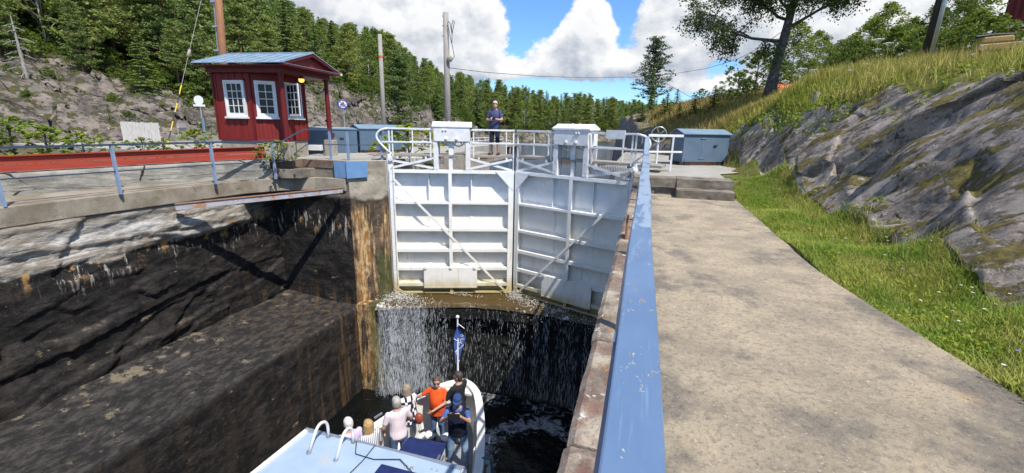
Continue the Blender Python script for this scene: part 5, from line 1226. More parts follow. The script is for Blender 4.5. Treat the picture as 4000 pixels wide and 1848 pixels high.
MB().beam(ja+Vector((0, 0, -.72)), jb+Vector((0, 0, -.72)), .10, .18).build('edge_beam', M['wood'], jt)
MB().box(jb.x-1.6, jb.x+.2, jb.y-.6, jb.y+.6, -3, -.56).build('end_block', M['conc'], jt, bevel=.03)
for z_ in (.3, .0): MB().cyl(ja+jn*2.1+Vector((0, 0, z_-.1)), jb+jn*2.1+Vector((0, 0, z_-.1)), .03, 6).build('rail', M['white2'], jt)
for k in range(14): p = ja.lerp(jb, k/13)+jn*2.1; MB().cyl(p+Vector((0, 0, -.54)), p+Vector((0, 0, .2)), .025, 6).build('rail_post', M['white2'], jt)
# ================================================================== PEOPLE
def remesh(mb, name, mat, parent, voxel=.012, smooth=3, Mw=None):
    """closed overlapping pieces -> one continuous skin"""
    me = bpy.data.meshes.new('tmp'); me.from_pydata([tuple(v) for v in mb.v], [], mb.f); me.update()
    ob = bpy.data.objects.new('tmp', me); COL.objects.link(ob)
    r = ob.modifiers.new('r', 'REMESH'); r.mode = 'VOXEL'; r.voxel_size = voxel; r.use_smooth_shade = True
    if smooth: s_ = ob.modifiers.new('s', 'SMOOTH'); s_.iterations = smooth; s_.factor = .5
    dg = bpy.context.evaluated_depsgraph_get(); ev = ob.evaluated_get(dg); m2 = bpy.data.meshes.new_from_object(ev)
    m2.name = name; bpy.data.objects.remove(ob); bpy.data.meshes.remove(me)
    n_ = len(m2.vertices); co = np.empty(n_*3); m2.vertices.foreach_get('co', co); co = co.reshape(-1, 3)
    A_ = np.array(Mw); co = co @ A_[:3, :3].T+A_[:3, 3]-np.array(parent.location); m2.vertices.foreach_set('co', co.ravel()); m2.update()
    m2.materials.clear(); m2.materials.append(mat); m2.polygons.foreach_set('use_smooth', [True]*len(m2.polygons))
    o = bpy.data.objects.new(name, m2); COL.objects.link(o); o.parent = parent; return o
def cap(mb, p, q, r0, r1, n=10):
    p, q = Vector(p), Vector(q); L = (q-p).length
    d = (q-p).normalized() if L > 1e-6 else Vector((0, 0, 1)); pts, rs = [], []
    for k in range(1, 4): a = math.pi/2*k/4; pts.append(p-d*r0*math.cos(a)); rs.append(r0*math.sin(a))
    pts.append(p); rs.append(r0); pts.append(q); rs.append(r1)
    for k in range(3, 0, -1): a = math.pi/2*k/4; pts.append(q+d*r1*math.cos(a)); rs.append(r1*math.sin(a))
    mb.tube(pts, rs, n)
def loft(mb, secs, n=18):
    """secs: (centre, rx, ry, axis-x, axis-y)"""
    i0 = len(mb.v)
    for c, rx, ry, ex, ey in secs:
        c = Vector(c); mb.V([c+ex*(rx*math.cos(2*math.pi*j/n))+ey*(ry*math.sin(2*math.pi*j/n)) for j in range(n)])
    for k in range(len(secs)-1):
        for j in range(n): a0 = i0+k*n+j; a1 = i0+k*n+(j+1) % n; mb.F((a0, a1, a1+n, a0+n))
    mb.F(tuple(i0+j for j in reversed(range(n))), tuple(i0+(len(secs)-1)*n+j for j in range(n)))
SKIN = pmat('skin', (.46, .27, .20), (.40, .225, .165), 20, .55, 0, world=False)
def person(label, loc, face, h, arms, top, legs, hair, lean=0.0, head=(0, 0), belly=0.0, female=False, sleeves='short', vest=None, glasses=False, hat=None, long_hair=0.0, short_legs=False, stance=.10, shoes=None, coat_hem=.88, hairtop=True):
    """face: world xy direction looked at by the body; arms: ((elbow, wrist), (elbow, wrist)) left, right in body space"""
    root = thing('person', label, 'person', loc)
    f = Vector((face[0], face[1], 0)).normalized(); s = h/1.75
    Mw = Matrix.Translation(loc) @ Matrix(((f.y, f.x, 0, 0), (-f.x, f.y, 0, 0), (0, 0, 1, 0), (0, 0, 0, 1))) @ Matrix.Scale(s, 4)
    piv = Vector((0, 0, .95)); Lr = Matrix.Rotation(-lean, 4, 'X')
    U_ = lambda v: piv+(Lr @ (Vector(v)-piv))           # upper body leans forward about the hips
    ex = Vector((1, 0, 0)); ey = (Lr @ Vector((0, 1, 0)))
    sh = .185 if not female else .165; hp = .10
    tors = [(.86, .155, .11, 0), (.95, .165, .115, 0), (1.06, .148 if female else .155, .105+belly*.5, .01+belly*.4), (1.18, .155, .112+belly*.6, .015+belly*.4), (1.30, .175, .118, .015+belly*.1), (1.40, .175, .10, .0), (1.46, .11, .07, -.01), (1.50, .058, .058, -.01)]
    if female: tors[4] = (1.28, .165, .135, .03)
    hc = U_((0, .015, 1.625)); hy, hpi = head
    Rh = Lr @ Matrix.Rotation(hy, 4, 'Z') @ Matrix.Rotation(-hpi, 4, 'X')
    Hd = lambda v: hc+(Rh @ Vector(v))
    exh, eyh, ezh = [(Rh @ Vector(q)) for q in ((1, 0, 0), (0, 1, 0), (0, 0, 1))]
    def torso(mb, inf, z0, z1, flare=0.0):
        secs = []
        for z in np.linspace(z0, z1, 12):
            rx, ry, yo = [float(np.interp(z, [t_[0] for t_ in tors], [t_[k] for t_ in tors])) for k in (1, 2, 3)]
            e_ = inf+flare*max(0, (1.15-z))
            secs.append((U_((0, yo, z)), rx+e_, ry+e_, ex, ey))
        loft(mb, secs)
    hips = [Vector((-hp, 0, .92)), Vector((hp, 0, .92))]; knees = [Vector((-stance-.005, .03, .50)), Vector((stance+.005, .02, .50))]; ank = [Vector((-stance-.02, -.02, .09)), Vector((stance+.03, -.01, .09))]
    shs = [U_((-sh, 0, 1.415)), U_((sh, 0, 1.415))]
    el = [U_(a[0]) for a in arms]; wr = [U_(a[1]) for a in arms]
    # ---- continuous body
    b_ = MB(); torso(b_, 0, .86, 1.50)
    cap(b_, U_((0, -.005, 1.46)), Hd((0, -.015, -.07)), .058, .055)
    for k in range(8): pass
    b_.ball(hc, (.001, .001, .001), 4, 3)
    secs = [(Hd((0, .03, -.125)), .03, .03, exh, eyh), (Hd((0, .025, -.105)), .052, .058, exh, eyh), (Hd((0, .015, -.06)), .066, .082, exh, eyh), (Hd((0, .005, 0)), .075, .098, exh, eyh), (Hd((0, -.005, .05)), .078, .101, exh, eyh), (Hd((0, -.008, .09)), .066, .088, exh, eyh), (Hd((0, -.01, .118)), .035, .05, exh, eyh)]
    loft(b_, secs, 16)
    cap(b_, Hd((0, .092, .0)), Hd((0, .115, -.035)), .010, .015, 6)                       # nose
    for sg in (-1, 1): cap(b_, Hd((sg*.078, -.01, .005)), Hd((sg*.076, -.005, -.035)), .016, .012, 6)   # ears
    cap(b_, Hd((-.02, .088, -.068)), Hd((.02, .088, -.068)), .011, .011, 6)              # lips
    for i, sg in enumerate((-1, 1)):
        cap(b_, shs[i], el[i], .052 if not female else .046, .040); cap(b_, el[i], wr[i], .039, .027)
        fd = (wr[i]-el[i]).normalized(); side = Vector((-sg, 0, 0)); pn = (side-fd*side.dot(fd))
        if pn.length < .2: pn = Vector((0, 1, 0))-fd*fd.y
        pn.normalize(); wd = fd.cross(pn).normalized()
        pc = wr[i]+fd*.045
        loft(b_, [(wr[i]-fd*.01, .026, .020, wd, pn), (wr[i]+fd*.03, .038, .017, wd, pn), (wr[i]+fd*.085, .042, .014, wd, pn), (wr[i]+fd*.095, .036, .010, wd, pn)], 12)
        for q, (o_, L_) in enumerate(((-.031, .062), (-.0105, .074), (.0105, .070), (.031, .054))):
            r0 = wr[i]+fd*.085+wd*o_; k1 = r0+(fd*.8+pn*.5).normalized()*L_*.5; k2 = k1+(fd*.25+pn*1.0).normalized()*L_*.5
            cap(b_, r0, k1, .0095, .009, 6); cap(b_, k1, k2, .009, .0075, 6)
        tsd = wd*(1 if wd.z > 0 else -1)
        r0 = wr[i]+fd*.025+tsd*.03; k1 = r0+(fd*.6+tsd*.7+pn*.35).normalized()*.042; k2 = k1+(fd*.8+tsd*.2+pn*.6).normalized()*.032
        cap(b_, r0, k1, .013, .011, 6); cap(b_, k1, k2, .0105, .009, 6)
    for i, sg in enumerate((-1, 1)):
        cap(b_, hips[i], knees[i], .088, .056); cap(b_, knees[i], ank[i], .054, .036)
        cap(b_, ank[i]+Vector((0, -.03, -.045)), ank[i]+Vector((sg*.02, .16, -.06)), .038, .028)
    remesh(b_, 'body', SKIN, root, .0105, 2, Mw)
    # ---- clothes
    t_ = MB(); torso(t_, .016, coat_hem, 1.475, .10 if female and sleeves != 'none' else .02)
    if sleeves != 'none':
        for i in (0, 1):
            if sleeves == 'short': cap(t_, shs[i], shs[i].lerp(el[i], .62), .066 if not female else .060, .060)
            else: cap(t_, shs[i], el[i], .068, .056); cap(t_, el[i], el[i].lerp(wr[i], .86), .055, .044)
    remesh(t_, 'shirt', top, root, .013, 3, Mw)
    l_ = MB(); secs = [(Vector((0, 0, z)), r1, r2, Vector((1, 0, 0)), Vector((0, 1, 0))) for z, r1, r2 in ((.80, .155, .10), (.88, .17, .122), (.95, .172, .122), (1.02, .162, .118))]
    loft(l_, secs)
    for i, sg in enumerate((-1, 1)):
        kn = knees[i]
        cap(l_, hips[i], kn, .098, .074)
        if short_legs: cap(l_, kn, kn.lerp(ank[i], .22), .076, .074)
        else: cap(l_, kn, kn.lerp(ank[i], .95), .070, .056)
    remesh(l_, 'trousers', legs, root, .014, 3, Mw)
    if not short_legs or shoes:
        for i, sg in enumerate((-1, 1)):
            sm = MB(); cap(sm, ank[i]+Vector((0, -.05, -.048)), ank[i]+Vector((sg*.02, .17, -.058)), .046, .036); cap(sm, ank[i]+Vector((0, -.03, -.04)), ank[i]+Vector((0, -.02, -.0)), .046, .045)
            remesh(sm, 'shoe', shoes or M['black'], root, .012, 2, Mw)
    if vest:
        v_ = MB(); torso(v_, .038, .86, 1.44, .02)
        for i in (0, 1): cap(v_, shs[i].lerp(U_((0, 0, 1.40)), .25), shs[i].lerp(el[i], .06), .075, .07)
        remesh(v_, 'vest', vest, root, .013, 2, Mw)
    # ---- hair
    if hair is not None:
        h_ = MB(); loft(h_, [(Hd((0, -.045, -.07)), .060, .055, exh, eyh), (Hd((0, -.035, -.02)), .080, .080, exh, eyh), (Hd((0, -.022, .04)), .088, .100, exh, eyh), (Hd((0, -.012, .085)), .080, .100, exh, eyh), (Hd((0, -.008, .118)), .058, .075, exh, eyh), (Hd((0, -.008, .136)), .02, .03, exh, eyh)], 16)
        if long_hair:
            for a in np.linspace(-1.9, 1.9, 11):
                x_, y_ = math.sin(a)*.082, -math.cos(a)*.085-.01
                cap(h_, Hd((x_, y_, .04)), Hd((x_*1.12, y_*1.05, -.06-long_hair)), .028, .020, 6)
        remesh(h_, 'hair', hair, root, .010, 1, Mw)
    for sg in (-1, 1):
        e_ = MB(Mw); e_.ball(Hd((sg*.032, .084, .012)), .011, 8, 6); e_.build('eye', M['black'], root)
    if glasses:
        g_ = MB(Mw)
        for sg in (-1, 1): g_.ball(Hd((sg*.034, .096, .010)), (.030, .012, .022), 10, 6)
        g_.tube([Hd((-.085, 0, .02)), Hd((-.068, .085, .016)), Hd((0, .105, .018)), Hd((.068, .085, .016)), Hd((.085, 0, .02))], .006, 5); g_.build('sunglasses', M['black'], root, smooth=True)
    if hat:
        c_ = MB(Mw); loft(c_, [(Hd((0, -.005, .045)), .094, .112, exh, eyh), (Hd((0, -.006, .09)), .090, .108, exh, eyh), (Hd((0, -.01, .125)), .070, .085, exh, eyh), (Hd((0, -.012, .145)), .03, .04, exh, eyh)], 16)
        c_.build('cap', hat, root, smooth=True)
        br = MB(Mw); br.prism([Hd((.085*math.sin(a), .06+.125*math.cos(a) if abs(a) < 1.5 else .05, .048)) for a in np.linspace(-1.55, 1.55, 11)], ezh*.012); br.build('cap_brim', hat, root)
    return root, Mw, U_, Hd
J = {k: m_cloth(*v) for k, v in {'navy_tee': ('navy_tshirt', (.075, .085, .17)), 'navy_short': ('navy_shorts', (.028, .032, .06)), 'pink': ('pale_pink_tshirt', (.72, .62, .66), (.66, .56, .61)), 'jeans': ('blue_jeans', (.10, .16, .27), (.065, .11, .20)), 'ljeans': ('light_blue_jeans', (.24, .34, .48), (.15, .24, .38)),
     'orange': ('orange_top', (.72, .10, .02), (.58, .075, .015)), 'blackj': ('black_jacket', (.025, .026, .032)), 'lilac': ('lilac_shirt', (.58, .50, .66), (.52, .45, .60)), 'wpant': ('white_trousers', (.74, .74, .75), (.66, .66, .68)), 'vest': ('navy_quilted_vest', (.012, .016, .035)), 'bshirt': ('blue_shirt', (.07, .13, .34)), 'cap': ('blue_cap', (.035, .07, .20))}.items()}
J['geo'] = m_cloth('black_white_geometric_top', (.74, .74, .75), None, 7, 'geo'); J['stripe'] = m_cloth('navy_white_striped_blouse', (.72, .72, .74), None, 7, 'stripe')
HA = {k: pmat(k+'_hair', c, tuple(q*.7 for q in c), 30, .6, .004, world=False) for k, c in {'white': (.72, .70, .66), 'grey': (.42, .40, .37), 'ash': (.30, .24, .17), 'blond': (.46, .30, .13), 'brown': (.12, .075, .05), 'dark': (.055, .045, .04)}.items()}
DZ = -5.5
rest = ((-.27, -.02, 1.14), (-.28, .08, .90)), ((.27, -.02, 1.14), (.28, .08, .90))
# man on the gate walkway
gp = MXL @ Vector((3.58, -.36, .586))
pm, Mw, Uv, Hv = person('white haired man in navy t-shirt and shorts standing on the gate walkway', tuple(gp), (-.10, -1), 1.80, (((-.27, .06, 1.15), (-.07, .25, 1.17)), ((.28, .04, 1.14), (.05, .27, 1.15))), J['navy_tee'], J['navy_short'], HA['white'], head=(.35, -.30), glasses=True, short_legs=True, shoes=m_flat('brown_sandal', (.09, .055, .035), .7), coat_hem=.84)
mb = MB(Mw); mb.box(-.16, -.05, .325, .345, 1.14, 1.23); ph = mb.build('phone', M['black'], None, bevel=.004); tag(ph, 'black phone held by the man on the gate walkway', 'phone')
mb = MB(Mw); mb.cyl(Uv((.085, .255, 1.148)), Uv((.072, .262, 1.149)), .034, 12); mb.build('wrist_watch', M['galv'], pm)
# boat party
cm, Mw, Uv, Hv = person('man in blue cap and navy quilted vest raising a phone on the boat', (-3.22, 7.28, DZ), (.25, -1), 1.77, (((-.27, .22, 1.32), (-.12, .38, 1.54)), ((.28, .24, 1.31), (.12, .39, 1.53))), J['bshirt'], J['ljeans'], HA['dark'], head=(.1, .12), glasses=True, vest=J['vest'], hat=J['cap'], stance=.15, shoes=m_flat('grey_shoe', (.25, .22, .19), .8), belly=.04)
mb = MB(Mw); mb.box(-.13, .11, .49, .505, 1.55, 1.68); ph = mb.build('tablet', M['black'], None, bevel=.005); tag(ph, 'black tablet held up by the man in the blue cap', 'tablet')
person('woman in orange top and jeans leaning on the boat rail', (-3.98, 7.90, DZ), (.12, -1), 1.66, (((.33, .05, 1.18), (.22, .28, 1.05)), ((.28, .04, 1.16), (.16, .26, 1.16)))[::-1] if False else (((-.22, .10, 1.16), (.02, .30, 1.05)), ((.40, .06, 1.24), (.60, .02, 1.12))), J['orange'], J['jeans'], HA['brown'], head=(.25, -.1), belly=.07, female=True, glasses=True, coat_hem=.80, long_hair=.0, stance=.09)
person('man in black jacket at the bow with his back to the path', (-3.55, 8.10, DZ), (-.95, .35), 1.76, (((-.27, .10, 1.18), (-.14, .30, 1.05)), ((.28, .12, 1.17), (.12, .31, 1.08))), J['blackj'], J['blackj'], HA['dark'], head=(.35, -.05), glasses=True, sleeves='long', belly=.05)
person('woman in black and white patterned top and white trousers at the port rail', (-4.38, 7.42, DZ), (-.8, .45), 1.64, (((-.24, .15, 1.20), (-.16, .36, 1.10)), ((.24, .15, 1.20), (.16, .36, 1.10))), J['geo'], J['wpant'], HA['ash'], lean=.22, head=(.2, -.1), female=True, long_hair=.05, coat_hem=.84)
person('grey haired man in pale pink t-shirt and jeans seen from behind', (-4.32, 6.80, DZ), (-.75, .65), 1.77, (((-.28, .02, 1.16), (-.26, .16, .96)), ((.29, .05, 1.16), (.18, .22, 1.02))), J['pink'], J['jeans'], HA['grey'], lean=.06, head=(.1, -.1), belly=.05)
person('white haired man in lilac shirt standing before the cabin roof', (-4.84, 6.0, DZ), (-.8, .5), 1.72, rest, J['lilac'], J['jeans'], HA['white'], lean=.10, belly=.06)
person('blond woman in navy and white striped blouse before the cabin roof', (-4.50, 6.16, DZ), (-.85, .4), 1.64, (((-.24, .12, 1.18), (-.12, .3, 1.1)), ((.24, .08, 1.16), (.10, .28, 1.06))), J['stripe'], J['wpant'], HA['blond'], lean=.14, head=(.3, -.1), female=True, long_hair=.13, sleeves='long', coat_hem=.82)
# red handbag on the woman's back
bag = thing('handbag', 'small russet leather bag on the back of the woman in patterned top', 'bag', (-4.10, 7.25, -4.6))
mb = MB(); mb.ball((-4.08, 7.22, -4.43), (.10, .08, .13), 12, 8); remesh(mb, 'pouch', pmat('russet_leather', (.30, .06, .03), (.22, .045, .025), 12, .5, .004), bag, .014, 1, Matrix.Identity(4))
MB().tube([(-4.12, 7.22, -4.32), (-4.2, 7.3, -4.12), (-4.32, 7.4, -4.12), (-4.30, 7.3, -4.4)], .010, 5).build('strap', M['dark'], bag)
MB().tube([(-4.03, 7.2, -4.52), (-4.02, 7.2, -4.75), (-4.06, 7.2, -4.8), (-4.07, 7.2, -4.56)], .007, 5).build('strap', M['dark'], bag)
# ================================================================== BOAT
HW = m_flat('boat_white_gelcoat', (.74, .72, .66), .4); BD = pmat('boat_grey_deck', (.30, .32, .34), (.24, .26, .28), 6, .7, .002); BR = pmat('boat_pale_blue_roof', (.30, .39, .50), (.34, .43, .53), 2.2, .5, .002, c3=(.38, .41, .44), t3=.64, s3=1.5)
NAVY = m_cloth('navy_canvas', (.018, .03, .115), (.014, .022, .085)); CR = .0
BWY = [8.98, 8.93, 8.8, 8.6, 8.35, 8.05, 7.6, 7.15, 6.4, 5.4, 4, 2, 0, -3]; BWW = [.02, .14, .32, .50, .64, .79, .98, 1.15, 1.38, 1.53, 1.62, 1.62, 1.6, 1.4]
XC = -3.75
def bw_(y): return float(np.interp(-y, [-q for q in BWY], BWW))
ys = np.concatenate([np.linspace(8.98, 8.3, 14), np.linspace(8.2, -3, 40)])
boat = thing('tour_boat', 'white passenger boat with pale blue cabin roof lying in the lock', 'boat', (XC, 3, ZC))
zg = lambda y: -4.52-.08*sstep(8.9, 6.0, y)
def hullgrid(f):
    return np.array([[f(y, t) for t in range(13)] for y in ys])
outp = []
for y in ys:
    w_ = bw_(y); z0 = float(zg(y)); row = []
    for fx, z in ((1.0, z0), (1.005, z0-.3), (.985, z0-.7), (.95, -5.7), (.90, -6.4), (.74, -7.4), (.15, -8.2)): row.append((fx*w_, z))
    outp.append([(XC+x, y, z) for x, z in row]+[(XC-x, y, z) for x, z in reversed(row)])
MB().grid(np.array(outp)[::-1]).build('hull', HW, boat, smooth=True)
inp = []
for y in ys[2:]:
    w_ = max(bw_(y)-.13, .04); z0 = float(zg(y)); row = [(w_, z0), (w_-.02, z0-.45), (w_-.06, DZ)]
    inp.append([(XC+x, min(y, 8.84), z) for x, z in row]+[(XC-x, min(y, 8.84), z) for x, z in reversed(row)])
MB().grid(np.array(inp)).build('bulwark', HW, boat, smooth=True)
gw_ = []
for y in ys: w_ = bw_(y); z0 = float(zg(y)); gw_.append((w_, y, z0))
gr_ = [(XC-w_, y, z) for w_, y, z in reversed(gw_)]+[(XC+w_, y, z) for w_, y, z in gw_]
mb = MB(); i0 = 0; rows = []
for k, p in enumerate(gr_):
    a = Vector(gr_[max(k-1, 0)]); b_ = Vector(gr_[min(k+1, len(gr_)-1)]); d = (b_-a); d.z = 0; d.normalize(); n_ = Vector((d.y, -d.x, 0)); p = Vector(p)
    rows.append([p-n_*.03+Vector((0, 0, -.03)), p-n_*.03+Vector((0, 0, .03)), p+n_*.14+Vector((0, 0, .03)), p+n_*.14+Vector((0, 0, -.03))])
mb.grid(np.array([[tuple(q) for q in r_] for r_ in rows]), wrap=True).build('gunwale', HW, boat)
dk = np.array([[(XC-(bw_(y)-.16), y, DZ+.008), (XC+(bw_(y)-.16), y, DZ+.008)] for y in ys[4:]]); MB().grid(dk[::-1]).build('deck', BD, boat)
for y in (7.75, 6.95, 6.2):
    for sg in (-1, 1):
        w_ = bw_(y)-.13; MB().beam((XC+sg*(w_-.07), y, DZ), (XC+sg*(w_-.03), y, -4.6), .06, .10, up=(0, 1, 0)).build('rib', HW, boat)
MB().prism([(XC-.5, 8.55, -4.62), (XC+.5, 8.55, -4.62), (XC+.14, 8.88, -4.62), (XC-.14, 8.88, -4.62)], (0, 0, .05)).build('bow_plate', HW, boat)
MB().box(XC+1.28, XC+1.30, 6.55, 6.85, -5.25, -4.95).build('hawse_slot', M['dark'], boat)
# cabin
cwY = np.linspace(5.30, -2.8, 9)
ro = [(XC-(bw_(y)-.10), y) for y in cwY]+[(XC+(bw_(y)-.10), y) for y in reversed(cwY)]
cb = MB(); cb.prism([(x, y-.08, DZ) for x, y in [(XC+(px-XC)*.96, y) for px, y in ro]], (0, 0, 1.83)); cab = cb.build('cabin', HW, boat)
for s in (-1, 1): MB().box(XC+s*.72-.55, XC+s*.72+.55, 5.215, 5.235, -4.75, -3.95).build('window_pane', M['glass'], cab)
nx = 24; rg = []
for y in np.concatenate([[5.36], cwY-.0]):
    w_ = bw_(y)-.06; rg.append([(XC+w_*t, y, -3.60-.05*t*t) for t in np.linspace(-1, 1, nx)])
rg = np.array(rg); top_ = MB(); top_.grid(rg); lo_ = rg.copy(); lo_[..., 2] -= .07; top_.grid(lo_[:, ::-1])
for a_, b2 in ((rg[0], lo_[0]), (rg[-1][::-1], lo_[-1][::-1])): top_.grid(np.stack([b2, a_]))
roof = top_.build('cabin_roof', BR, boat, smooth=False)
for s in (-1, 1):
    pts = [(XC+s*(bw_(y)-.05), y, -3.655) for y in np.concatenate([[5.37], cwY])]; mb = MB()
    for i in range(len(pts)-1): mb.beam(pts[i], pts[i+1], .07, .09)
    mb.build('roof_edge', HW, roof)
MB().beam((XC-(bw_(5.36)-.04), 5.37, -3.635), (XC+(bw_(5.36)-.04), 5.37, -3.635), .035, .10).build('front_edge', M['galv'], roof)
for fx, fy, gx_, gy_ in ((-4.80, 4.92, -4.75, 5.33), (-4.27, 4.90, -4.26, 5.33)):
    a, b_ = Vector((fx, fy, -3.62)), Vector((gx_, gy_, -3.64)); d = b_-a
    pts = fillet([a, a+d*.55+Vector((0, 0, .40)), b_+d*.02+Vector((0, 0, .34)), b_], .16, 7); gh = MB().tube(pts, .024, 10).build('grab_rail', M['white2'], boat, smooth=True)
    for q in (a, b_): MB().tube([q+Vector((0, 0, -.01)), q+Vector((0, 0, .035))], .04, 10).build('socket', M['galv'], gh)
MB().hexa([(-3.52, 4.2, -3.61), (-2.85, 4.2, -3.61), (-2.85, 5.02, -3.61), (-3.52, 5.02, -3.61), (-3.52, 4.2, -3.56), (-2.85, 4.2, -3.56), (-2.85, 5.02, -3.56), (-3.52, 5.02, -3.56)]).build('roof_hatch', NAVY, roof, bevel=.01)
MB().tube([(-4.2, 5.34, -3.58), (-4.05, 5.1, -3.585), (-3.7, 5.08, -3.58), (-3.3, 5.2, -3.57), (-2.95, 5.0, -3.575), (-2.8, 4.6, -3.58)], .008, 5).build('cable', M['black'], roof)
MB().tube([(-3.86, 5.36, -3.58), (-3.85, 5.0, -3.585), (-3.9, 4.5, -3.58)], .008, 5).build('cable', M['black'], roof)
for dx in (0, .09): MB().cyl((-2.75+dx, 5.2, -3.62), (-3.32+dx, 6.62, -4.66), .022, 8).build('slide_rail', M['galv'], boat)
# deck fittings: rubbing strake, roof seams, cleats, vents
for s_ in (-1, 1):
    pts = [(XC+s_*(bw_(y)*1.004+.015), y, float(zg(y))-.26) for y in ys[3:]]; mb = MB()
    for i in range(len(pts)-1): mb.beam(pts[i], pts[i+1], .04, .07)
    mb.build('rubbing_strake', BD, boat)
    MB().beam((XC+s_*1.30, 7.05, -4.53), (XC+s_*1.24, 7.25, -4.53), .03, .04).build('cleat', M['galv'], boat)
for y in (4.35, 3.3, 2.2): MB().beam((XC-1.5, y, -3.628), (XC+1.5, y, -3.628), .03, .012).build('roof_seam', BR, roof)
for x in (-3.15, -3.05): MB().ball((x, 5.12, -3.60), (.03, .03, .022), 8, 5).build('roof_bolt', M['galv'], roof)
# navy covered locker
nv = thing('covered_locker', 'dark navy canvas covered locker on the boat deck', 'locker', (-3.8, 6.75, DZ))
MB().prism([(-4.15, 6.52, DZ), (-3.30, 6.45, DZ), (-3.38, 7.0, DZ), (-4.15, 6.95, DZ)], (0, 0, .72)).build('box', HW, nv)
MB().prism([(-4.19, 6.50, -4.775), (-3.29, 6.43, -4.775), (-3.37, 7.05, -4.775), (-4.19, 6.99, -4.775)], (0, 0, .05)).build('cover', NAVY, nv, bevel=.012)
for k, (x, y) in enumerate(((-4.13, 7.80), (-3.75, 7.84))):
    bo = thing('deck_bollard', ('pale round bollard behind the navy locker, nearer the port side', 'pale round bollard by the jeans of the man in the vest')[k], 'bollard', (x, y, DZ), 'mooring bollards on the fore deck')
    MB().lathe((x, y, 0), [(.10, DZ), (.08, DZ+.05), (.075, DZ+.2)], 14).build('stem', BD, bo); MB().lathe((x, y, 0), [(.12, DZ+.2), (.13, DZ+.22), (.12, DZ+.25), (.05, DZ+.265)], 16).build('head', M['sign'], bo)
TEAL = pmat('teal_rope', (.05, .26, .27), (.035, .19, .21), 60, .8, .003)
rp_ = [(-3.6, 7.7, DZ+.3), (-3.62, 7.35, DZ+.06), (-3.5, 6.95, DZ+.03), (-3.1, 6.85, DZ+.025), (-2.7, 6.9, DZ+.03), (-2.52, 6.75, DZ+.35), (-2.48, 6.7, -4.53), (-2.28, 6.7, -4.52), (-2.26, 6.7, -5.0), (-2.27, 6.6, -5.8)]
tag(MB().tube(fillet(rp_, .15, 4), .022, 7).build('mooring_rope', TEAL), 'teal mooring rope crossing the fore deck and starboard gunwale', 'rope')
rp_ = [(-3.85+.10*math.cos(a)*(1+.02*a), 7.66+.08*math.sin(a), DZ+.03+.006*a) for a in np.linspace(0, 14, 60)]
tag(MB().tube(rp_, .018, 6).build('rope_coil', TEAL), 'coil of teal rope between the two bollards', 'rope')
# flag staff and limp flag
fs = thing('flag_staff', 'white flag staff with ball top at the bow of the boat', 'flagpole', (-3.9, 8.88, -4.5))
MB().tube([(-3.90, 8.86, -4.5), (-3.93, 8.95, -2.88)], [.026, .018], 10).build('staff', M['white2'], fs); MB().ball((-3.931, 8.953, -2.84), .045, 12, 8).build('ball_top', M['white2'], fs, smooth=True)
MB().cyl((-3.93, 8.94, -3.0), (-3.72, 8.86, -3.06), .010, 5).build('halyard_arm', M['white2'], fs)
fl = thing('flag', 'limp blue flag with white border and white letters hanging from the bow staff', 'flag', (-3.93, 8.93, -3.9))
nu, nv_ = 26, 60; Pf = np.zeros((nv_, nu, 3))
cfwd = Vector((3.9, -8.9, 0)).normalized(); clat = Vector((-cfwd.y, cfwd.x, 0))
FW = lambda v: np.interp(v, [0, .12, .3, .42, .6, .72, .85, 1], [.04, .13, .27, .25, .20, .15, .12, .08])
for i in range(nv_):
    v = i/(nv_-1)
    for j in range(nu):
        u = j/(nu-1); wv = math.sin(u*7.5+v*2.2)*.028*(1-.3*v)
        lat = (u-.42)*FW(v)+.02*math.sin(v*5); dep = .035+wv
        p = Vector((-3.925, 8.93, -3.06))+clat*lat+cfwd*dep; Pf[i, j] = (p.x, p.y, -3.06-.98*v+.05*abs(u-.5)*math.sin(3*v))
FB = m_cloth('blue_flag_cloth', (.07, .13, .40), (.045, .09, .30)); MB().grid(Pf).build('cloth', FB, fl, smooth=True)
def onflag(u, v):
    i = min(int(v*(nv_-1)), nv_-2); j = min(max(int(u*(nu-1)), 0), nu-2); fi, fj = v*(nv_-1)-i, u*(nu-1)-j
    p = (Pf[i, j]*(1-fj)+Pf[i, j+1]*fj)*(1-fi)+(Pf[i+1, j]*(1-fj)+Pf[i+1, j+1]*fj)*fi; return Vector(p)+cfwd*.008
def fstroke(pts, r): 
    L_ = []
    for (u0, v0), (u1, v1) in zip(pts[:-1], pts[1:]): L_ += [onflag(u0+(u1-u0)*t/4, v0+(v1-v0)*t/4) for t in range(4)]
    L_.append(onflag(*pts[-1])); return MB().tube(L_, r, 5)
fstroke([(.02, .33), (.25, .37), (.45, .40)], .010).build('border', M['sign'], fl); fstroke([(.97, .50), (.6, .60), (.15, .68), (.30, .76)], .010).build('border', M['sign'], fl); fstroke([(.9, .9), (.7, .99)], .009).build('border', M['sign'], fl)
# letters E and K, running down the cloth
for nm, st_ in (('letter_r', [[(.62, .245), (.80, .225)], [(.80, .225), (.92, .25), (.80, .29)], [(.62, .265), (.80, .29)]]), ('letter_e', [[(.56, .355), (.86, .325)], [(.56, .355), (.62, .395)], [(.70, .342), (.76, .38)], [(.86, .325), (.92, .365)]]), ('letter_k', [[(.44, .44), (.74, .41)], [(.60, .425), (.52, .50)], [(.60, .425), (.80, .475)]])):
    mb = MB()
    for s_ in st_: q_ = fstroke(s_, .0055); o_ = len(mb.v); mb.v += q_.v; mb.f += [tuple(k+o_ for k in f_) for f_ in q_.f]; mb.k += q_.k
    mb.build(nm, M['sign'], fl)
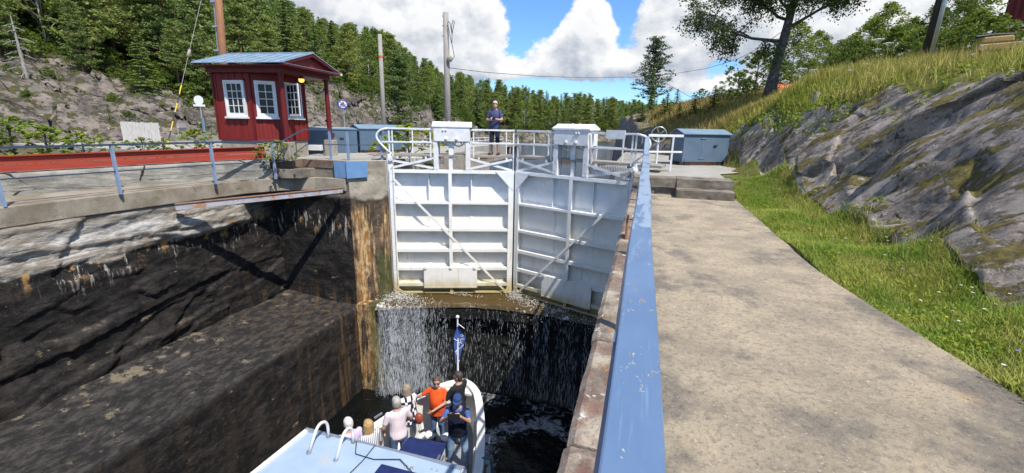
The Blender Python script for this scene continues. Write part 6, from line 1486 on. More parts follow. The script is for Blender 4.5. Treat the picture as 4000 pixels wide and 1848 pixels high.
# ================================================================== VEGETATION
rng = np.random.RandomState(11)
def unit(v): return v/np.maximum(np.linalg.norm(v, axis=-1, keepdims=True), 1e-9)
class Leaves:
    def __init__(s): s.c = []; s.u = []; s.v = []
    def add(s, c, u, v): s.c.append(np.atleast_2d(c)); s.u.append(np.atleast_2d(u)); s.v.append(np.atleast_2d(v))
    def cloud(s, c, n, rad, size, droop=0.0, flat=0.0, asp=.6):
        """n leaves inside an ellipsoid"""
        d = unit(rng.normal(size=(n, 3)))*(rng.rand(n, 1)**.45)*np.array(rad)
        u = unit(rng.normal(size=(n, 3))*np.array([1, 1, 1-flat])+np.array([0, 0, -droop])); w_ = unit(np.cross(u, rng.normal(size=(n, 3))))
        k = size*rng.uniform(.6, 1.3, (n, 1)); s.add(np.array(c)+d, u*k, w_*k*asp)
    def arrays(s):
        c, u, v = np.concatenate(s.c), np.concatenate(s.u), np.concatenate(s.v); n = len(c)
        V = np.stack([c-u*.5, c+v*.5, c+u*.5, c-v*.5], 1).reshape(-1, 3); F = np.arange(n*4).reshape(n, 4); return V, F
def limb(mb, pts, r0, r1, n=6):
    m_ = len(pts); mb.tube(pts, [r0+(r1-r0)*k/(m_-1) for k in range(m_)], n, caps=True)
def mk_spruce(h, seed, R0=.20, dens=1.0):
    global rng; rng = np.random.RandomState(seed); L = Leaves(); tb = MB(); limb(tb, [(0, 0, -.4), (0, 0, h*.5), (0, 0, h*.98)], h*.018, .015)
    for t in np.linspace(0, .985, int(30*dens)):
        z = h*(.07+.93*t); Rm = h*R0*((1-t)**.85)+.06
        for b in range(int(5+5*(1-t))):
            a = rng.rand()*6.283; ln = Rm*rng.uniform(.65, 1.12); d = np.array([math.cos(a), math.sin(a), 0]); sd_ = np.array([-d[1], d[0], 0])
            for s_ in np.linspace(.22, 1, max(3, int(7*(ln/(h*R0))*dens)+2)):
                p = d*ln*s_+np.array([0, 0, z-ln*.34*s_+ln*.12*s_*s_]); k = h*.020*rng.uniform(.8, 1.5)
                for q in (-1, 1): L.add(p+sd_*q*k*.5+rng.normal(size=3)*.03, unit(d*.9+sd_*q*.7+np.array([0, 0, -.35]))*k*1.9, unit(sd_-d*q*.5+rng.normal(size=3)*.35)*k*.85)
    L.add(np.array([0, 0, h*.985]), np.array([0, 0, h*.06]), np.array([h*.012, 0, 0])); return tb, L
def mk_pine(h, seed, lo=.38, R0=.22, nb=26, cl=4, nleaf=24, size=.032, gap=0.0):
    global rng; rng = np.random.RandomState(seed); L = Leaves(); tb = MB(); bx_ = rng.normal(size=2)*h*.012
    limb(tb, [(0, 0, -.4), (bx_[0], bx_[1], h*.5), (bx_[0]*.5, bx_[1]*.5, h*.97)], h*.019, .03)
    for k in range(nb):
        t = (k+rng.rand())/nb; z = h*(lo+(.97-lo)*t); ln = h*R0*(1-t*.82)*rng.uniform(.55, 1.15)*(1 if t > .15 else .8); a = k*2.4+rng.rand()*.8
        d = np.array([math.cos(a), math.sin(a), 0]); rise = rng.uniform(.02, .35)+.35*t
        tip = d*ln+np.array([0, 0, z+ln*rise]); limb(tb, [(0, 0, z), tuple((d*ln*.5+np.array([0, 0, z+ln*rise*.25]))), tuple(tip)], h*.0055*(1-t*.6), .01, 5)
        if rng.rand() < gap: continue
        for c in range(cl):
            s_ = 1-.22*c-.1*rng.rand(); p = d*ln*s_+np.array([0, 0, z+ln*rise*s_*s_+.1])+rng.normal(size=3)*h*.018
            L.cloud(p, nleaf, (h*.056, h*.056, h*.016), h*size, droop=-.2, flat=.55, asp=.40)
    L.cloud((0, 0, h*.97), nleaf*2, (h*.035, h*.035, h*.04), h*size, -.4); return tb, L
def mk_broad(h, seed, R0=.24, lo=.22, ncl=95, nleaf=30, size=.024, droop=.5, thick=.012):
    global rng; rng = np.random.RandomState(seed); L = Leaves(); tb = MB(); limb(tb, [(0, 0, -.4), (.01*h, 0, h*.4), (0, .01*h, h*.93)], h*thick, .015)
    for k in range(ncl):
        t = rng.rand()**.85; z = h*(lo+(1-lo)*t); prof = math.sin(math.pi*min(1, .14+.86*(t**.8)))**.7; rr_ = h*R0*prof*math.sqrt(rng.rand())*1.05; a = rng.rand()*6.283
        p = np.array([rr_*math.cos(a), rr_*math.sin(a), z])
        if k % 4 == 0: limb(tb, [(0, 0, z-rr_*.8), tuple(p)], h*.004, .008, 4)
        L.cloud(p, nleaf, (h*.042, h*.042, h*.05), h*size, droop=droop, asp=.62)
    return tb, L
PROTO = {}
def proto(kind, tbL, bark, leaf):
    tb, L = tbL; V, F = L.arrays()
    tm = bpy.data.meshes.new(kind+'_trunk'); tm.from_pydata([tuple(v) for v in tb.v], [], tb.f); tm.materials.append(bark); tm.polygons.foreach_set('use_smooth', [True]*len(tm.polygons)); tm.update()
    o = npmesh(kind+'_crown', V, F, leaf); cmesh = o.data; bpy.data.objects.remove(o)
    nv = len(tb.v); jm = bpy.data.meshes.new(kind); jm.from_pydata([tuple(v) for v in tb.v]+V.tolist(), [], list(tb.f)+[tuple(f+nv) for f in F.tolist()] if False else list(tb.f)+(F+nv).tolist())
    jm.materials.append(bark); jm.materials.append(leaf); mi = np.zeros(len(jm.polygons), np.int32); mi[len(tb.f):] = 1; jm.polygons.foreach_set('material_index', mi); jm.update()
    PROTO.setdefault(kind, []).append((tm, cmesh, jm))
for s_ in range(4): proto('spruce_tree', mk_spruce(10, 20+s_, .20+.025*s_), M['bark'], M['needle_d'])
for s_ in range(5): proto('pine_tree', mk_pine(10, 40+s_, .14+.06*(s_ % 3), .23+.03*(s_ % 2), 46, 4, 34, .027), M['bark_p'], M['needle_p'])
for s_ in range(3): proto('birch_tree', mk_broad(10, 60+s_, .23+.02*s_, .12, 150, 34, .022), M['bark_w'], M['birch'])
for s_ in range(3): proto('leafy_shrub', mk_broad(3, 70+s_, .48, .03, 120, 36, .034, .1), M['bark'], M['shrub'])
for s_ in range(2): proto('weed_plant', mk_broad(1, 80+s_, .62, .0, 80, 14, .065, .0, .006), M['bark'], M['plant'])
proto('young_spruce', mk_spruce(2, 90, .30, .8), M['bark'], m_leaf('young_spruce_needles', (.045, .095, .02), (.08, .14, .03), 1.5, .3))
proto('bright_pine', mk_pine(9, 95, .18, .30, 34, 5, 26, .032), M['bark_p'], M['needle_b'])
proto('lake_pine', mk_pine(6, 97, .26, .36, 46, 5, 26, .028, .0), M['bark'], m_leaf('grey_green_pine_needles', (.055, .085, .045), (.085, .115, .06), 1.0, .3, False))
def plant_tree(kind, loc, h, label, cat, group=None, var=None, parts=True, squash=1.0):
    base_h = {'leafy_shrub': 3, 'weed_plant': 1, 'young_spruce': 2, 'bright_pine': 9, 'lake_pine': 6}.get(kind, 10)
    v = PROTO[kind]; tm, cm_, jm = v[(var if var is not None else random.randrange(len(v))) % len(v)]; sc_ = h/base_h; rz = random.uniform(0, 6.28)
    name = {'bright_pine': 'pine_tree', 'lake_pine': 'pine_tree'}.get(kind, kind)
    if parts:
        root = thing(name, label, cat, loc, group); root.scale = (sc_*squash, sc_*squash, sc_); root.rotation_euler = (0, 0, rz)
        for nm, me in ((('trunk' if cat == 'tree' else 'stem'), tm), (('crown' if cat == 'tree' else 'foliage'), cm_)):
            o = bpy.data.objects.new(nm, me); COL.objects.link(o); o.parent = root
        return root
    o = bpy.data.objects.new(name, jm); COL.objects.link(o); o.location = loc; o.scale = (sc_*squash, sc_*squash, sc_); o.rotation_euler = (0, 0, rz); return tag(o, label, cat, group)
def inview(p, m_=60):
    d = Vector(p)-Vector((0, 0, EYE)); z = d.dot(cf)
    if z < .5: return False
    u = 2000+FPX*d.dot(cr2)/z; v = 924-FPX*d.dot(cu2)/z
    return -m_*3 < u < 4000+m_*3 and v < 1000
random.seed(21)
LB = {('pine_tree', 0): ('pine in the forest on the steep left hillside', 'pines on the left hillside'), ('spruce_tree', 0): ('dark spruce in the forest on the steep left hillside', 'spruces on the left hillside'), ('birch_tree', 0): ('light green birch among the conifers of the left hillside', 'birches on the left hillside'),
      ('pine_tree', 1): ('small far pine on the ridge beyond the lake', 'pines beyond the lake'), ('spruce_tree', 1): ('small far spruce on the ridge beyond the lake', 'spruces beyond the lake'), ('birch_tree', 1): ('small far birch on the shore beyond the lake', 'birches beyond the lake')}
cnt = {}
SKA = [-80, -64, -45, -42.2, -38, -31.8, -29, -26, -23, -16.7, -7, -1.7, 12]; SKE = [22, 20, 14, 12.3, 10.8, 10.2, 8.4, 6.7, 5.7, 4.7, 3.5, 3.1, 3.0]
spots = []
r_ = 40.0
while r_ < 165:
    st_ = 3.1 if r_ < 80 else 3.8
    for a_ in np.arange(-76, 12, math.degrees(st_/r_)):
        a = a_+random.uniform(-.5, .5)*math.degrees(st_/r_); r2_ = r_+random.uniform(-1.6, 1.6)
        rf, wc, rc = [float(np.interp(a, AZK, K_)) for K_ in (RF, WC, RC)]
        t = (r2_-rf)/wc
        if t < .15 or r2_ > rc+6: continue
        if t < 1.02 and random.random() > (.13 if a < -28 else .5): continue
        spots.append((a, r2_, t))
    r_ += st_*.92
for a, r2_, t in spots:
    z = float(hillz(np.array(a), np.array(r2_))); x, y = r2_*math.sin(R(a)), r2_*math.cos(R(a))
    far = 1 if a > -24 else 0; q_ = random.random()
    nz = float(pnoise(x*.05, y*.05, 3.0))
    kind = ('pine_tree' if q_ < .36+nz*.6 else 'spruce_tree' if q_ < .81 else 'birch_tree') if not far else ('spruce_tree' if q_ < .40 else 'pine_tree' if q_ < .84 else 'birch_tree')
    h_ = random.uniform(8.5, 12.5) if not far else random.uniform(5.0, 8.6)
    if kind == 'birch_tree': h_ *= .8
    if t < 1.02: h_ *= .5
    cap_ = r2_*math.tan(R(float(np.interp(a, SKA, SKE))))+EYE-z
    h_ = max(2.2, min(h_ if not far else h_*1.25, cap_*(random.uniform(.70, 1.07) if not far else random.uniform(.82, 1.12))))
    p = (x, y, z-.2)
    if not (inview(p) or inview((x, y, z+h_*.6))): continue
    k_ = (kind, far); cnt[kind] = cnt.get(kind, 0)+1
    if cnt[kind] > 299: continue
    who = {'pine_tree': 'pine', 'spruce_tree': 'spruce', 'birch_tree': 'light green birch'}[kind]
    where = [w_ for lim, w_ in ((-57, 'above the bare cliff at the left border'), (-49, 'on the hillside behind the brown pole'), (-42, 'on the hillside behind the red hut'), (-36, 'on the hillside just right of the hut'), (-29, 'on the hillside behind the banded pole'), (-24, 'on the hillside behind the tall hooked pole'), (-18, 'on the lake ridge behind the standing man'), (-8, 'on the lake ridge between the man and the right gear housing'), (99, 'on the lake ridge right of the right gear housing')) if a < lim][0]
    row = 'at the forest edge' if r2_ < float(np.interp(a, AZK, RF))+float(np.interp(a, AZK, WC))+9 else 'deeper in the forest' if r2_ < float(np.interp(a, AZK, RC))-14 else 'on the skyline'
    lb = who+' '+row+' '+where; lb = ' '.join(lb.split()[:16])
    plant_tree(kind, p, h_, lb, 'tree', lb.replace(who, who.split()[-1]+' trees', 1), parts=r2_ < 62)
print('TREES', cnt)
ns = 0
while ns < 230:
    a = random.uniform(-70, -4); rf, wc = [float(np.interp(a, AZK, K_)) for K_ in (RF, WC)]; t = random.choice((random.uniform(.9, 1.5), random.uniform(.2, 1.0))); r2_ = rf+wc*t
    x, y = r2_*math.sin(R(a)), r2_*math.cos(R(a)); h_ = random.uniform(1.2, 2.8) if t > .9 else random.uniform(.5, 1.3)
    where = [w_ for lim, w_ in ((-57, 'on the left cliff by the dead spruce'), (-49, 'behind the brown pole'), (-42, 'behind the red hut'), (-36, 'just right of the hut'), (-29, 'behind the banded pole'), (-24, 'behind the tall hooked pole'), (-18, 'on the far shore behind the standing man'), (99, 'on the far lake shore right of the man')) if a < lim][0]
    lb = ('green shrub at the forest edge ' if t > .9 else 'low green shrub on the bare rock ')+where
    plant_tree('leafy_shrub', (x, y, float(hillz(np.array(a), np.array(r2_)))-.25), h_, lb, 'shrub', 'shrubs: '+lb, parts=False, squash=1.3); ns += 1
def hz(x, y): a, r2_ = xy_az(np.array(x), np.array(y)); return float(hillz(a, r2_))
def at_dir(px, py, rad):
    a, e = dir_of(px, py); return (rad*math.sin(a), rad*math.cos(a), EYE+rad*math.tan(e))
# named trees on the left
x, y, z = at_dir(1560, 470, 36); plant_tree('bright_pine', (x, y, -.9), 7.6, 'bright yellow green pine with open tiers behind the grey chests', 'tree', squash=1.15)
x, y, z = at_dir(325, 430, 40); plant_tree('young_spruce', (x, y, z-.2), 2.0, 'dark young spruce standing out on the bare cliff', 'tree', squash=1.1)
x, y, z = at_dir(440, 525, 33); plant_tree('young_spruce', (x, y, z-.1), 1.7, 'bright young spruce at the cliff foot beside the board fence', 'tree', squash=.9)
for (px, py, rad, h_, lb) in ((700, 330, 42, 4.5, 'small pine at the forest edge above the cliff left of the hut'), (330, 300, 42, 4.8, 'slender pine rising from the bare rock above the young spruce'), (60, 330, 42, 6.5, 'pine at the cliff edge by the left border')):
    x, y, z = at_dir(px, py, rad); plant_tree('pine_tree', (x, y, z-.2), h_, lb, 'tree')
def dead_tree(label, px, py, rad, h_, seed):
    x, y, z = at_dir(px, py, rad); root = thing('dead_tree', label, 'tree', (x, y, z-.2)); rs = random.Random(seed)
    MB().tube([(x, y, z-.2), (x+.05, y, z+h_*.5), (x-.06, y, z+h_)], [.13, .09, .02], 7).build('trunk', M['bark_d'], root)
    for k in range(26):
        zz = z+h_*(.15+.8*k/26); a = k*2.4+rs.random(); ln = (1.4-.9*k/26)*rs.uniform(.6, 1.1); d = Vector((math.cos(a), math.sin(a), 0))
        p0 = Vector((x, y, zz)); p1 = p0+d*ln*.5+Vector((0, 0, -.08*ln)); p2 = p0+d*ln+Vector((0, 0, -.3*ln))
        mb = MB().tube([p0, p1, p2], [.03, .02, .008], 5)
        for j in range(3): e = Vector((d.y, -d.x, 0))*rs.choice((-1, 1)); q0 = p0.lerp(p2, .4+.2*j); mb.tube([q0, q0+(d*.5+e).normalized()*.3*ln+Vector((0, 0, -.08))], [.012, .005], 4)
        mb.build('branch', M['bark_d'], root)
dead_tree('dead grey spruce with bare drooping branches on the left cliff', 140, 470, 37, 5.4, 1)
dead_tree('leaning dead grey snag at the left border below the cliff', 8, 460, 36, 3.0, 2)
# plants left of the hut
random.seed(5)
for k, (px, py, rad, h_, lb) in enumerate(((60, 600, 17.5, .75, 'leafy green weeds at the left border behind the red planks'), (190, 600, 17.5, .62, 'yellow green weeds behind the red planks, second from the left'), (330, 598, 17.5, .5, 'small weeds behind the red planks left of the fence post'), (560, 600, 17.0, .42, 'low weeds in front of the concrete wall below the fence'),
        (640, 596, 17.2, .35, 'low weeds at the foot of the guy wire'), (770, 585, 17.8, .55, 'green plant in front of the round white sign'), (1085, 606, 15.8, .42, 'little bright bush beside the hut plinth'), (1600, 640, 17.6, 1.1, 'green bush growing on the wall behind the left gate leaf'))):
    x, y, z = at_dir(px, py, rad); plant_tree('weed_plant', (x, y, z-.15), h_*1.45, lb, 'plant', squash=1.9)
def flowerhead(name, label, x, y, z, h_, mat, r, kind, group=None):
    root = thing(name, label, 'flower', (x, y, z), group); st_ = MB(); st_.tube([(x, y, z-.02), (x+.03*h_, y, z+h_*.55), (x+.02*h_, y+.02*h_, z+h_)], [.006*(.6+h_), .005*(.6+h_), .004], 5); st_.build('stem', M['grass'], root)
    fm = MB(); c = Vector((x+.02*h_, y+.02*h_, z+h_))
    if kind == 'umbel':
        for k in range(12):
            a = k*2.4; q = r*math.sqrt((k+.5)/12); p = c+Vector((q*math.cos(a), q*math.sin(a), .02-q*.12)); fm.ball(p, (r*.26, r*.26, r*.10), 6, 4); fm.tube([c-Vector((0, 0, r*.7)), p], .003, 3, caps=False)
    else:
        for k in range(8): a = k*math.pi/4; e = Vector((math.cos(a), math.sin(a), .25)); s__ = Vector((-e.y, e.x, 0)); fm.quad(c, c+e*r*.6+s__*r*.22, c+e*r, c+e*r*.6-s__*r*.22)
        fm.ball(c, (r*.3, r*.3, r*.2), 6, 4)
    fm.build('flower_head', mat, root); return root
# ---- right side trees and shrubs
def gz(x, y): return float(terr(np.array([float(x)]), np.array([float(y)]))[0][0])
RT = [('leafy_shrub', 13.2, 33, 7.4, 'dark bush right beside the birch trunk'), ('birch_tree', 16.0, 38, 9.8, 'birch between the young birch and the dark little spruce'), ('leafy_shrub', 15.6, 31, 7.2, 'dark green bush at the meadow edge below the young birch'), ('leafy_shrub', 19.3, 34, 8.8, 'dense dark bush behind the meadow left of the rounded birch'), ('birch_tree', 20.2, 42, 10.4, 'taller birch behind the low birch row'), ('leafy_shrub', 22.0, 35, 9.6, 'dense bush between the rounded birch and the pole'), ('birch_tree', 24.6, 40, 11.2, 'birch hidden behind the dark pole'), ('leafy_shrub', 24.3, 33, 9.4, 'bush just behind the dark pole'), ('leafy_shrub', 25.2, 30, 8.9, 'bush right of the pole foot'), ('leafy_shrub', 27.6, 31, 10.2, 'big dark bush left of the timber stack'), ('leafy_shrub', 28.4, 29, 9.6, 'dark bush right behind the timber stack'), ('leafy_shrub', 10.2, 27, 5.6, 'low bright bush at the foot of the dark shrubs left of the birch'), ('leafy_shrub', 5.6, 33, 4.3, 'low bush on the skyline left of the dark shrubs'), 
      ('leafy_shrub', 7.6, 29, 4.7, 'dark rounded shrub left of the birch trunk'), ('leafy_shrub', 9.3, 30, 6.3, 'dark tall shrub left of the birch trunk'), ('leafy_shrub', 11.0, 33, 8.4, 'bright green bush close behind the birch trunk'), ('birch_tree', 14.2, 36, 10.8, 'young birch right behind the big birch trunk'), ('spruce_tree', 17.2, 40, 8.6, 'dark little spruce right of the young birch'),
      ('birch_tree', 19.0, 40, 9.3, 'low birch in the row behind the meadow, first from the spruce'), ('leafy_shrub', 17.8, 33, 7.6, 'low dark shrub at the meadow edge under the spruce'), ('birch_tree', 21.3, 38, 11.6, 'rounded birch left of the leaning dark pole'), ('leafy_shrub', 20.6, 32, 8.4, 'broad dark shrub at the meadow edge left of the pole'), ('birch_tree', 23.2, 40, 10.2, 'birch directly left of the dark pole'), ('leafy_shrub', 23.0, 31, 8.6, 'dark shrub at the foot of the dark pole'),
      ('birch_tree', 25.9, 36, 12.6, 'birch right of the dark pole'), ('birch_tree', 26.6, 34, 13.4, 'tallest birch at the upper right'), ('leafy_shrub', 26.6, 28, 9.2, 'grey green shrub beside the timber stack'), ('spruce_tree', 27.0, 38, 14.0, 'dark spruce behind the timber stack'), ('leafy_shrub', 29.4, 24, 8.4, 'dark shrub below the red house'), ('leafy_shrub', 30.9, 26, 8.6, 'shrub below the red house at the right border'), ('birch_tree', 18.0, 42, 8.8, 'low birch behind the little spruce')]
for kind, a, rad, te, lb in RT:
    x, y = rad*math.sin(R(a)), rad*math.cos(R(a)); z = float(tps(x, y)); top_z = EYE+rad*math.tan(R(te)); plant_tree(kind, (x, y, z-.1), max(1.0, top_z-z), lb, 'tree' if kind != 'leafy_shrub' else 'shrub', squash=1.5 if kind == 'leafy_shrub' else (1.6 if a < 24 else 1.15))
x, y = 36*math.sin(R(.2)), 36*math.cos(R(.2)); plant_tree('lake_pine', (x, y, 2.2), 5.7, 'open crowned pine on the rocky lake bank', 'tree', squash=1.05)
x, y = 35*math.sin(R(.1)), 34.6; plant_tree('spruce_tree', (x, y, 1.9), 4.1, 'dark narrow spruce in front of the lake bank pine', 'tree', squash=.62)
for k, (a, rad, h_, lb) in enumerate(((2.0, 31, 1.6, 'low dark spruce bush at the foot of the lake bank pine'), (3.4, 28, 1.2, 'low spruce bush right of the lake bank pine'), (5.0, 27, 1.5, 'young spruce above the blue chest'), (7.0, 26, 1.7, 'young dark spruce on the slope left of the birch'), (-.8, 33, 1.4, 'low spruce bush at the edge of the lake rock'), (3.0, 34, 1.5, 'young spruce half hidden behind the spruce bush'))):
    x, y = rad*math.sin(R(a)), rad*math.cos(R(a)); plant_tree('spruce_tree', (x, y, gz(x, y)-.1), h_*.9, lb, 'tree', squash=2.0)
# ---- the big birch
def big_birch(x, y, z):
    global rng; rng = np.random.RandomState(5); rs = random.Random(8)
    root = thing('birch_tree', 'big old birch with spreading crown and rough grey trunk on the slope', 'tree', (x, y, z)); tb = MB(); L = Leaves()
    B0 = Vector((x, y, z-.2)); ax = [B0, B0+Vector((.12, 0, 1.6)), B0+Vector((.35, .1, 3.4)), B0+Vector((.5, 0, 5.0)), B0+Vector((.45, .1, 7.6)), B0+Vector((.4, 0, 9.4))]
    tb.tube(ax, [.33, .21, .175, .14, .08, .03], 12)
    tips = []
    def grow(p, d, ln, r, lev):
        pts = [p]; q = p.copy(); dd_ = d.copy(); n_ = 6
        for k in range(n_):
            dd_ = (dd_+Vector((rs.uniform(-.25, .25), rs.uniform(-.25, .25), rs.uniform(-.12, .16)-(.10 if lev > 1 else 0)))).normalized(); q = q+dd_*ln/n_; pts.append(q.copy())
        tb.tube(pts, [max(.006, r*(1-.75*k/n_)) for k in range(n_+1)], 6 if lev < 2 else 4)
        if lev < 3:
            for k in range(2, n_+1):
                for _ in range(2 if lev < 2 else 1):
                    if rs.random() < .9:
                        e = Vector((rs.uniform(-1, 1), rs.uniform(-1, 1), rs.uniform(-.4, .7))).normalized(); grow(pts[k], (dd_*.6+e).normalized(), ln*rs.uniform(.34, .52), r*.42, lev+1)
        else: tips.append(pts)
        if lev == 2: tips.append(pts[2:])
    for k, (zf, dx, dy, dz, ln) in enumerate(((.34, -1, -.2, .25, 3.9), (.40, .9, -.3, .45, 3.6), (.44, -.6, .8, .5, 3.2), (.48, -.9, -.5, .6, 3.8), (.52, .8, .7, .6, 3.2), (.56, .3, -1, .5, 3.0), (.60, -.8, .2, .8, 3.2), (.64, .9, 0, .7, 3.4), (.70, -.4, -.7, 1, 2.8), (.78, .4, .5, 1, 2.6), (.86, -.2, -.1, 1, 2.0))):
        t = zf*5; i = int(t); p = ax[min(i, 4)].lerp(ax[min(i, 4)+1], t-i); grow(p, Vector((dx, dy, dz)).normalized(), ln, .085*(1.15-zf*.7), 0)
    PT = []
    for pts in tips:
        for q in pts:
            if rs.random() < .80:
                PT.append(tuple(q))
    PT = np.array(PT); PT = PT[rng.permutation(len(PT))[:6500]]; n = len(PT)*9; c = np.repeat(PT, 9, 0)+rng.normal(size=(n, 3))*np.array([.09, .09, .05]); c[:, 2] -= rng.rand(n)*np.repeat(rng.uniform(.1, .75, len(PT)), 9)
    u = unit(rng.normal(size=(n, 3))*np.array([1, 1, .8])+np.array([0, 0, -.7])); v = unit(np.cross(u, rng.normal(size=(n, 3)))); k = rng.uniform(.07, .13, (n, 1)); L.add(c, u*k, v*k*.62)
    tb.build('trunk', M['bark'], root, smooth=True); V, F = L.arrays(); print('BIRCH leaves', len(F))
    npmesh('crown', V-np.array([x, y, z]), F, M['birch_n'], root)
big_birch(5.1, 23.4, gz(5.1, 23.4)-.05)
# ---- meadow plants
def blades(name, label_kind, X, Y, Z, hgt, wid, mat, lean=.35):
    n = len(X); a = np.random.RandomState(len(name)+n).rand(n)*6.283; rs = np.random.RandomState(n)
    w_ = np.stack([np.cos(a), np.sin(a), 0*a], 1)*wid[:, None]*.5; lv = np.stack([np.cos(a+1.57+rs.normal(size=n)*.5), np.sin(a+1.57+rs.normal(size=n)*.5), 0*a], 1)*(hgt*lean*rs.uniform(.3, 1.6, n))[:, None]
    P0 = np.stack([X, Y, Z-.01], 1); up = np.stack([0*X, 0*X, hgt], 1)
    V = np.stack([P0-w_, P0+w_, P0+up*.6+lv*.4+w_*.7, P0+up*.6+lv*.4-w_*.7, P0+up+lv], 1).reshape(-1, 3)
    b = np.arange(n)[:, None]*5; F = np.concatenate([b+np.array([[0, 1, 2]]), b+np.array([[0, 2, 3]]), b+np.array([[3, 2, 4]])], 0)
    return struct(npmesh(name, V, F, mat), 'stuff')
rs = np.random.RandomState(77)
def scatter(n, x0, x1, y0, y1, f): 
    X = rs.uniform(x0, x1, n); Y = rs.uniform(y0, y1, n); k = rs.rand(n) < f(X, Y); return X[k], Y[k]
xe_ = lambda Y: pedge(Y)+.04
# verge beside the path
f_ = lambda X, Y: (X > xe_(Y)-.09+.10*fbm(X*3, Y*3, 4, 3))*(1-rockmask(X, Y))*(.55+.6*fbm(X*1.5, Y*1.5, 1, 2))
X, Y = scatter(190000, 2.12, 4.2, 1.2, 12.6, f_); Z = terr(X, Y)[0]
near_rock = sstep(.8, .1, np.interp(Y, FTY, FTX)-X)
o = blades('verge_grass', '', X, Y, Z, rs.uniform(.03, .085, len(X))*(1+1.1*near_rock*rs.rand(len(X))**2)*(1+.5*fbm(X*2, Y*2, 3, 2)), rs.uniform(.004, .009, len(X)), M['verge'], .9)
o['label'] = 'short green and yellow verge grass beside the path'; o['category'] = 'grass'
X, Y = scatter(2400, 2.25, 4.4, 1.5, 19, lambda X, Y: (1-rockmask(X, Y))*sstep(.9, .05, np.abs(np.interp(Y, FTY, FTX)-X))*(X > 2.5)); Z = terr(X, Y)[0]
o = blades('tall_grass', '', X, Y, Z, rs.uniform(.15, .42, len(X)), rs.uniform(.006, .010, len(X)), M['grass_d'], .45); o['label'] = 'taller dry grass stalks along the foot of the rock'; o['category'] = 'grass'
# meadow on top
fm_ = lambda X, Y: (1-rockmask(X, Y))*(X > np.interp(Y, UPY, UPX)-.4)*(.55+.9*fbm(X*.6, Y*.6, 6, 2))
X, Y = scatter(150000, 3.0, 12, 2, 27, fm_); Z = terr(X, Y)[0]; dist = np.hypot(X, Y)
o = blades('meadow_grass', '', X, Y, Z, rs.uniform(.12, .42, len(X))*(1+.5*fbm(X*.8, Y*.8, 2, 3)), rs.uniform(.006, .013, len(X))*np.clip(dist/10, .8, 2), M['grass'], .5); o['label'] = 'yellow green meadow grass above the rock'; o['category'] = 'grass'
X, Y = scatter(48000, 3.0, 12, 4, 27, lambda X, Y: fm_(X, Y)*(.3+.9*fbm(X*.5, Y*.5, 9, 2))); Z = terr(X, Y)[0]
o = blades('dry_grass', '', X, Y, Z, rs.uniform(.3, .62, len(X)), rs.uniform(.008, .016, len(X)), M['grass_d'], .35); o['label'] = 'straw coloured dry grass heads in the meadow'; o['category'] = 'grass'
X, Y = scatter(30000, -1.5, 9, 20, 42, lambda X, Y: (X > bankx(Y)+1.0)*(1-rockmask(X, Y))*1.0); Z = terr(X, Y)[0]
o = blades('heath_grass', '', X, Y, Z, rs.uniform(.15, .5, len(X)), rs.uniform(.02, .04, len(X)), M['grass_d'], .45); o['label'] = 'rusty heath and dry grass on the lake bank slope'; o['category'] = 'grass'
# leafy ground cover hanging over the rock edge
LG = Leaves(); n = 9000; X = rs.uniform(2.6, 6.2, n); Y = rs.uniform(9, 21, n); dd_ = X-np.interp(Y, UPY, UPX); k = (np.abs(dd_-.35) < .9)*(rs.rand(n) < .25+.9*sstep(12, 15, Y))*(rs.rand(n) < .5+.8*fbm(X*1.1, Y*1.1, 8, 3)); X, Y = X[k], Y[k]; Z = terr(X, Y)[0]
rng = np.random.RandomState(9)
for x, y, z in zip(X, Y, Z): LG.cloud((x, y, z+.06), 4, (.09, .09, .07), .075, 0, .3, .8)
V, F = LG.arrays(); o = struct(npmesh('ground_cover', V, F, M['plant']), 'stuff'); o['label'] = 'bright green leafy ground cover along the top edge of the rock'; o['category'] = 'ground cover'
# bracken and herbs in the verge
LG = Leaves(); n = 5200; X = rs.uniform(2.3, 3.7, n); Y = rs.uniform(1.5, 11, n); k = rs.rand(n) < sstep(.0, .35, fbm(X*1.6, Y*1.6, 5, 3)); X, Y = X[k], Y[k]; Z = terr(X, Y)[0]
for x, y, z in zip(X, Y, Z): LG.cloud((x, y, z+.035), 4, (.05, .05, .03), .035, 0, .5, .8)
V, F = LG.arrays(); o = struct(npmesh('clover_patch', V, F, M['plant']), 'stuff'); o['label'] = 'clover and herb leaves in the verge grass'; o['category'] = 'ground cover'
# moss cushions and turf on the rock
X, Y = scatter(16000, 3.5, 6.4, 1.5, 18, lambda X, Y: rockmask(X, Y)*sstep(.12, .32, fbm(X*1.6+Y*.6, Y*.9-X*.5, 12.0, 4))*.9); Z = terr(X, Y)[0]
o = blades('moss_turf', '', X, Y, Z, rs.uniform(.03, .11, len(X)), rs.uniform(.008, .02, len(X)), m_leaf('moss_turf_blades', (.10, .085, .02), (.17, .14, .045), 2.0, .2, False), 1.2); o['label'] = 'brown and olive moss turf on the rock face'; o['category'] = 'moss'
